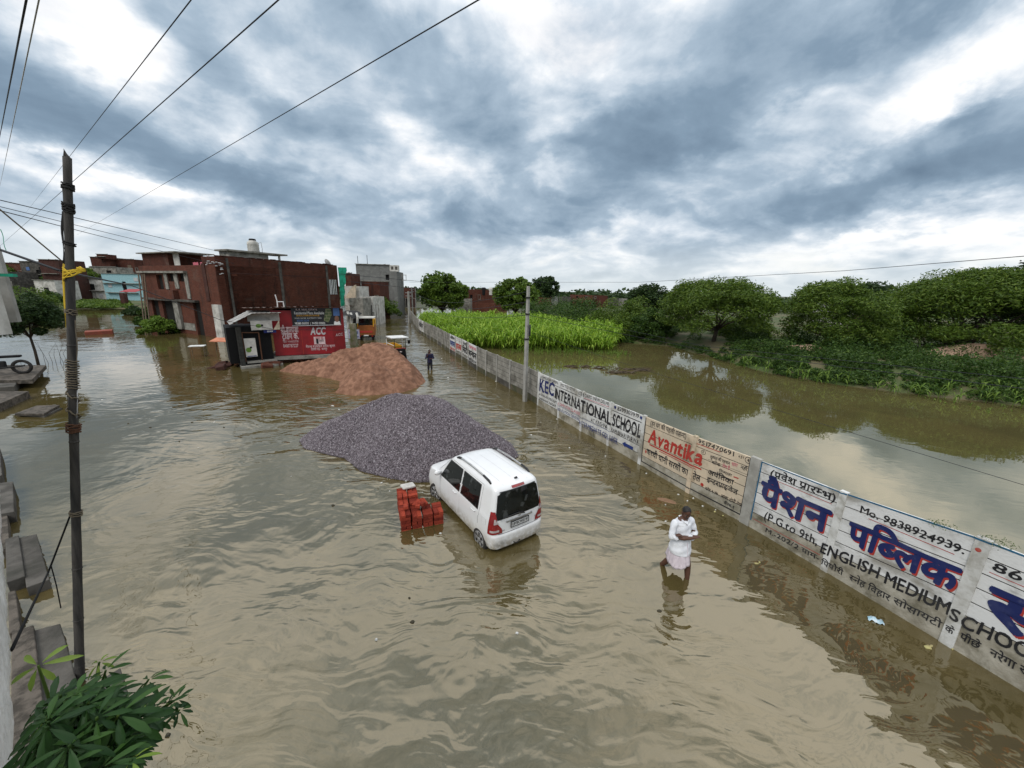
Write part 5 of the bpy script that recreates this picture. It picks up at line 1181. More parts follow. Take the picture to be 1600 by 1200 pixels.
# grey block tower by the street
t, L, zb, zt = pbox('grey_house', 'tall grey cement block house beside the flooded street', 560, 610, 413.5, 79, 8, 'block', [(.53, .66, .52, .68), (.87, .99, .72, .82)], turn=rad(6))
MB().box((L/2+.75, 3.0, zt*.44), (1.5, 7.5, zt*.88)).build('stair_block', M['block'], t)
pc = MB(); pc.box((L/2+.9, .5, zt*.94), (1.7, 1.2, zt*.12)); pc.build('roof_parapet', M['plaster'], t)
for x in (L/2+.55, L/2+1.35): MB().box((x, -.12, zt*.945), (.45, .04, zt*.06)).build('parapet_opening', M['conc_dk'], t)
for px, h in ((563, 1.6), (577, 1.8)): MB().tube([(-L/2+(px-560)/50*L, .3, zt-.2), (-L/2+(px-560)/50*L, .3, zt+h)], .05, 4).build('antenna', M['dark'], t)
for args in [
    ('brick_house', 'low dark brick house in front of the grey block house', 566, 594, 440, 70, 5, 'brick', [(.2, .4, .4, .65)]),
    ('brick_house', 'narrow brick stack of rooms between the green cloth and the grey block house', 541, 550, 427, 66, 4, 'brick', []),
    ('ruined_house', 'roofless cream plastered house with a crumbling slanted gable by the street', 538, 562, 447, 62, 4, 'plaster', [(.55, .75, .2, .5)]),
    ('white_house', 'small whitewashed shop house with dark doorway behind the yellow truck', 562, 582, 464, 57, 5, 'plaster', [(.15, .5, .05, .5), (.70, .9, .05, .75)]),
    ('shuttered_shop', 'grey shuttered shop front under a slab near the ruined house', 545, 566, 466, 54, 4, 'conc', [(.1, .9, .05, .45)]),
    ('brick_house', 'far brick house closing the end of the flooded street', 622, 641, 449, 112, 6, 'brick', [(.1, .9, .05, .5)]),
    ('brick_house', 'dark brick house row seen between the two round trees, left part with water pipes', 727, 752, 452, 108, 8, 'brick', [(.3, .45, .55, .75)]),
    ('brick_house', 'dark brick house row seen between the two round trees, right part with roof tanks', 752, 792, 453, 106, 8, 'brick', [(.6, .7, .5, .7)]),
    ('tin_shed', 'grey tin shed in front of the brick row between the round trees', 716, 735, 467, 96, 4, 'conc', []),
    ('brick_house', 'low brick compound wall house below the brick row', 742, 772, 474, 95, 3, 'brick2', []),
    ('pink_house', 'far pinkish multi level house on the skyline above the scrub', 896, 926, 461, 150, 9, 'brick2', [(.15, .25, .75, .9), (.6, .7, .75, .9)]),
    ('brick_house', 'far dark brick house on the skyline right of the pinkish one', 933, 950, 462, 150, 8, 'brick', []),
    ('grey_house', 'far low grey house at the skyline where the scrub dips', 950, 968, 466, 150, 8, 'conc_dk', []),
    ('grey_house', 'far flat grey house at the skyline left of the pinkish one', 876, 892, 464, 150, 8, 'conc_dk', []),
    ('brick_house', 'far low brick house on the skyline right behind the field pole', 838, 862, 465, 165, 8, 'brick', [(.3, .5, .6, .8)]),
    ('white_house', 'far small white house on the skyline behind the field pole', 862, 872, 463, 170, 6, 'plaster', []),
    ('grey_house', 'far grey house on the skyline right of the dark brick one', 972, 990, 467, 155, 8, 'conc', [(.3, .5, .6, .8)]),
    ('white_house', 'tiny white house glimpsed between the leftmost and middle acacias', 1190, 1202, 464, 110, 6, 'plaster', [(.3, .6, .7, .85)]),
    ('white_house', 'whitewashed house with dark upper window glimpsed between the middle and widest acacias', 1322, 1366, 474, 62, 6, 'plaster', [(.45, .85, .50, .78), (.4, .7, .2, .40)]),
    ('brick_house', 'red brick house half hidden by the left side of the widest acacia', 1366, 1405, 462, 60, 6, 'brick2', [(.4, .6, .4, .6)]),
    ('white_house', 'white plastered house with arched shed front behind the yellow tied pole', 110, 168, 436, 104, 9, 'plaster', [(.5, .7, .55, .8), (.1, .18, .05, .45)]),
    ('cyan_house', 'pale cyan house with lattice wall beside the left brick house', 165, 226, 428, 102, 8, 'cyan', [(.48, .58, .35, .75)]),
    ('brick_house', 'two step dark brick house on the skyline left of the cyan house roof', 154, 182, 402, 120, 8, 'brick', []),
    ('brick_house', 'long dark brick roof floor on the skyline above the cyan house', 182, 220, 405, 122, 8, 'brick', [(.5, .6, .7, .8)]),
    ('olive_house', 'drab olive house with little balcony under the skyline bricks', 150, 190, 417, 112, 5, 'conc', [(.6, .8, .7, .9)]),
    ('grey_house', 'grey house with dark first floor opening just left of the pole', 44, 84, 409, 104, 7, 'conc_dk', [(.55, .9, .55, .8)]),
    ('brown_house', 'brownish low house at the far left skyline', 8, 46, 411, 110, 7, 'brick2', [(.3, .5, .6, .8)]),
    ('brick_house', 'dark brick house directly behind the yellow rope on the pole', 74, 104, 406, 98, 6, 'brick_dk', []),
    ('white_house', 'low white house with a black door seen below the grey house', 58, 90, 438, 92, 5, 'plaster', [(.3, .75, .05, .45)]),
    ('brick_house', 'dim low house at the left edge of the picture below the skyline', -14, 20, 424, 92, 6, 'conc_dk', [(.3, .6, .4, .7)]),
]: pbox(*args, detail=args[3] < 560)
t, L, zb, zt = pbox('roof_floor', 'small stepped brick stair tower on the skyline bricks', 165, 180, 397.5, 119, 3, 'brick', [], yb=405)
# rebar columns of the half built house behind the widest acacia
for px, lab in ((1376, 'left of three'), (1384, 'middle of three'), (1391, 'right of three')):
    a = AT(px-1, 472, 59); b = AT(px, 449, 59); tag(MB().tube([a, b], .17, 5).build('concrete_stub', M['conc_dk']), lab+' dark column stubs rising above the half hidden brick house', 'column', 'column stubs')
# gable of the ruin
a = AT(539, 466, 61.5); b = AT(551, 448, 61.5); c = AT(556, 445, 61.5); d = AT(556, 466, 61.5)
g = MB(); n0 = [(-.2), .2]
g.add([a+Vector((0, -.2, 0)), b+Vector((0, -.2, 0)), c+Vector((0, -.2, 0)), d+Vector((0, -.2, 0)), a+Vector((0, .2, 0)), b+Vector((0, .2, 0)), c+Vector((0, .2, 0)), d+Vector((0, .2, 0))], [(0, 3, 2, 1), (4, 5, 6, 7), (0, 1, 5, 4), (1, 2, 6, 5), (2, 3, 7, 6), (3, 0, 4, 7)])
tag(g.build('broken_wall', M['paint_c']), 'slanting broken cream wall at the street corner', 'wall')
# far water tanks on the brick row
for px, m_, lab in ((756, 'black', 'black roof tank, left of the row between the round trees'), (767, 'plaster', 'white roof tank on the row between the round trees'), (773, 'black', 'tall black roof tank, right of the row between the round trees')):
    p = AT(px, 455, 106.5); o = MB().lathe([(.7, -1), (.7, .6), (.4, 1.0)], 10).build('water_tank', M[m_]); o.location = p; tag(o, lab, 'water tank', 'far roof tanks')
# left bank: grass, pillar, awning
lb = MB(); P_ = []
for i, px in enumerate(np.linspace(-60, 236, 40)):
    a = G(px, 482 if px > 60 else 489, 0); out_ = Vector((a.x, a.y, 0)).normalized(); P_.append([Vector((a.x, a.y, -.25))+out_*k+Vector((0, 0, z)) for k, z in ((-2, 0), (0, .28), (4, .7), (10, 1.0), (60, 1.0))])
tag(lb.grid(P_).build('left_bank', M['grass'], smooth=True), kind='structure')
rg = np.random.default_rng(61); cs = []
for i in range(240):
    px = rg.uniform(104, 200); a = G(px, rg.uniform(470, 481), .5); r = rg.uniform(.5, 1.3); m_ = 70; dv = rg.normal(0, 1, (m_, 3)); dv /= np.linalg.norm(dv, axis=1, keepdims=True); dv[:, 2] = np.abs(dv[:, 2]); cs.append(np.array(a)+dv*np.array([r, r, r*.6])*rg.uniform(.4, 1, (m_, 1)))
V, F = leaves(np.concatenate(cs), .5, .26); tag(tri_mesh('ground_cover', V, F, [M['leaf_br']]), 'bright green weeds on the far left bank in front of the white house', 'weeds', kind='stuff')
MB_ = strip  # noqa
p = G(197, 481, 0); tag(MB().box((0, 0, 1.3), (.9, .9, 3.6)).build('gate_pillar', M['brick_dk']), 'square brick gate pillar standing on the left bank', 'pillar').location = p
p = G(212, 480, 0); aw = MB().box((0, 0, 0), (3.6, 2.4, .06), 0, Matrix.Rotation(.25, 3, 'X')).build('red_awning', M['red_sheet']); aw.location = (p.x, p.y, HZ(212, 454, p)); tag(aw, 'small red tin awning beside the brick gate pillar', 'awning')
for i, (px, py, h, r, lm, lab) in enumerate([(250, 521, 1.8, 1.7, 'leaf_lime', 'bright lime green shrub standing in the water at the left brick house'), (240, 508, 2.6, 1.6, 'leaf_bush', 'darker shrub behind the lime green one against the left brick house'), (215, 492, 1.5, 1.8, 'leaf_dk', 'dark shrub beside the brick gate pillar'), (160, 471, 3.0, 3.4, 'leaf_bush', 'shrub in front of the cyan house lattice'), (600, 497, 4.2, 2.8, 'leaf_br', 'bushy green tree at the foot of the grey block house'), (75, 478, 3.5, 3.4, 'leaf_bush', 'shrub below the grey house left of the pole'), (30, 484, 5.0, 4.5, 'leaf_br', 'yellow green bush mass at the left behind the small dark tree')]):
    p = G(px, py); tree('shrub', lab, 'shrub', p, h, r, lm, 'bush', 7000, 70+i, .34, .16, trunk_r=.09)
p = G(60, 571); tree('small_tree', 'small dark round headed tree with a thin bare stem standing in water at the left', 'tree', p, 4.7, 1.55, 'leaf_dk', 'round', 20000, 90, .22, .08, base=.38, trunk_r=.075, gaps=1.15, straight=.42)
for i, (px, yb, H_, r, lab) in enumerate([(128, 470, 9.3, 6, 'far tree crown behind the yellow roped pole'), (20, 470, 9.0, 5, 'far tree at the left edge under the skyline houses')]):
    p = AT(px, 470, 110); tree('broadleaf_tree', lab, 'tree', (p.x, p.y, .5), H_, r, 'leaf_br', 'round', 5000, 95+i, .8, .5, base=.1)
for i, px in enumerate((846, 858)):
    p = AT(px, 470, 170); tree('broadleaf_tree', ('left' if i == 0 else 'right')+' of two hazy trees on the skyline beside the field pole', 'tree', (p.x, p.y, .3), 11.5, 4.2, 'leaf_dk', 'round', 2500, 97+i, 1.0, .7, base=.1)
# ------------------------------------------------------------------ the red kiosk and the black shack
kz = .55
PA, PB, PC = G(431, 556, kz), G(523, 552, kz), G(541, 548, kz); PA.z = PB.z = PC.z = 0
kt = thing('kiosk', 'red painted cement dealer kiosk on a raised slab with white lettering', 'kiosk')
dK = (PB-PA).normalized(); LK = (PB-PA).length; dK2 = (PC-PB).normalized(); LK2 = (PC-PB).length; nK = Vector((dK.y, -dK.x, 0)); nK = nK if nK.dot(PA) < 0 else -nK
ztk = HZ(432, 485, PA)
mb = MB(); q = [PA, PB, PC, PC-nK*2.5, PA-nK*3.0]
mb.add([Vector((p.x, p.y, z)) for z in (kz, ztk) for p in q], [(0, 1, 6, 5), (1, 2, 7, 6), (2, 3, 8, 7), (3, 4, 9, 8), (4, 0, 5, 9), (5, 6, 7, 8, 9), (4, 3, 2, 1, 0)])
m, n = new_mat('red_kiosk_paint'); p = n.n('ShaderNodeNewGeometry').outputs['Position']
cc = n.mix(n.mr(n.noise(p, 1.1, 6, .6).outputs[0], .35, .7), (.30, .006, .012), (.19, .006, .010)); out_mat(n, n.n('ShaderNodeBsdfPrincipled', i={'Base Color': cc, 'Roughness': .5}).outputs[0]); M['kioskred'] = m
mb.build('wall', M['kioskred'], kt)
# corrugated roof with overhang, slab below
rf = MB(); rf_r = math.atan2(dK.y, dK.x); c = (PA+PC)/2-nK*1.0
cr_ = []
for i in range(50):
    u = -1.6+i*(LK+LK2+1.9)/49; cr_.append([PA+dK*u+nK*(.55-3.8*j)+Vector((0, 0, ztk+.18+.03*math.cos(i*2.4)+(.12-.35*j)*.6+.10*u/LK)) for j in (0, .5, 1)])
rf.grid(cr_); rf.build('tin_roof', mat('rusty_tin_roof', (.26, .23, .21), (.17, .09, .065), 1.6, .8), kt)
rs = MB(); c = PA+dK*(LK*.5+.4)-nK*1.2; rs.box((c.x, c.y, .40), (LK+1.6, 3.2, .22), rf_r); rs.build('plinth_slab', M['conc'], kt)
for u in (.2, LK*.5, LK-.1):
    c = PA+dK*u-nK*.3; MB().box((c.x, c.y, 0), (.4, .4, .6), rf_r).build('slab_leg', M['brick_dk'], kt)
def kface(P, d, nrm):
    return lambda u, z, o=.012: Vector((P.x, P.y, 0))+d*u+nrm*o+Vector((0, 0, z))
def ftext(s, F_, u0, u1, z, h, m_, parent, off=.0, slant=0., o=.014):
    gl, x0, x1, H = lay(s, 0.0); k = (u1-u0)/(x1-x0); mb = MB()
    for qi, (qx, qy) in enumerate([(0, 0)] if not off else [(0, 0), (off, 0), (-off, 0), (0, off), (0, -off)]):
        for v, f in gl:
            if len(v): mb.add([F_(u0+(a+qx-x0)*k+slant*b/H*h, z+(b+qy)/H*h, o+qi*.0004) for a, b in v], f)
    return mb.build('lettering', M[m_], parent)
def fpoly(F_, pts, m_, parent, name='painted_mark', o=.010): return MB().add([F_(u, z, o) for u, z in pts], [tuple(range(len(pts)))]).build(name, M[m_], parent)
FK = kface(PA, dK, nK); uK = lambda px: cross(px, PA, dK); zK = lambda px, py: HZ(px, py, PA+dK*uK(px))
# seam between left leaf and front
fpoly(FK, [(uK(465), kz+.02), (uK(465)+.03, kz+.02), (uK(465)+.03, ztk-.05), (uK(465), ztk-.05)], 'inkred', kt)
ftext('श्री बालाजी', FK, uK(433), uK(461), zK(447, 519), .36, 'inkpaint', kt, .02) if 'inkpaint' in M else None
solid('inkpaint', (.72, .55, .55), .7); solid('inksilver', (.55, .52, .52), .5)
ftext('श्री बालाजी', FK, uK(433), uK(461), zK(447, 519.5), .38, 'inkpaint', kt, .03)
ftext('ट्रेडिंग कं.', FK, uK(434), uK(460), zK(447, 530), .42, 'inkpaint', kt, .035)
ftext('7607 444655758', FK, uK(434), uK(459), zK(447, 535.5), .16, 'inkpaint', kt); ftext('8400787227', FK, uK(434), uK(458), zK(447, 543), .24, 'inkpaint', kt, .02)
ftext('ACC', FK, uK(480), uK(503), zK(492, 522.5), .52, 'inksilver', kt, .05, .12)
ftext('Gold', FK, uK(480), uK(505), zK(492, 512.5), .22, 'brick2', kt, .02)
fpoly(FK, [(uK(484), zK(484, 538.5)), (uK(502), zK(502, 538)), (uK(502), zK(502, 526)), (uK(484), zK(484, 526.5))], 'inkpaint', kt)
ftext('भारत की', FK, uK(487), uK(499), zK(492, 530.5), .16, 'inkred', kt, 0, 0, .02); ftext('1', FK, uK(488.3), uK(490.5), zK(490, 537), .36, 'inkblack', kt, .03, 0, .02); ftext('नंबर सीमेन्ट', FK, uK(492), uK(500), zK(496, 534.5), .16, 'inkblack', kt, 0, 0, .02)
ftext('मेसर्स बृजमोहन सतीश कुमार', FK, uK(470), uK(517), zK(492, 543), .16, 'inkpaint', kt, .01); ftext('शिवली रोड - कानपुर', FK, uK(478), uK(504), zK(490, 547.5), .16, 'inkpaint', kt, .01)
FK2 = kface(PB, dK2, Vector((dK2.y, -dK2.x, 0)) if Vector((dK2.y, -dK2.x, 0)).dot(PB) < 0 else -Vector((dK2.y, -dK2.x, 0)))
ftext('ACC', FK2, LK2*.2, LK2*.8, zK(530, 526), .2, 'inkpaint', kt, .03, .03)
# hoarding above the kiosk front
hb = thing('hoarding', 'black property advert banner with a site plan and a portrait above the red kiosk', 'banner')
b0, b1 = uK(453), uK(530); zb0, zb1 = zK(490, 508), zK(490, 481)
FB = lambda u, z, o=.0: FK(u, z, .16+o)
solid('bannerblack', (.018, .018, .02), .4)
bx_ = MB(); c0 = [FB(b0, zb0, 0), FB(b1, zb0, 0), FB(b1, zb1, 0), FB(b0, zb1, 0)]; c1 = [p-nK*.05 for p in c0]; bx_.add(c0+c1, [(0, 1, 2, 3), (7, 6, 5, 4), (0, 4, 5, 1), (1, 5, 6, 2), (2, 6, 7, 3), (3, 7, 4, 0)]); bd = bx_.build('board', M['bannerblack'], hb)
fu = lambda t: b0+(b1-b0)*t; fz = lambda t: zb0+(zb1-zb0)*t
for tx, a, b, t0, h, mm in (('R. K. REAL ESTATE', .10, .52, .86, .10, 'inkpaint'), ('Residential Plots Available', .06, .66, .64, .16, 'white'), ('IN KALYANPUR KANPUR', .10, .56, .52, .10, 'yellow'), ('ROAD  WATER  ELECTRICITY  PARK', .06, .60, .38, .08, 'greyw'), ('BOOK NOW', .10, .34, .22, .12, 'blue_p'), ('98380 00000  |  94150 00000', .05, .66, .06, .13, 'white')):
    ftext(tx, FB, fu(a), fu(b), fz(t0), h*(zb1-zb0)*.95, mm, bd, .008, 0, .012)
m, n = new_mat('site_plan'); uvp = n.n('ShaderNodeNewGeometry').outputs['Position']; bt_ = n.n('ShaderNodeTexBrick', i={'Vector': n.n('ShaderNodeUVMap').outputs[0], 'Color1': (.07, .10, .03, 1), 'Color2': (.05, .08, .03, 1), 'Mortar': (.22, .22, .12, 1), 'Scale': 1, 'Mortar Size': .02, 'Brick Width': .35, 'Row Height': .22}); out_mat(n, n.n('ShaderNodeBsdfPrincipled', i={'Base Color': bt_.outputs[0], 'Roughness': .5}).outputs[0]); M['siteplan'] = m
fpoly(FB, [(fu(.64), fz(.28)), (fu(.73), fz(.14)), (fu(.82), fz(.62)), (fu(.80), fz(.96)), (fu(.70), fz(.98))], 'siteplan', bd, 'site_plan_picture', .008)
fpoly(FB, [(fu(.85), fz(.55)), (fu(.98), fz(.55)), (fu(.98), fz(1)), (fu(.85), fz(1))], 'blue_p', bd, 'portrait_picture', .008)
solid('skin_print', (.20, .10, .065), .6)
fpoly(FB, [(fu(.84), fz(.02)), (fu(.99), fz(.02)), (fu(.97), fz(.22)), (fu(.86), fz(.22))], 'white', bd, 'portrait_shirt', .010); fpoly(FB, [(fu(.915)+.16*math.cos(a), fz(.36)+.24*math.sin(a)) for a in np.linspace(0, 6, 14)], 'skin_print', bd, 'portrait_face', .012)
fpoly(FB, [(fu(-.01), fz(-.03)), (fu(1.0), fz(-.01)), (fu(1.0), fz(.03)), (fu(-.01), fz(.0))], 'greyw', bd, 'banner_edge', .014)
# white plastic chair left on the kiosk roof
ch = thing('plastic_chair', 'white plastic chair left on the left end of the kiosk roof', 'chair'); cp_ = PA+dK*(uK(434))-nK*1.2; ch.location = (cp_.x, cp_.y, ztk+.16); ch.rotation_euler = (0, 0, 2.2)
MB().box((0, 0, .42), (.46, .44, .04)).build('seat', M['white'], ch); MB().box((0, .22, .68), (.46, .04, .5), 0, Matrix.Rotation(-.15, 3, 'X')).build('backrest', M['white'], ch)
for sx in (-.2, .2):
    for sy in (-.19, .19): MB().tube([(sx, sy, .42), (sx*1.1, sy*1.1, 0)], .025, 5).build('leg', M['white'], ch)
# --- the black shack with hung cartons
sh = thing('shack', 'low black shack with a broken pale tin roof, left of the red kiosk', 'shack')
S0 = G(362, 574, .1); S1 = G(430, 568, .1); S0.z = S1.z = 0; dS = (S1-S0).normalized(); LS = (S1-S0).length; nS = Vector((dS.y, -dS.x, 0)); nS = nS if nS.dot(S0) < 0 else -nS; aS = math.atan2(dS.y, dS.x)
uS = lambda px: cross(px, S0, dS); zS = lambda px, py: HZ(px, py, S0+dS*uS(px)); FS = kface(S0, dS, nS)
zt_s = zS(400, 511)
mb = MB(); q = [S0-nS*.25, S1-nS*.25, S1-nS*3, S0-nS*3]; mb.add([Vector((p.x, p.y, z)) for z in (.3, zt_s) for p in q], [(0, 1, 5, 4), (1, 2, 6, 5), (2, 3, 7, 6), (3, 0, 4, 7), (4, 5, 6, 7)]); mb.build('wall', M['black'], sh)
c = S0+dS*uS(365)-nS*.1; MB().box((c.x, c.y, zt_s/2), (abs(uS(368)-uS(360)), .6, zt_s+.1), aS).build('stone_pier', brick_mat('dark_stone', (.05, .05, .045), (.035, .035, .03), (.02, .02, .02), .3, .22), sh)
for px0, px1, z0, z1, pr in ((372, 421, .28, .42, .1), (360, 428, -.05, .16, .55)):
    a, b = uS(px0), uS(px1); c = S0+dS*((a+b)/2)+nS*(pr-1.2); MB().box((c.x, c.y, (z0+z1)/2), (b-a, 2.4, z1-z0), aS).build('step_slab', M['conc'], sh)
fr = MB()
for px in (370, 397): c = S0+dS*uS(px)+nS*.02; fr.tube([(c.x, c.y, .4), (c.x, c.y, zS(px, 520))], .04, 5)
a_, b_ = S0+dS*uS(370)+nS*.02, S0+dS*uS(397)+nS*.02; fr.tube([(a_.x, a_.y, zS(370, 520)), (b_.x, b_.y, zS(397, 520))], .035, 5); fr.build('door_frame', M['rust'], sh)
def carton(px0, px1, y0, y1, label, tilt=0.0):
    a, b = uS(px0), uS(px1); z0, z1 = zS((px0+px1)/2, y1), zS((px0+px1)/2, y0); t = thing('carton', label, 'carton'); t.rotation_euler = (0, 0, 0)
    c = S0+dS*((a+b)/2)+nS*.05; bo = MB().box((c.x, c.y, (z0+z1)/2), (b-a, .10, z1-z0), aS, Matrix.Rotation(aS, 3, 'Z') @ Matrix.Rotation(tilt, 3, 'Y')); bo.build('board', M['plaster'], t)
    F2 = lambda u, z, o=0: FS(a+(b-a)*u, z0+(z1-z0)*z, .105+o); return t, F2
t, F2 = carton(371.5, 390, 529, 558, 'white printed carton sheet standing upright in the shack doorway')
solid('printgreen', (.13, .24, .04), .7)
MB().add([F2(.3+.25*math.cos(x), .38+.14*math.sin(x)) for x in np.linspace(0, 6, 10)], [tuple(range(10))]).build('printed_mark', M['printgreen'], t); MB().add([F2(u, z, .002) for u, z in ((.42, .46), (.62, .46), (.62, .56), (.42, .56))], [(0, 1, 2, 3)]).build('printed_mark', M['inkblack'], t); MB().add([F2(u, z, .002) for u, z in ((.2, .80), (.8, .80), (.8, .83), (.2, .83))], [(0, 1, 2, 3)]).build('printed_mark', M['greyw'], t); MB().add([F2(u, z, .002) for u, z in ((.1, .02), (.9, .02), (.9, .06), (.1, .06))], [(0, 1, 2, 3)]).build('printed_mark', M['inkblue'], t)
t, F2 = carton(386, 420, 501, 515.5, 'white printed carton sheet lying along the top of the shack front')
MB().add([F2(.35+.14*math.cos(x), .45+.22*math.sin(x)) for x in np.linspace(0, 6, 10)], [tuple(range(10))]).build('printed_mark', M['printgreen'], t); MB().add([F2(u, z, .002) for u, z in ((.47, .38), (.57, .38), (.57, .6), (.47, .6))], [(0, 1, 2, 3)]).build('printed_mark', M['inkblack'], t)
sb_ = thing('sign_strip', 'small navy sign strip hung under the long carton of the shack', 'sign'); a, b = uS(405), uS(425); z0, z1 = zS(415, 520), zS(415, 515.8)
MB().add([FS(u, z, .14) for u, z in ((a, z0), (b, z0), (b, z1), (a, z1))]+[FS(u, z, .10) for u, z in ((a, z0), (b, z0), (b, z1), (a, z1))], [(0, 1, 2, 3), (7, 6, 5, 4), (0, 4, 5, 1), (2, 6, 7, 3)]).build('board', M['navy'], sb_); ftext('अपना बाजार', FS, a+.2, b-.2, z0+(z1-z0)*.3, (z1-z0)*.5, 'white', sb_, .01, 0, .15)
ro_ = MB(); rs_ = random.Random(5); sheet_ = []
for i in range(33):
    t_ = i/32; u = uS(352+t_*84); z = zS(358, 507)+(.0 if t_ > .3 else 0)+(zS(400, 489)-zS(358, 507))*min(1, t_*2.2)
    sheet_.append([S0+dS*u+nS*(.35-2.9*j+rs_.uniform(-.05, .05))+Vector((0, 0, z+.014*math.cos(i*2.2)+.02*j)) for j in (0, .33, .66, 1)])
ro_.grid(sheet_); ro_.build('broken_tin_roof', mat('pale_tin', (.42, .42, .40), (.24, .22, .20), 1.6, .6, dirt=(.10, .07, .05), damt=.6), sh)
gb_ = MB(); z_g = zS(405, 503); c = S0+dS*uS(410)-nS*.6; gb_.box((c.x, c.y, (z_g+zS(405, 491))/2), (uS(432)-uS(380), .1, zS(405, 491)-z_g), aS); gb_.build('gable_sheet', M['plaster'], sh)
ye = MB(); ye.add([FS(uS(421), zS(425, 515), .05), FS(uS(432), zS(430, 515), .05), FS(uS(432), zS(430, 500), .05)], [(0, 1, 2)]); ye.build('yellow_sheet', M['paint_c'], sh)
# rubble by the shack, orange board, table
p = G(346, 531, .9); o = MB().box((0, 0, 0), (1.5, .9, .05), .3, Matrix.Rotation(.25, 3, 'X')).build('orange_board', mat('orange_board', (.55, .22, .12), (.45, .17, .10), 3, .8)); o.location = (p.x+1.5, p.y-2.5, 1.0); o.location = G(346, 531, 1.0); tag(o, 'faded orange board propped beside the white column left of the shack', 'board')
for dx in (-.6, .6):
    q = G(346, 531, 1.0)
    tag(MB().tube([(q.x+dx, q.y, -.2), (q.x+dx*.8, q.y, .98)], .04, 5).build('board_prop', M['wood']), ('left' if dx < 0 else 'right')+' wooden prop under the faded orange board', 'prop')
tb = thing('table', 'white topped frame table standing in the water left of the shack', 'table'); q = G(311, 557, 0); tb.location = (q.x, q.y, 0); tb.rotation_euler = (0, 0, .45)
MB().box((0, 0, .85), (1.0, .7, .05)).build('table_top', M['white'], tb)
for sx in (-.45, .45):
    for sy in (-.3, .3): MB().tube([(sx, sy, .85), (sx, sy, -.2)], .025, 5).build('leg', M['wood'], tb)
for z in (.3, .55): MB().tube([(.45, -.3, z), (.45, .3, z)], .02, 5).build('rung', M['wood'], tb)
rr_ = random.Random(9)
for k in range(7):
    px = rr_.uniform(330, 362); py = rr_.uniform(571, 578); q = G(px, py); o = MB().box((0, 0, 0), (rr_.uniform(.3, .9), rr_.uniform(.3, .6), rr_.uniform(.2, .5))).build('rubble_block', M['brick_dk'], bevel=.05); o.location = (q.x, q.y, rr_.uniform(.0, .2)); o.rotation_euler = (rr_.uniform(-.3, .3), rr_.uniform(-.3, .3), rr_.uniform(0, 3)); tag(o, 'broken masonry lump at the foot of the shack pier', 'rubble', 'rubble by the shack')
for k in range(4):
    q = G(rr_.uniform(415, 436), rr_.uniform(570, 576)); o = MB().box((0, 0, 0), (.7, .5, .35)).build('rubble_block', M['brick2'], bevel=.08); o.location = (q.x, q.y, .1); o.rotation_euler = (rr_.uniform(-.3, .3), .2, rr_.uniform(0, 3)); tag(o, 'broken brick lump between the shack steps and the sand heap', 'rubble', 'rubble by the sand heap')
# --- beyond the kiosk: awning, sign board, truck, cart
av = thing('awning', 'dark sagging shop awning on white posts right of the kiosk', 'awning'); a = G(541, 540, 0); b = G(562, 528, 0)
P_ = []
for i in range(9):
    t_ = i/8; c = AT(534+26*t_, 486-1*t_+6*t_**4, 41); P_.append([Vector((c.x, c.y-1.5*j+1, c.z-.25*j)) for j in (0, .5, 1, 1.6)])
MB().grid(P_).build('cloth', M['dark'], av)
for px, y0, y1 in ((545, 487, 512), (550, 489, 520), (559, 489, 505)): MB().tube([AT(px-2, y0, 40.5), AT(px, y0+6, 40.3), AT(px-1, y1, 40.3)], .12, 5).build('post', M['plaster'], av)
sg_ = thing('sign_board', 'faded lavender notice board on posts in the water right of the kiosk', 'sign'); c0, c1 = AT(545, 529, 37.5), AT(561, 515, 37.5); MB().bb((c0.x, 37.5, c0.z), (c1.x, 37.56, c1.z)).build('board', mat('lavender_board', (.36, .35, .45), (.28, .28, .36), 3, .6), sg_)
FSg = lambda u, z, o=0: Vector((u, 37.5-.004-o, z)); ftext('प्लाट बिक्री', FSg, c0.x+.1, c1.x-.1, c0.z+.45, .22, 'inkblue', sg_, .02, 0, .002); ftext('98389', FSg, c0.x+.1, c1.x-.1, c0.z+.12, .18, 'inkblue', sg_, .02, 0, .002)
for x in (c0.x+.05, c1.x-.05): MB().tube([(x, 37.6, -.3), (x, 37.6, c1.z+.1)], .04, 5).build('post', M['wood'], sg_)
p = G(538, 548, 0); tag(MB().box((0, 0, .9), (.45, .45, 3.0)).build('mossy_pillar', mat('mossy_pillar', (.12, .14, .05), (.25, .23, .17), 2, .9)), 'mossy square pillar at the right corner of the kiosk', 'pillar').location = (p.x+.7, p.y+.6, 0)
tr = thing('truck', 'small yellow and orange goods truck seen from its tail, parked in the flooded street', 'truck'); q = G(573, 532, 0); ang_ = rad(16); tr.location = (q.x, q.y, 0); tr.rotation_euler = (0, 0, ang_)
w = 1.75
cab = MB(); cab.box((0, 1.0, 1.05), (w, 2.0, 1.15)); cab.build('cargo_box', M['orange'], tr, bevel=.03)
MB().box((0, 1.0, .42), (w*.9, 2.2, .16)).build('chassis', M['black'], tr); MB().box((0, -.06, .46), (w, .12, .22)).build('bumper', M['black'], tr)
for x in (-.8, .8): MB().box((x, -.02, 1.95), (.10, .1, .9)).build('frame_post', M['yellow'], tr)
MB().box((0, 1.0, 2.42), (w+.1, 2.2, .10)).build('canopy', M['plaster'], tr); MB().box((0, .25, 2.0), (w-.2, .05, .75)).build('rear_screen', M['glass'], tr)
for x in (-.62, .62):
    MB().box((x, -.14, .50), (.16, .06, .12)).build('tail_lamp', M['redlens'], tr); wh = MB().lathe([(.18, -.1), (.38, -.1), (.4, 0), (.38, .1), (.18, .1)], 18).build('wheel', M['tyre'], tr); wh.location = (x, 1.0, .12); wh.rotation_euler = (0, math.pi/2, 0)
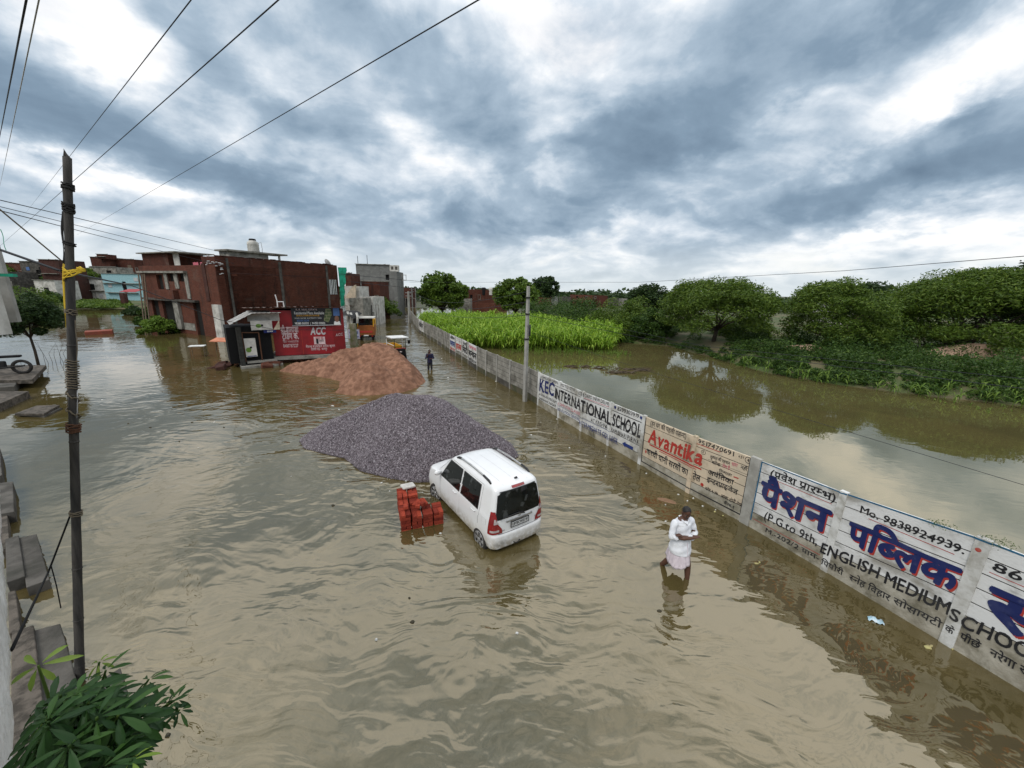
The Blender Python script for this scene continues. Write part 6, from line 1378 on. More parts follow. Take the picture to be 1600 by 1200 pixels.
MB().box((0, -.03, .95), (1.3, .02, .22)).build('painted_panel', M['inkred'], tr); MB().box((0, -.13, .56), (.5, .02, .12)).build('number_plate', M['white'], tr)
MB().box((0, 2.9, 1.4), (w-.1, 1.4, 1.5)).build('cab', M['yellow'], tr, bevel=.08)
ct_ = thing('cargo_rickshaw', 'yellow cargo three wheeler with a white canopy bar and dark front behind the sand heap', 'cargo rickshaw'); q = G(617, 563, 0); ct_.location = (q.x, q.y, 0); hd2 = math.atan2(G(628, 568).y-G(585, 546).y, G(628, 568).x-G(585, 546).x); ct_.rotation_euler = (0, 0, hd2)
tray = MB(); 
for c, d_ in (((-1.0, 0, .55), (2.2, 1.35, .06)), ((-1.0, .66, .85), (2.2, .04, .6)), ((-1.0, -.66, .85), (2.2, .04, .6)), ((-2.08, 0, .85), (.04, 1.3, .6)), ((.1, 0, .85), (.04, 1.3, .6))): tray.box(c, d_)
tray.build('cargo_tray', M['yellow'], ct_); MB().box((-1.0, 0, .60), (2.0, 1.2, .04)).build('tray_floor', M['black'], ct_); MB().box((-1.0, 0, 1.17), (2.24, .05, .03)).build('tray_rail', M['white'], ct_)
MB().tube([(.15, .6, .6), (.12, .62, 1.75), (.3, .6, 1.9), (1.5, .6, 1.95)], .035, 6).build('canopy_frame', M['white'], ct_); MB().tube([(.15, -.6, .6), (.12, -.62, 1.75), (.3, -.6, 1.9), (1.5, -.6, 1.95)], .035, 6).build('canopy_frame', M['white'], ct_)
MB().box((.85, 0, 1.98), (1.5, 1.3, .05)).build('canopy', M['white'], ct_); MB().box((.62, 0, .62), (.5, 1.1, .28)).build('seat', M['black'], ct_, bevel=.05)
MB().box((1.45, 0, .65), (.30, 1.0, 1.0), 0, None, .8).build('front_panel', M['black'], ct_, bevel=.08); MB().box((1.3, 0, 1.10), (.35, .9, .10)).build('dashboard', M['inkred'], ct_); MB().box((1.1, .1, .9), (.25, .5, .2)).build('white_bag', M['white'], ct_, bevel=.05)
for y in (-.42, .42): MB().tube([(1.55, y, 1.1), (1.45, y, 1.95)], .025, 5).build('windscreen_post', M['black'], ct_)
MB().box((1.62, .66, 1.65), (.05, .18, .28)).build('side_mirror', M['black'], ct_); MB().lathe([(.0, 0), (.09, .0), (.09, .06), (0, .08)], 12).build('headlight', M['clearlens'], ct_).location = (1.62, 0, .9)
for x, y in ((-1.2, .6), (-1.2, -.6), (1.75, 0)):
    wh = MB().lathe([(.12, -.07), (.26, -.08), (.29, 0), (.26, .08), (.12, .07)], 18).build('wheel', M['tyre'], ct_); wh.location = (x, y, .12); wh.rotation_euler = (math.pi/2, 0, 0)
# cycle frames by the street trees, red float, tarp
for px, py, m_, lab in ((588, 496, 'greyw', 'grey tarpaulin lump at the street side by the tree'), (611, 491, 'inkred', 'red covered cart beyond the street tree')):
    q = G(px, py); o = MB().lathe([(1.2, -.2), (1.25, .4), (.9, 1.1), (.4, 1.6), (.05, 1.75)], 12).build('tarp_heap', M[m_], smooth=True); o.location = q; o.scale = (1, 1.4, 1); tag(o, lab, 'tarp')
def floatbox(px, py, d, mm, label, name, cat, rz=0.0, z=.05):
    q = G(px, py); o = MB().box((0, 0, 0), d).build(name, M[mm] if isinstance(mm, str) else mm, bevel=.04); o.location = (q.x, q.y, z); o.rotation_euler = (rad(3), rad(-2), rz); tag(o, label, cat); return o
floatbox(156, 522, (2.1, 1.1, .6), mat('red_brick_bin', (.28, .07, .04), (.2, .06, .04), 3, .8), 'half drowned red brick tank in the open water at the left', 'brick_tank', 'tank', .75, .1)
# far poles along the street and concrete pole in the field
def cpole(px, yb, yt, label, r=.12, bracket=True, P=None, lean=0.0):
    p = P or G(px, yb); h = HZ(px, yt, p); t = thing('utility_pole', label, 'utility pole', (p.x, p.y, 0)); MB().tube([(0, 0, -.3), (lean*h, 0, h)], [r*1.25, r*.8], 4).build('shaft', M['poleconc'], t)
    if bracket:
        for k in range(2):
            MB().box((lean*h, 0, h-.25-.5*k), (1.0, .08, .08)).build('cross_arm', M['steel'], t)
            for x in (-.42, 0, .42): MB().lathe([(.05, 0), (.06, .08), (.03, .16)], 8).build('insulator', M['dark'], t).location = (lean*h+x, 0, h-.21-.5*k)
    return t, Vector((p.x+lean*h, p.y, h))
pf, PFT = cpole(820, 627, 447, 'grey square concrete utility pole standing in the water against the plank wall', .105, False)
for z in (3.3, 4.55, 5.35): MB().lathe([(.13, -.03), (.14, 0), (.13, .03)], 10).build('cable_band', M['dark'], pf).location = (0, 0, z)
MB().tube([(.12+.02*math.cos(a), -.16, 3.75+.28*math.sin(a)+.0) if False else (.14, -.10+.10*math.cos(a), 3.75+.26*math.sin(a)) for a in np.linspace(0, 2*math.pi, 15)], .04, 5, caps=False).build('cable_coil', M['cable'], pf)
far_poles = [cpole(640, 505, 455, 'thick old concrete pole leaning at the wall end where the street narrows', .2, True)[1], cpole(645, 492, 450, 'second concrete pole at the street end, just right of the thick one', .13, True)[1], cpole(650, 480, 450, 'thin pale pole past the wall end, third along the street', .12, False)[1], cpole(657, 478, 458, 'thin pale pole behind the wall end near the round tree', .12, False)[1], cpole(617, 487, 447, 'slim pole in front of the grey block house corner', .10, False)[1]]
# ------------------------------------------------------------------ people
def fused(name, build, voxel, mats, parent=None, smooth_it=6, disp=None):
    mb = MB(); build(mb); me = D.meshes.new(name); me.from_pydata(mb.v, [], mb.f); me.update(); o = D.objects.new(name, me); C.objects.link(o)
    r = o.modifiers.new('r', 'REMESH'); r.mode = 'VOXEL'; r.voxel_size = voxel; s = o.modifiers.new('s', 'SMOOTH'); s.iterations = smooth_it; s.factor = .5
    e = o.evaluated_get(bpy.context.evaluated_depsgraph_get()); m2 = D.meshes.new_from_object(e); o.modifiers.clear(); o.data = m2; m2.name = name
    m2.materials.clear()
    for m_ in (mats if isinstance(mats, list) else [mats]): m2.materials.append(m_)
    if disp:
        for v in m2.vertices: v.co = disp(v.co, v.normal)
    for p in m2.polygons: p.use_smooth = True
    if parent: o.parent = parent
    return o
def ell(mb, c, r, k=14):
    P_ = [[Vector((c[0]+r[0]*math.sin(t)*math.cos(f), c[1]+r[1]*math.sin(t)*math.sin(f), c[2]+r[2]*math.cos(t))) for f in np.linspace(0, 2*math.pi, k+1)] for t in np.linspace(.02, math.pi-.02, k)]
    mb.grid(P_)
def limb(mb, pts, rs, flat=1.0):
    mb.tube(pts, rs, 10, True, flat)
    for p, r in zip(pts, rs): ell(mb, p, (r, r, r), 9)
def hand(mb, w, d, curl, side, up=(0, 0, 1)):
    """palm and five bent fingers from wrist w along d"""
    d = Vector(d).normalized(); up = Vector(up); s = d.cross(up).normalized()*side; nrm = s.cross(d)*side
    w = Vector(w); pc = w+d*.05
    for t in (-.028, -.009, .010, .028): limb(mb, [w+d*.015+s*t*.7, w+d*.09+s*t], [.014, .012])
    for i, (t, L) in enumerate(((-.03, .062), (-.010, .075), (.011, .078), (.031, .068))):
        b = w+d*.092+s*t; m1 = b+d*L*.5-nrm*curl*.018; m2 = m1+d*L*.3-nrm*curl*.03; limb(mb, [b, m1, m2], [.0105, .0095, .008])
    b = w+d*.03+s*.034; limb(mb, [b, b+d*.028+s*.022, b+d*.058+s*.024-nrm*.01], [.012, .0105, .009])
M['skin'] = mat('brown_skin', (.105, .048, .030), (.080, .036, .023), 14, .55, spec=.4)
M['hair'] = mat('black_hair', (.010, .009, .009), (.022, .018, .017), 40, .6)
M['shirt_w'] = mat('white_cotton_shirt', (.78, .79, .82), (.66, .67, .71), 7, .85, bump=.25, bscale=30)
M['lungi'] = mat('pale_mauve_cotton', (.66, .58, .62), (.54, .47, .51), 9, .85, bump=.3, bscale=26, stretch=(3, 3, 1))
M['navy_sh'] = mat('dark_navy_cotton', (.018, .018, .055), (.010, .010, .030), 9, .85)
M['trouser'] = mat('dark_trousers', (.014, .014, .020), (.022, .022, .028), 9, .85)
M['eye'] = mat('eye_white', (.5, .48, .45), None, 1, .3)
def head(mb, c, yaw=0.0, pitch=0.0):
    R = Matrix.Rotation(yaw, 3, 'Z') @ Matrix.Rotation(-pitch, 3, 'X'); c = Vector(c); h = MB()
    ell(h, (0, -.005, .04), (.074, .094, .088), 16); ell(h, (0, .018, -.035), (.060, .070, .075), 14); ell(h, (0, .045, -.085), (.034, .034, .026), 10)
    ell(h, (0, .088, -.012), (.013, .020, .026), 8); ell(h, (0, .083, .008), (.012, .014, .03), 8)                      # nose
    for sx in (-1, 1):
        ell(h, (sx*.077, -.012, -.012), (.012, .022, .032), 8); ell(h, (sx*.032, .072, .026), (.026, .014, .008), 8); ell(h, (sx*.040, .055, -.03), (.024, .022, .024), 8)
    ell(h, (0, .078, -.057), (.024, .012, .007), 8); ell(h, (0, .076, -.069), (.020, .012, .007), 8)                    # lips
    b = len(mb.v); mb.v.extend([tuple(c+R @ Vector(v)) for v in h.v]); mb.f.extend([tuple(i+b for i in f) for f in h.f]); mb.m.extend(h.m); return R, c
def face_bits(parent, R, c, moustache=True):
    f = MB(); 
    for sx in (-1, 1): f2 = MB(); ell(f2, (sx*.030, .072, .010), (.013, .011, .008), 8); f2.v = [tuple(c+R @ Vector(v)) for v in f2.v]; f2.build('eye', M['eye'], parent, smooth=True); f3 = MB(); ell(f3, (sx*.030, .0815, .010), (.006, .004, .006), 8); f3.v = [tuple(c+R @ Vector(v)) for v in f3.v]; f3.build('pupil', M['black'], parent, smooth=True)
    for sx in (-1, 1): f4 = MB(); ell(f4, (sx*.033, .082, .030), (.022, .006, .005), 8); f4.v = [tuple(c+R @ Vector(v)) for v in f4.v]; f4.build('eyebrow', M['hair'], parent, smooth=True)
    if moustache: f5 = MB(); ell(f5, (0, .087, -.046), (.028, .008, .007), 8); f5.v = [tuple(c+R @ Vector(v)) for v in f5.v]; f5.build('moustache', M['hair'], parent, smooth=True)
def hairmesh(parent, R, c, lift=.004):
    h = MB(); P_ = []
    for t in np.linspace(.02, 1.75, 12):
        row = []
        for f in np.linspace(0, 2*math.pi, 25):
            front = max(0, math.sin(f)); tt = min(t, 1.70-.95*front**1.5)
            row.append(c+R @ Vector(((.079+lift)*math.sin(tt)*math.cos(f), -.007+(.098+lift)*math.sin(tt)*math.sin(f), .042+(.092+lift)*math.cos(tt))))
        P_.append(row)
    h.grid(P_); h.build('hair', M['hair'], parent, smooth=True)
def stand(name, label, foot_px, depth, fwd, kind):
    q = G(*foot_px); t = thing(name, label, 'person', (q.x, q.y, -depth), math.atan2(-fwd[0], fwd[1])); return t
# the wader: white shirt, mauve lungi, arms folded, mid stride
man = stand('person', 'man in a white shirt and pale mauve lungi wading with folded arms near the wall', (1056, 893), .22, (.24, -.97), 0)
LK_, LA = Vector((-.10, .17, .49)), Vector((-.10, .22, .09)); RK_, RA = Vector((.12, -.07, .48)), Vector((.16, -.30, .12))
HC = (0, .045, 1.555)
def mbody(mb):
    limb(mb, [(-.085, 0, .86), LK_, LK_.lerp(LA, .35), LA], [.09, .060, .058, .036]); limb(mb, [LA, (-.10, .27, .035), (-.10, .36, .025)], [.036, .036, .026])
    limb(mb, [(.085, 0, .86), RK_, RK_.lerp(RA, .35), RA], [.09, .060, .058, .036]); limb(mb, [RA, (.165, -.25, .05), (.165, -.17, .03)], [.036, .036, .026])
    for z, rx, ry, y in ((.84, .15, .11, 0), (.95, .145, .105, 0), (1.06, .14, .10, .0), (1.18, .155, .11, -.005), (1.29, .16, .11, -.01), (1.36, .13, .09, -.01)): ell(mb, (0, y, z), (rx, ry, .09), 12)
    limb(mb, [(0, -.01, 1.36), (0, .02, 1.49)], [.062, .054])
    # his right arm lies on top, forearm bare; left hand tucked under, its fingers on the right upper arm
    limb(mb, [(.185, -.01, 1.33), (.255, .05, 1.08), (.10, .195, 1.115), (-.07, .235, 1.13)], [.056, .045, .040, .028]); hand(mb, (-.07, .235, 1.13), (-1, -.12, .12), .7, -1)
    limb(mb, [(-.185, -.01, 1.33), (-.255, .05, 1.09), (-.08, .155, 1.08), (.09, .165, 1.13)], [.056, .045, .038, .028]); hand(mb, (.09, .165, 1.13), (.85, -.15, .4), .8, 1)
    hd_ = head(mb, HC, rad(-14), rad(20)); mb.hd = hd_
_m = {}
def mbody2(mb): mbody(mb); _m['h'] = mb.hd
mb_o = fused('body', mbody2, .0075, M['skin'], man, 5)
hairmesh(man, *_m['h'], -.001); man.scale = (1.05, 1.05, 1.06); face_bits(man, *_m['h'])
def wr(co, n_):
    a = .0035*math.sin(co.z*46+co.x*19)+.0035*math.sin(co.x*42+co.z*13+co.y*27); return co+n_*a
def loft(mb, rings, k=28):
    R_2 = []
    for z in np.linspace(rings[0][0], rings[-1][0], 26):
        rx, ry, yy = [np.interp(z, [q_[0] for q_ in rings], [q_[j] for q_ in rings]) for j in (1, 2, 3)]
        R_2.append([Vector((rx*math.cos(f), ry*math.sin(f)+yy, z)) for f in np.linspace(0, 2*math.pi, k+1)])
    R_2.insert(0, [Vector((0, rings[0][3], rings[0][0]))]*(k+1)); R_2.append([Vector((0, rings[-1][3], rings[-1][0]))]*(k+1)); mb.grid(R_2)
def mshirt(mb):
    loft(mb, [(.70, .212, .205, .012), (.80, .205, .192, .012), (.90, .192, .170, .01), (1.0, .178, .148, .005), (1.1, .172, .137, .0), (1.2, .180, .138, -.006), (1.33, .180, .120, -.012)])
    ell(mb, (0, -.012, 1.345), (.165, .105, .075), 12)
    limb(mb, [(.17, -.01, 1.335), (.222, .015, 1.22), (.262, .05, 1.08), (.20, .11, 1.09)], [.072, .062, .058, .054])
    limb(mb, [(-.17, -.01, 1.335), (-.225, .015, 1.22), (-.268, .05, 1.085), (-.10, .165, 1.075), (-.02, .18, 1.09)], [.072, .062, .058, .050, .046])
shirt = fused('shirt', mshirt, .012, M['shirt_w'], man, 5, wr)
co_ = MB(); co_.tube([(-.075, -.01, 1.405), (-.06, .065, 1.40), (0, .105, 1.34), (.06, .065, 1.40), (.075, -.01, 1.405), (.05, -.07, 1.42), (-.05, -.07, 1.42), (-.075, -.01, 1.405)], .017, 6); co_.build('collar', M['shirt_w'], shirt, smooth=True)
pk = MB(); pk.tube([(-.02, .160, .98), (-.025, .192, .86), (-.02, .215, .72)], .006, 5); pk.build('placket', M['lungi'], shirt)
lu = MB(); P_ = []
for i, z in enumerate(np.linspace(.96, .50, 15)):
    t_ = i/14; row = []
    for f in np.linspace(0, 2*math.pi, 57):
        rx = .150+.052*t_; ry = .135+.105*t_; k = 1+.035*t_*math.sin(f*9+z*5)+.02*t_*math.sin(f*17+1)
        x = rx*k*math.cos(f); y = ry*k*math.sin(f)+.012*t_
        dz = -.05*t_*math.sin(f*2+.6)-.03*t_*max(0, math.sin(f))
        row.append(Vector((x+.012*t_, y, z+dz)))
    P_.append(row)
lu.grid(P_); lg = lu.build('lungi', M['lungi'], man, smooth=True); sd = lg.modifiers.new('solid', 'SOLIDIFY'); sd.thickness = .012
# the far wader, dark clothes, phone held at his mouth
man2 = stand('person', 'man in dark navy clothes standing far off in the water, phone at his face', (672, 578), .22, (.15, -.98), 1)
def b2(mb):
    for sx in (-1, 1):
        limb(mb, [(sx*.09, 0, .86), (sx*.10, .02, .48), (sx*.11, 0, .08)], [.088, .058, .036]); limb(mb, [(sx*.11, 0, .08), (sx*.115, .12, .03)], [.036, .028])
    for z, rx, ry in ((.84, .15, .11), (.98, .145, .105), (1.12, .15, .105), (1.27, .165, .11), (1.36, .13, .09)): ell(mb, (0, 0, z), (rx, ry, .1), 12)
    limb(mb, [(0, -.01, 1.36), (0, .015, 1.5)], [.06, .052])
    limb(mb, [(.19, 0, 1.34), (.25, .06, 1.08), (.10, .20, 1.36)], [.055, .044, .028]); hand(mb, (.10, .20, 1.36), (-.4, -.1, .9), .9, 1)
    limb(mb, [(-.19, 0, 1.34), (-.26, .02, 1.07), (-.12, .20, 1.06)], [.055, .044, .028]); hand(mb, (-.12, .20, 1.06), (.9, .1, .1), .7, -1)
    _m['h2'] = head(mb, (0, .035, 1.56), 0, .1)
fused('body', b2, .011, M['skin'], man2, 4); hairmesh(man2, *_m['h2'], .010); face_bits(man2, *_m['h2'], False)
def s2(mb):
    for z, rx, ry in ((.80, .178, .132), (.9, .175, .13), (1.0, .168, .126), (1.1, .172, .126), (1.2, .185, .13), (1.29, .185, .122)):
        mb.lathe([(1, -.06), (1, .06)], 18)
        for i in range(len(mb.v)-36, len(mb.v)): x_, y_, z_ = mb.v[i]; mb.v[i] = (x_*rx, y_*ry, z+z_)
    ell(mb, (0, -.01, 1.345), (.17, .105, .08), 12)
    limb(mb, [(.18, 0, 1.34), (.262, .06, 1.09), (.22, .10, 1.14)], [.078, .064, .058]); limb(mb, [(-.18, 0, 1.34), (-.27, .02, 1.08), (-.22, .08, 1.08)], [.078, .064, .058])
fused('shirt', s2, .015, M['navy_sh'], man2, 4, wr)
def t2(mb):
    ell(mb, (0, 0, .84), (.172, .125, .12), 12)
    for sx in (-1, 1): limb(mb, [(sx*.09, 0, .84), (sx*.10, .02, .50), (sx*.11, 0, .30)], [.105, .082, .074])
fused('trousers', t2, .015, M['trouser'], man2, 4)
ph_ = MB().box((.07, .215, 1.47), (.07, .012, .14)).build('phone', M['black']); ph_.parent = None
ph_.matrix_world = man2.matrix_basis.copy(); tag(ph_, 'dark phone held up to the face of the far man in navy', 'phone')
# ------------------------------------------------------------------ the leaning grey pole at the left
Bp = G(125, 1066, 0); nn = np.cross(ray(105, 245), ray(125, 1065)); nn /= np.linalg.norm(nn); vz = np.array([0, 0, 1.]); pv = vz-nn*(nn @ vz); pv = Vector(pv/np.linalg.norm(pv))
def pole_at(py):
    lo, hi = -1.5, 10.0
    for _ in range(50):
        m_ = (lo+hi)/2; p = Bp+pv*m_; q_ = np.array(p)-np.array([0, 0, CAM_H]); dd = q_ @ _f; yy = 600-FPX*(q_ @ _U)/dd
        if yy > py: lo = m_
        else: hi = m_
    return Bp+pv*lo, lo
top, Lp = pole_at(246)
gp_ = thing('leaning_pole', 'tall weathered grey pole at the left wound with ropes and cables', 'pole', tuple(Bp))
M['polewood'] = mat('weathered_grey_pole', (.062, .056, .050), (.028, .026, .024), 3.0, .8, bump=.4, bscale=10, stretch=(5, 5, .5))
rr0_, rr1_ = .052, .040
prad = lambda L: rr0_+(rr1_-rr0_)*max(0, L)/Lp
pl_ = MB(); Ls = np.linspace(-.8, Lp, 60); pl_.tube([pv*l for l in Ls], [prad(l)*(1+.03*math.sin(l*7)) for l in Ls], 14)
pl_.build('shaft', M['polewood'], gp_, smooth=True)
hl = MB(); tv = pv*(Lp+.0); e1 = pv.cross(Vector((0, 1, 0))).normalized(); hl.add([tv-e1*.042+pv*.0, tv+e1*.04, tv+e1*.042+pv*.10, tv+e1*.0+pv*.04], [(0, 1, 2, 3)])
hl.tube([tv+e1*.03-pv*.02, tv+e1*.034+pv*.08], [.016, .004], 5); hl.build('splintered_top', M['polewood'], gp_)
for py in (540, 618, 690, 800, 888, 968, 1040):
    p, l = pole_at(py); r = prad(l); a = pv.to_track_quat('Z', 'Y'); o = MB().lathe([(r, -.015), (r+.006, 0), (r, .015)], 14).build('node_ring', M['polewood'], gp_, smooth=True); o.location = pv*l; o.rotation_euler = a.to_euler()
def wraps(py0, py1, turns, rr, m_, name, jit=.02, seed=1, bulge=.006):
    _, l0 = pole_at(py0); _, l1 = pole_at(py1); r = random.Random(seed); e1 = pv.cross(Vector((0, 1, 0))).normalized(); e2 = pv.cross(e1); pts = []
    n_ = int(turns*14)
    for i in range(n_+1):
        t_ = i/n_; a = t_*turns*2*math.pi; l = l0+(l1-l0)*t_+r.uniform(-jit, jit); R_2 = prad(l)+rr+bulge*r.random(); pts.append(pv*l+(e1*math.cos(a)+e2*math.sin(a))*R_2)
    return MB().tube(pts, rr, 5).build(name, M[m_], gp_, smooth=True)
wraps(287, 297, 4, .009, 'dark', 'cable_wrap', .012, 1); wraps(318, 332, 6, .008, 'dark', 'cable_wrap', .015, 2); wraps(484, 492, 3, .007, 'rope_g', 'rope_wrap', .012, 3)
wraps(562, 608, 12, .007, 'rope_g', 'rope_wrap', .007, 4, .016); wraps(662, 676, 5, .010, 'rust', 'rope_wrap', .008, 5, .014); wraps(798, 806, 3, .009, 'rope_g', 'rope_wrap', .008, 6); wraps(378, 384, 2, .008, 'dark', 'cable_wrap', .006, 8)
wraps(610, 660, 2, .010, 'rope_g', 'rope_wrap', .02, 9, .01)
def near_pole(py, dx):                     # a point dx metres to the picture's right of the pole axis at row py
    p, l = pole_at(py); return pv*l+Vector((_R[0], _R[1], _R[2]))*dx
for k, (a, b, dx0, dx1, r, m_) in enumerate([(292, 420, -.065, -.075, .008, 'dark'), (300, 412, -.05, -.06, .007, 'dark'), (330, 425, -.085, -.08, .007, 'cable'), (380, 420, -.055, -.05, .006, 'greyw'), (500, 600, .062, .058, .005, 'rope_g'), (600, 800, .03, -.06, .008, 'dark'), (520, 700, -.065, -.065, .004, 'rope_g'), (610, 790, .05, .0, .005, 'greyw')]):
    MB().tube([near_pole(a+(b-a)*t, dx0+(dx1-dx0)*t+.012*math.sin(t*9+k)) for t in np.linspace(0, 1, 12)], r, 5).build('hanging_cable', M[m_], gp_, smooth=True)
# yellow rope tied on the pole
yr = thing('yellow_rope', 'bright yellow rope knotted round the leaning grey pole with a hanging tail', 'rope', tuple(Bp))
def yw(pts, r=.008): MB().tube(pts, r, 5).build('strand', M['rope_y'], yr, smooth=True)
rk = random.Random(2)
for k in range(7): yw([near_pole(416+k*4+rk.uniform(-3, 3), -.075), near_pole(420+k*3.2, -.02)+Vector((_f[0], _f[1], _f[2]))*-.06, near_pole(425+rk.uniform(-6, 8), .065)+Vector((_f[0], _f[1], _f[2]))*-.03, near_pole(424+rk.uniform(-3, 3), .15)])
for k in range(4): yw([near_pole(421+rk.uniform(-3, 3), .09), near_pole(418+rk.uniform(-2, 6), .13), near_pole(424+rk.uniform(-3, 3), .19)], .010)
for k in range(3): yw([near_pole(412, -.06-.01*k), near_pole(440, -.075-.008*k), near_pole(475, -.070-.006*k), near_pole(512-8*k, -.066)], .008)
# ------------------------------------------------------------------ overhead wires
def wire(label, pts, r, m_='cable', sag=0.0, name='overhead_wire'):
    P_ = []
    for a, b in zip(pts, pts[1:]):
        for i in range(14):
            t_ = i/14; q = a.lerp(b, t_); q.z -= sag*4*t_*(1-t_); P_.append(q)
    P_.append(pts[-1]); o = MB().tube(P_, r, 5).build(name, M[m_], smooth=True); return tag(o, label, 'wire')
wire('thin wire rising from the pole top to the left of centre at the top edge', [AT(318, -25, 3.2), AT(40, 333, 60)], .0042)
wire('wire crossing the upper left sky, second of the three fanning from the left', [AT(460, -22, 3.2), AT(-20, 402, 60)], .005, 'cable')
wire('longest wire slanting across the upper left sky', [AT(785, -22, 3.2), AT(120, 367, 60)], .005)
wire('wire at the left edge of the sky running steeply down', [AT(46, -25, 2.2), AT(-8, 252, 14)], .005)
wire('faint wire beside the steep one at the left edge', [AT(66, -25, 5), AT(0, 290, 40)], .008, 'greyw')
wire('upper of the wires from the left edge to the brick house roof', [AT(-20, 308, 12), AT(372, 400, 42)], .014)
wire('middle of the wires from the left edge to the brick house roof', [AT(-20, 318, 12), AT(366, 412, 41)], .011)
wire('lowest bundled wire from the left edge to the brick house roof', [AT(-20, 324, 12), AT(200, 380, 30), AT(360, 418, 40)], .016)
bp_, _ = pole_at(424); wire('thick dark cable running from the left edge past the yellow rope to the kiosk roof', [AT(-20, 383, bp_.y), AT(97, 424, bp_.y), AT(205, 446, 14), AT(345, 500, 24), AT(432, 515, 27.3), AT(541, 516, 29.5)], .016, 'cable')
wire('pale rope running from the upper left edge down to the yellow knot', [AT(-15, 315, bp_.y-.6), near_pole(412, -.06)+Bp], .008, 'rope_g', 0, 'tie_rope')
lk, _ = pole_at(800); wire('black cable sagging from the leaning pole down to the white wall', [lk+Vector((-.06, 0, 0)), AT(75, 895, lk.y-.3), AT(18, 1016, 2.1)], .011, 'black', .0)
wire('frayed black cable end hanging under the sagging cable', [AT(80, 885, lk.y-.28), AT(88, 915, lk.y-.28), AT(95, 950, lk.y-.28)], .007, 'black')
wire('power line across the sky above the acacias to the right edge', [AT(640, 441, 70), AT(1000, 441, 40), AT(1320, 423, 24), AT(1640, 397, 14)], .014)
wire('upper of two wires over the far bank at the right', [PFT+Vector((0, 0, -1.1)), AT(1100, 541, 21), AT(1640, 596, 10)], .010)
wire('lower of two wires over the far bank at the right', [PFT+Vector((0, 0, -1.4)), AT(1100, 547, 21), AT(1640, 612, 10)], .011)
wire('thin dark wire low over the field water to the right edge', [PFT+Vector((0, 0, -2.2)), AT(1000, 576, 15), AT(1640, 770, 6.4)], .006)
for k, (dz, ya) in enumerate(((-.25, 459), (-.75, 466), (-1.4, 473))): wire(('top', 'middle', 'lowest')[k]+' wire sagging from the field pole back to the street end poles', [PFT+Vector((0, 0, dz)), AT(650, ya, 60)], .014, 'cable', .9)
wire('wire from the big brick house corner to the round tree', [AT(532, 428, 52), AT(680, 442, 75)], .03, 'cable'); wire('second lower wire over the street by the grey house', [AT(545, 440, 52), AT(660, 452, 75)], .03, 'cable')
# ------------------------------------------------------------------ left foreground: white wall edge, ledges, porch slabs, plant
a0 = G(28, 1200, 3.5); a1 = G(0, 770, 3.5); dv_ = (a1-a0).normalized(); pn = Vector((dv_.y, -dv_.x, 0)); pn = pn if pn.x > 0 else -pn
ww = MB(); P_ = []
for i in range(140):
    u = -1.6+i*.075; row = []
    for z in (3.5, 3.53, 3.62, 3.8, 4.1, 4.5, 5.0):
        nz_ = (vnoise(np.array([u*5.]), np.array([z*4.]), 3)[0]-.5)*.010+(vnoise(np.array([u*14.]), np.array([z*11.]), 4)[0]-.5)*.012
        row.append(a0+dv_*u+pn*(nz_ if z > 3.5 else nz_-.02)+Vector((0, 0, z-3.5)))
    row.insert(0, row[0]-pn*.5); P_.append(row)
ww.grid(P_); wl = ww.build('balcony_wall', mat('bright_rough_plaster', (.80, .79, .76), (.62, .61, .58), 3.0, .9, bump=.5, bscale=20, dirt=(.30, .28, .25), dscale=2.0, damt=.5), smooth=True); tag(wl, 'rough white plastered balcony wall at the lower left edge', 'wall')
def slab(pix, ztop, thick, m_, label, name='concrete_slab', cat='slab', group=None):
    pts = [G(x, y, ztop) for x, y in pix]; c = sum(pts, Vector())/len(pts); mb = MB(); k = len(pts)
    r = random.Random(int(pix[0][0]*7+pix[0][1]))
    mb.add([(p.x-c.x, p.y-c.y, 0) for p in pts]+[(p.x-c.x, p.y-c.y, -thick) for p in pts], [tuple(range(k)), tuple(reversed(range(k, 2*k)))]+[(i, i+k, (i+1) % k+k, (i+1) % k) for i in range(k)])
    o = mb.build(name, M['slab'] if m_ == 'conc' else M[m_], bevel=.012); bm = bmesh.new(); bm.from_mesh(o.data); bmesh.ops.recalc_face_normals(bm, faces=bm.faces); bm.to_mesh(o.data); bm.free()
    o.location = c; return tag(o, label, cat, group)
slab([(-60, 570), (72, 570.5), (50, 593), (-60, 596)], .50, .22, 'slab', 'raised concrete porch slab with the motorbike on it at the left edge', 'porch_slab', 'porch')
slab([(-60, 594), (28, 594), (22, 604), (-60, 608)], .36, .5, 'conc_dk', 'stepped masonry block under the motorbike porch', 'porch_step', 'porch')
slab([(-60, 612), (45, 611), (-8, 634), (-60, 640)], .34, .40, 'conc', 'second concrete porch slab below the motorbike porch', 'porch_slab', 'porch')
slab([(22, 646), (57, 633.5), (93, 632.5), (68, 646.5)], .17, .10, 'conc', 'square concrete chamber cover just above the water left of the pole', 'chamber_cover', 'slab')
cover_ = D.objects['chamber_cover']; rim_ = slab([(25, 647), (57, 635), (97, 637), (69, 650)], .07, .25, 'conc_dk', None, 'chamber_rim', None)
rim_.location = rim_.location-cover_.location; rim_.parent = cover_
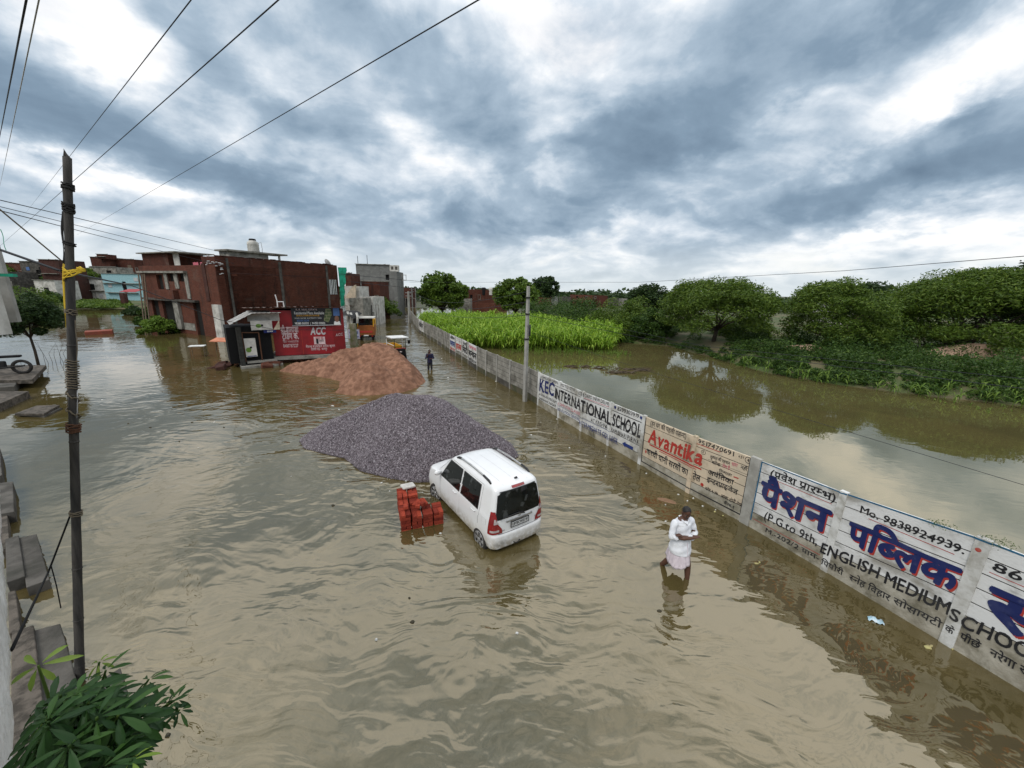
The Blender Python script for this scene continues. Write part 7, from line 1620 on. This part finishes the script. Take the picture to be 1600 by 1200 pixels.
for pix, zt__, th, m_, lab in [
    ([(-40, 744), (0, 700), (3, 742), (-30, 760)], .30, .5, 'conc_dk', 'dark step end at the left edge, farthest of the row of slabs'),
    ([(-30, 758), (20, 752), (22, 799), (-25, 808)], .28, .5, 'conc_dk', 'dark block slab at the left edge above the pair of ramp slabs'),
    ([(-20, 803), (11, 798), (15, 856), (-14, 862)], .22, .4, 'conc', 'small pale step between the block slab and the ramp slabs'),
    ([(8, 842), (29, 836), (39, 900), (10, 910)], .24, .5, 'conc_dk', 'left half of the middle pair of dark ramp slabs'),
    ([(30, 840), (57, 834), (77, 905), (41, 918)], .20, .35, 'conc_dk', 'right half of the middle pair of dark ramp slabs'),
    ([(12, 925), (24, 922), (32, 984), (14, 990)], .24, .5, 'conc', 'narrow pale step under the middle ramp slabs'),
    ([(18, 988), (52, 976), (66, 1090), (60, 1210), (16, 1210)], .26, .5, 'conc', 'long brownish ramp slab running down to the plant'),
    ([(53, 985), (94, 974), (122, 1070), (140, 1210), (66, 1210)], .20, .45, 'conc_dk', 'dark mossy ramp slab beside the foot of the leaning pole'),
    ([(160, 1060), (188, 1043), (205, 1100), (214, 1210), (170, 1210)], .18, .45, 'conc_dk', 'mossy curved slab edge right of the plant')]: slab(pix, zt__, th, m_, lab, 'ramp_slab')
# neighbour's balcony corner at the left edge
Q0 = AT(28, 503, 6.1); nbk = thing('balcony', 'neighbouring balcony corner with a concrete post at the left edge', 'balcony', (Q0.x, Q0.y, 0))
MB().box((-.05, 0, Q0.z+2.0), (.11, .13, 4.0), .6).build('post', M['poleconc'], nbk); q1 = AT(10, 523, 5.6); q2 = AT(4, 440, 5.6)
MB().bb((-2.4, -.55, q1.z), (q1.x-Q0.x-.03, -.40, q2.z)).build('parapet', M['plaster'], nbk); MB().bb((-2.4, -.40, q1.z+.10), (-.45, .3, q1.z+.2)).build('floor_slab', M['conc'], nbk)
pb = MB(); 
for py, h in ((430, .05),): p = AT(13, py, 6.02); pb.box((p.x-Q0.x, p.y-Q0.y, p.z), (.135, .155, .045), .6)
o = pb.build('green_strap', M['greencloth']); o.location = nbk.location; tag(o, 'green cloth strap bound round the concrete balcony post', 'strap')
cl = MB(); c0 = AT(9, 372, 6.0); cl.grid([[c0+Vector((-.05+.03*j+.012*math.sin(i), -.02*j, .12-.05*i)) for j in range(4)] for i in range(7)]); tag(cl.build('green_cloth', M['greencloth'], smooth=True), 'scrap of green netting hung on the concrete balcony post', 'cloth')
# motorbike on the porch
mo = thing('motorbike', 'black motorbike parked on the porch slab at the left edge', 'motorbike'); q = G(2, 586, .5); mo.location = (q.x, q.y, .5); mo.rotation_euler = (0, 0, rad(215)); mo.scale = (1.25, 1.25, 1.25)
for x in (.65, -.65):
    w_ = MB(); w_.tube([(x+.27*math.cos(a), 0, .31+.27*math.sin(a)) for a in np.linspace(0, 2*math.pi, 25)], .062, 8, False); wo = w_.build('wheel', M['tyre'], mo, smooth=True); s_ = MB()
    for k in range(8): s_.tube([(x, 0, .31), (x+.27*math.cos(k*.785), 0, .31+.27*math.sin(k*.785))], .006, 4)
    s_.build('spokes', M['steel'], wo)
MB().tube([(.65, .06, .31), (.45, .07, .95)], .03, 6).build('fork', M['steel'], mo); MB().tube([(.40, -.36, 1.06), (.46, -.1, 1.0), (.46, .1, 1.0), (.40, .36, 1.06)], .018, 6).build('handlebar', M['black'], mo); hh = MB(); ell(hh, (.56, 0, .93), (.09, .09, .10), 10); hh.build('headlight', M['clearlens'], mo, smooth=True)
hh = MB(); ell(hh, (.16, 0, .82), (.27, .14, .14), 12); hh.build('fuel_tank', M['black'], mo, smooth=True); MB().box((-.35, 0, .80), (.75, .24, .10)).build('seat', M['black'], mo, bevel=.04); MB().box((.0, 0, .45), (.45, .22, .32)).build('engine', M['dark'], mo, bevel=.05); MB().tube([(-.05, .14, .32), (-.8, .16, .38)], .04, 6).build('exhaust', M['dark'], mo)
MB().box((.40, .30, 1.18), (.02, .12, .07)).build('mirror', M['inkred'], mo)
# drowned twigs beside the small dark tree
rt = random.Random(3)
for k in range(7):
    q = G(70+k*6, 566+rt.uniform(-2, 3)); o = MB().tube([(0, 0, -.1), (rt.uniform(-.2, .2), 0, .6), (rt.uniform(-.6, .6), 0, rt.uniform(1.0, 1.7))], [.014, .011, .005], 4).build('bare_twig', M['bark']); o.location = q; tag(o, 'bare drowned twig rising from the water between the small tree and the pole', 'twig', 'drowned twigs')
# pot plant with palmate leaves
pt = thing('pot_plant', 'dark green pot plant with finger shaped leaflets at the lower left corner', 'plant'); base = AT(150, 1250, 1.02); pt.location = base
M['leaf_pot'] = leaf_mat('glossy_palmate_leaf', (.012, .042, .008), (.024, .072, .012), (.05, .115, .02), .2, .5); M['leaf_new'] = leaf_mat('new_palmate_leaf', (.16, .26, .03), (.22, .32, .05), (.26, .36, .07), .3, .45)
rp2 = random.Random(12); LV = {0: [[], []], 1: [[], []]}; stems = MB()
def leaflet(store, p, d, up, L, w):
    d = d.normalized(); s = d.cross(up).normalized(); u2 = s.cross(d); V_, F_ = store; b = len(V_); prof = [(0, .10, 0), (.30, .75, .02), (.62, 1.0, -.02), (.86, .55, -.10), (1, .03, -.19)]
    for t_, k, h in prof:
        for sx in (-1, 0, 1): V_.append(tuple(p+d*L*t_+s*sx*w/2*k+u2*(h*L+(.10*w if sx else -.05*w))))
    for i in range(4):
        for j in range(2): F_.append((b+i*3+j, b+i*3+j+1, b+(i+1)*3+j+1, b+(i+1)*3+j))
def rosette(px, py, dist, L, new=0, n_=8, tilt=None):
    d = ray(px, py); d = d/np.linalg.norm(d)*dist; p = Vector((d[0], d[1], CAM_H+d[2])); ax = Vector((rp2.uniform(-.45, .45), rp2.uniform(-.7, .1), 1)).normalized() if tilt is None else Vector(tilt).normalized()
    e1 = ax.cross(Vector((1, .2, 0))).normalized(); e2 = ax.cross(e1); a0_ = rp2.uniform(0, 6)
    for k in range(n_):
        a = a0_+k*2*math.pi/n_*(.93); dd = (e1*math.cos(a)+e2*math.sin(a))-ax*rp2.uniform(.2, .75); leaflet(LV[new], p+dd*.008, dd, ax, L*rp2.uniform(.55, .92), L*.17)
    bpt = base+Vector((rp2.uniform(-.08, .08), rp2.uniform(-.05, .05), rp2.uniform(-.05, .1))); stems.tube([bpt-base, (bpt.lerp(p, .6)+Vector((0, 0, .05)))-base, p-base], [.010, .006, .003], 5)
ROS = [(232, 1062, 1.9, .075, 0), (60, 1040, 1.85, .085, 1), (240, 1108, 1.8, .07, 0), (262, 1100, 1.9, .06, 0), (276, 1092, 1.9, .055, 0), (280, 1110, 1.85, .055, 0), (250, 1122, 1.85, .06, 0), (190, 1102, 1.7, .095, 0), (137, 1085, 1.75, .10, 0), (108, 1165, 1.5, .10, 0), (205, 1188, 1.5, .055, 1), (165, 1048, 1.95, .07, 0), (155, 1035, 2.0, .06, 1)]
for k in range(105):
    a = rp2.uniform(0, 6.28); r_ = math.sqrt(rp2.random()); ROS.append((136+80*r_*math.cos(a), 1142+68*r_*math.sin(a), rp2.uniform(1.5, 1.95), rp2.uniform(.07, .105), 0 if rp2.random() < .95 else 1))
for px, py, ds, L, nw in ROS: rosette(px, py, ds, L, nw, rp2.choice([6, 7, 8]))
for k in range(2):
    V_, F_ = LV[k]; o = tri_mesh('foliage', np.array(V_)-np.array(base), F_, [M['leaf_pot'] if k == 0 else M['leaf_new']], pt, smooth=True)
stems.build('stem', M['leaf_bush'], pt, smooth=True)
pp_ = MB().lathe([(.10, -.30), (.15, -.05), (.16, 0), (.15, .01), (.13, -.03), (.0, -.04)], 20); po = pp_.build('flower_pot', M['inkred'], smooth=True); po.location = base+Vector((0.02, .0, -.16)); tag(po, 'red flower pot under the pot plant at the bottom edge', 'flower pot')
rf_ = MB(); qd = AT(178, 1192, .98)
for k in range(5): ell(rf_, (qd.x+rp2.uniform(-.04, .04), qd.y+rp2.uniform(-.03, .03), qd.z+rp2.uniform(-.02, .02)), (.018, .018, .008), 7)
tag(rf_.build('red_petals', M['inkred'], smooth=True), 'red petals showing under the pot plant leaves at the bottom edge', 'petals')
# ------------------------------------------------------------------ litter on the water, weeds on the wall
rl = random.Random(21)
def scrap(px, py, s, m_, label, group, name='floating_scrap'):
    q = G(px, py); k = rl.randint(5, 7); a0_ = rl.uniform(0, 6); pts = [(s*rl.uniform(.5, 1.1)*math.cos(a0_+i*2*math.pi/k), s*.7*rl.uniform(.5, 1.1)*math.sin(a0_+i*2*math.pi/k)) for i in range(k)]
    mb = MB(); mb.add([(x, y, .004) for x, y in pts]+[(x*.7, y*.7, .016+rl.uniform(0, .012)) for x, y in pts], [tuple(range(k, 2*k))]+[(i, (i+1) % k, (i+1) % k+k, i+k) for i in range(k)]); o = mb.build(name, M[m_]); o.location = (q.x, q.y, 0); tag(o, label, 'litter', group)
M['foam'] = mat('white_foam_bit', (.7, .7, .68), (.55, .54, .5), 8, .7); M['yleaf'] = mat('yellow_leaf', (.50, .46, .20), (.42, .36, .18), 8, .7); M['dkbit'] = mat('dark_leaf_bit', (.06, .05, .03), (.03, .03, .02), 8, .8)
for px, py in [(585, 741), (634, 752), (688, 834), (609, 768), (520, 634), (530, 640), (596, 755), (660, 770), (588, 1000), (808, 990), (1040, 815), (1060, 773), (1074, 783), (1083, 779), (1040, 789), (1098, 791), (1118, 797), (830, 680), (890, 700), (870, 655), (1010, 740), (946, 713), (985, 706), (775, 596), (808, 602), (690, 560), (700, 590), (845, 660), (310, 700), (335, 660), (455, 745), (160, 625)]:
    scrap(px, py, rl.uniform(.025, .05) if py > 650 else rl.uniform(.06, .10), 'foam', 'small white scrap floating on the flooded road', 'white scraps on the water')
for px, py, s in [(1182, 881, .05), (1187, 879, .03), (1450, 1011, .08), (1421, 963, .06), (1455, 1010, .04), (1488, 1015, .02), (1553, 1048, .04), (1582, 1058, .05), (1117, 800, .05), (1130, 806, .03)]: scrap(px, py, s, 'yleaf', 'pale yellow leaf floating along the foot of the painted wall', 'yellow leaves by the wall', 'floating_leaf')
for px, py in [(645, 972), (520, 790), (300, 660), (280, 690), (262, 1149), (640, 935), (350, 668), (440, 650), (200, 662), (235, 668), (560, 700), (1030, 955)]: scrap(px, py, rl.uniform(.03, .07), 'dkbit', 'dark leaf bit floating on the muddy water', 'dark bits on the water', 'floating_leaf')
q = G(1368, 970); bg_ = MB(); bg_.grid([[Vector((-.05+.10*j/5+.02*math.sin(i*1.3), -.20+.4*i/9, .012+.035*math.sin(math.pi*j/5)*math.sin(math.pi*i/9)+.012*math.sin(i*2.1+j))) for j in range(6)] for i in range(10)]); o = bg_.build('plastic_bag', mat('bluish_plastic', (.62, .70, .74), (.30, .50, .60), 14, .25), smooth=True); o.location = (q.x, q.y, 0); o.rotation_euler = (0, 0, .9); o.scale = (1.2, .55, 1.2); tag(o, 'crumpled bluish white plastic bag floating by the school wall', 'plastic bag')
q = G(1042, 782); mm = MB(); mm.grid([[Vector((1.0*u*(1-.2*v), .28*v, .010*(1-u*u)*(1-v*v)-.004)) for u in np.linspace(-1, 1, 15)] for v in np.linspace(-1, 1, 9)]); o = mm.build('mud_patch', mat('red_silt', (.26, .15, .09), (.19, .12, .07), 3, .5), smooth=True); o.location = (q.x, q.y, 0); o.rotation_euler = (0, 0, -.5); o.scale = (.32, .5, 1); tag(o, 'reddish silt patch just breaking the water behind the wading man', 'mud patch')
for k, (s, zt__, sc, lab) in enumerate([(25.6, 1.97, .085, 'green weed tuft on top of the school wall, left of two'), (26.2, 2.05, .085, 'green weed tuft on top of the school wall beside the red dotted post'), (20.75, 1.77, .06, 'tiny weed sprouting from the top of the cream wall'), (17.0, 1.72, .055, 'tiny weed on top of the school advert before the phone number'), (16.2, 1.72, .05, 'tiny sprig on top of the international school advert')]):
    rg2 = np.random.default_rng(k+200); p = wall_at(s, zt__, -.03); cs = np.array(p)+rg2.normal(0, 1, (160, 3)).clip(-1.6, 1.6)*np.array([sc*1.3, sc*1.1, sc*.28])+np.array([0, 0, sc*.35]); V, F = leaves(cs, sc*.35, sc*.14, axis=np.array([0, 0, .6]), rng=rg2); tag(tri_mesh('wall_weed', V, F, [M['leaf_bush']]), lab, 'weed')
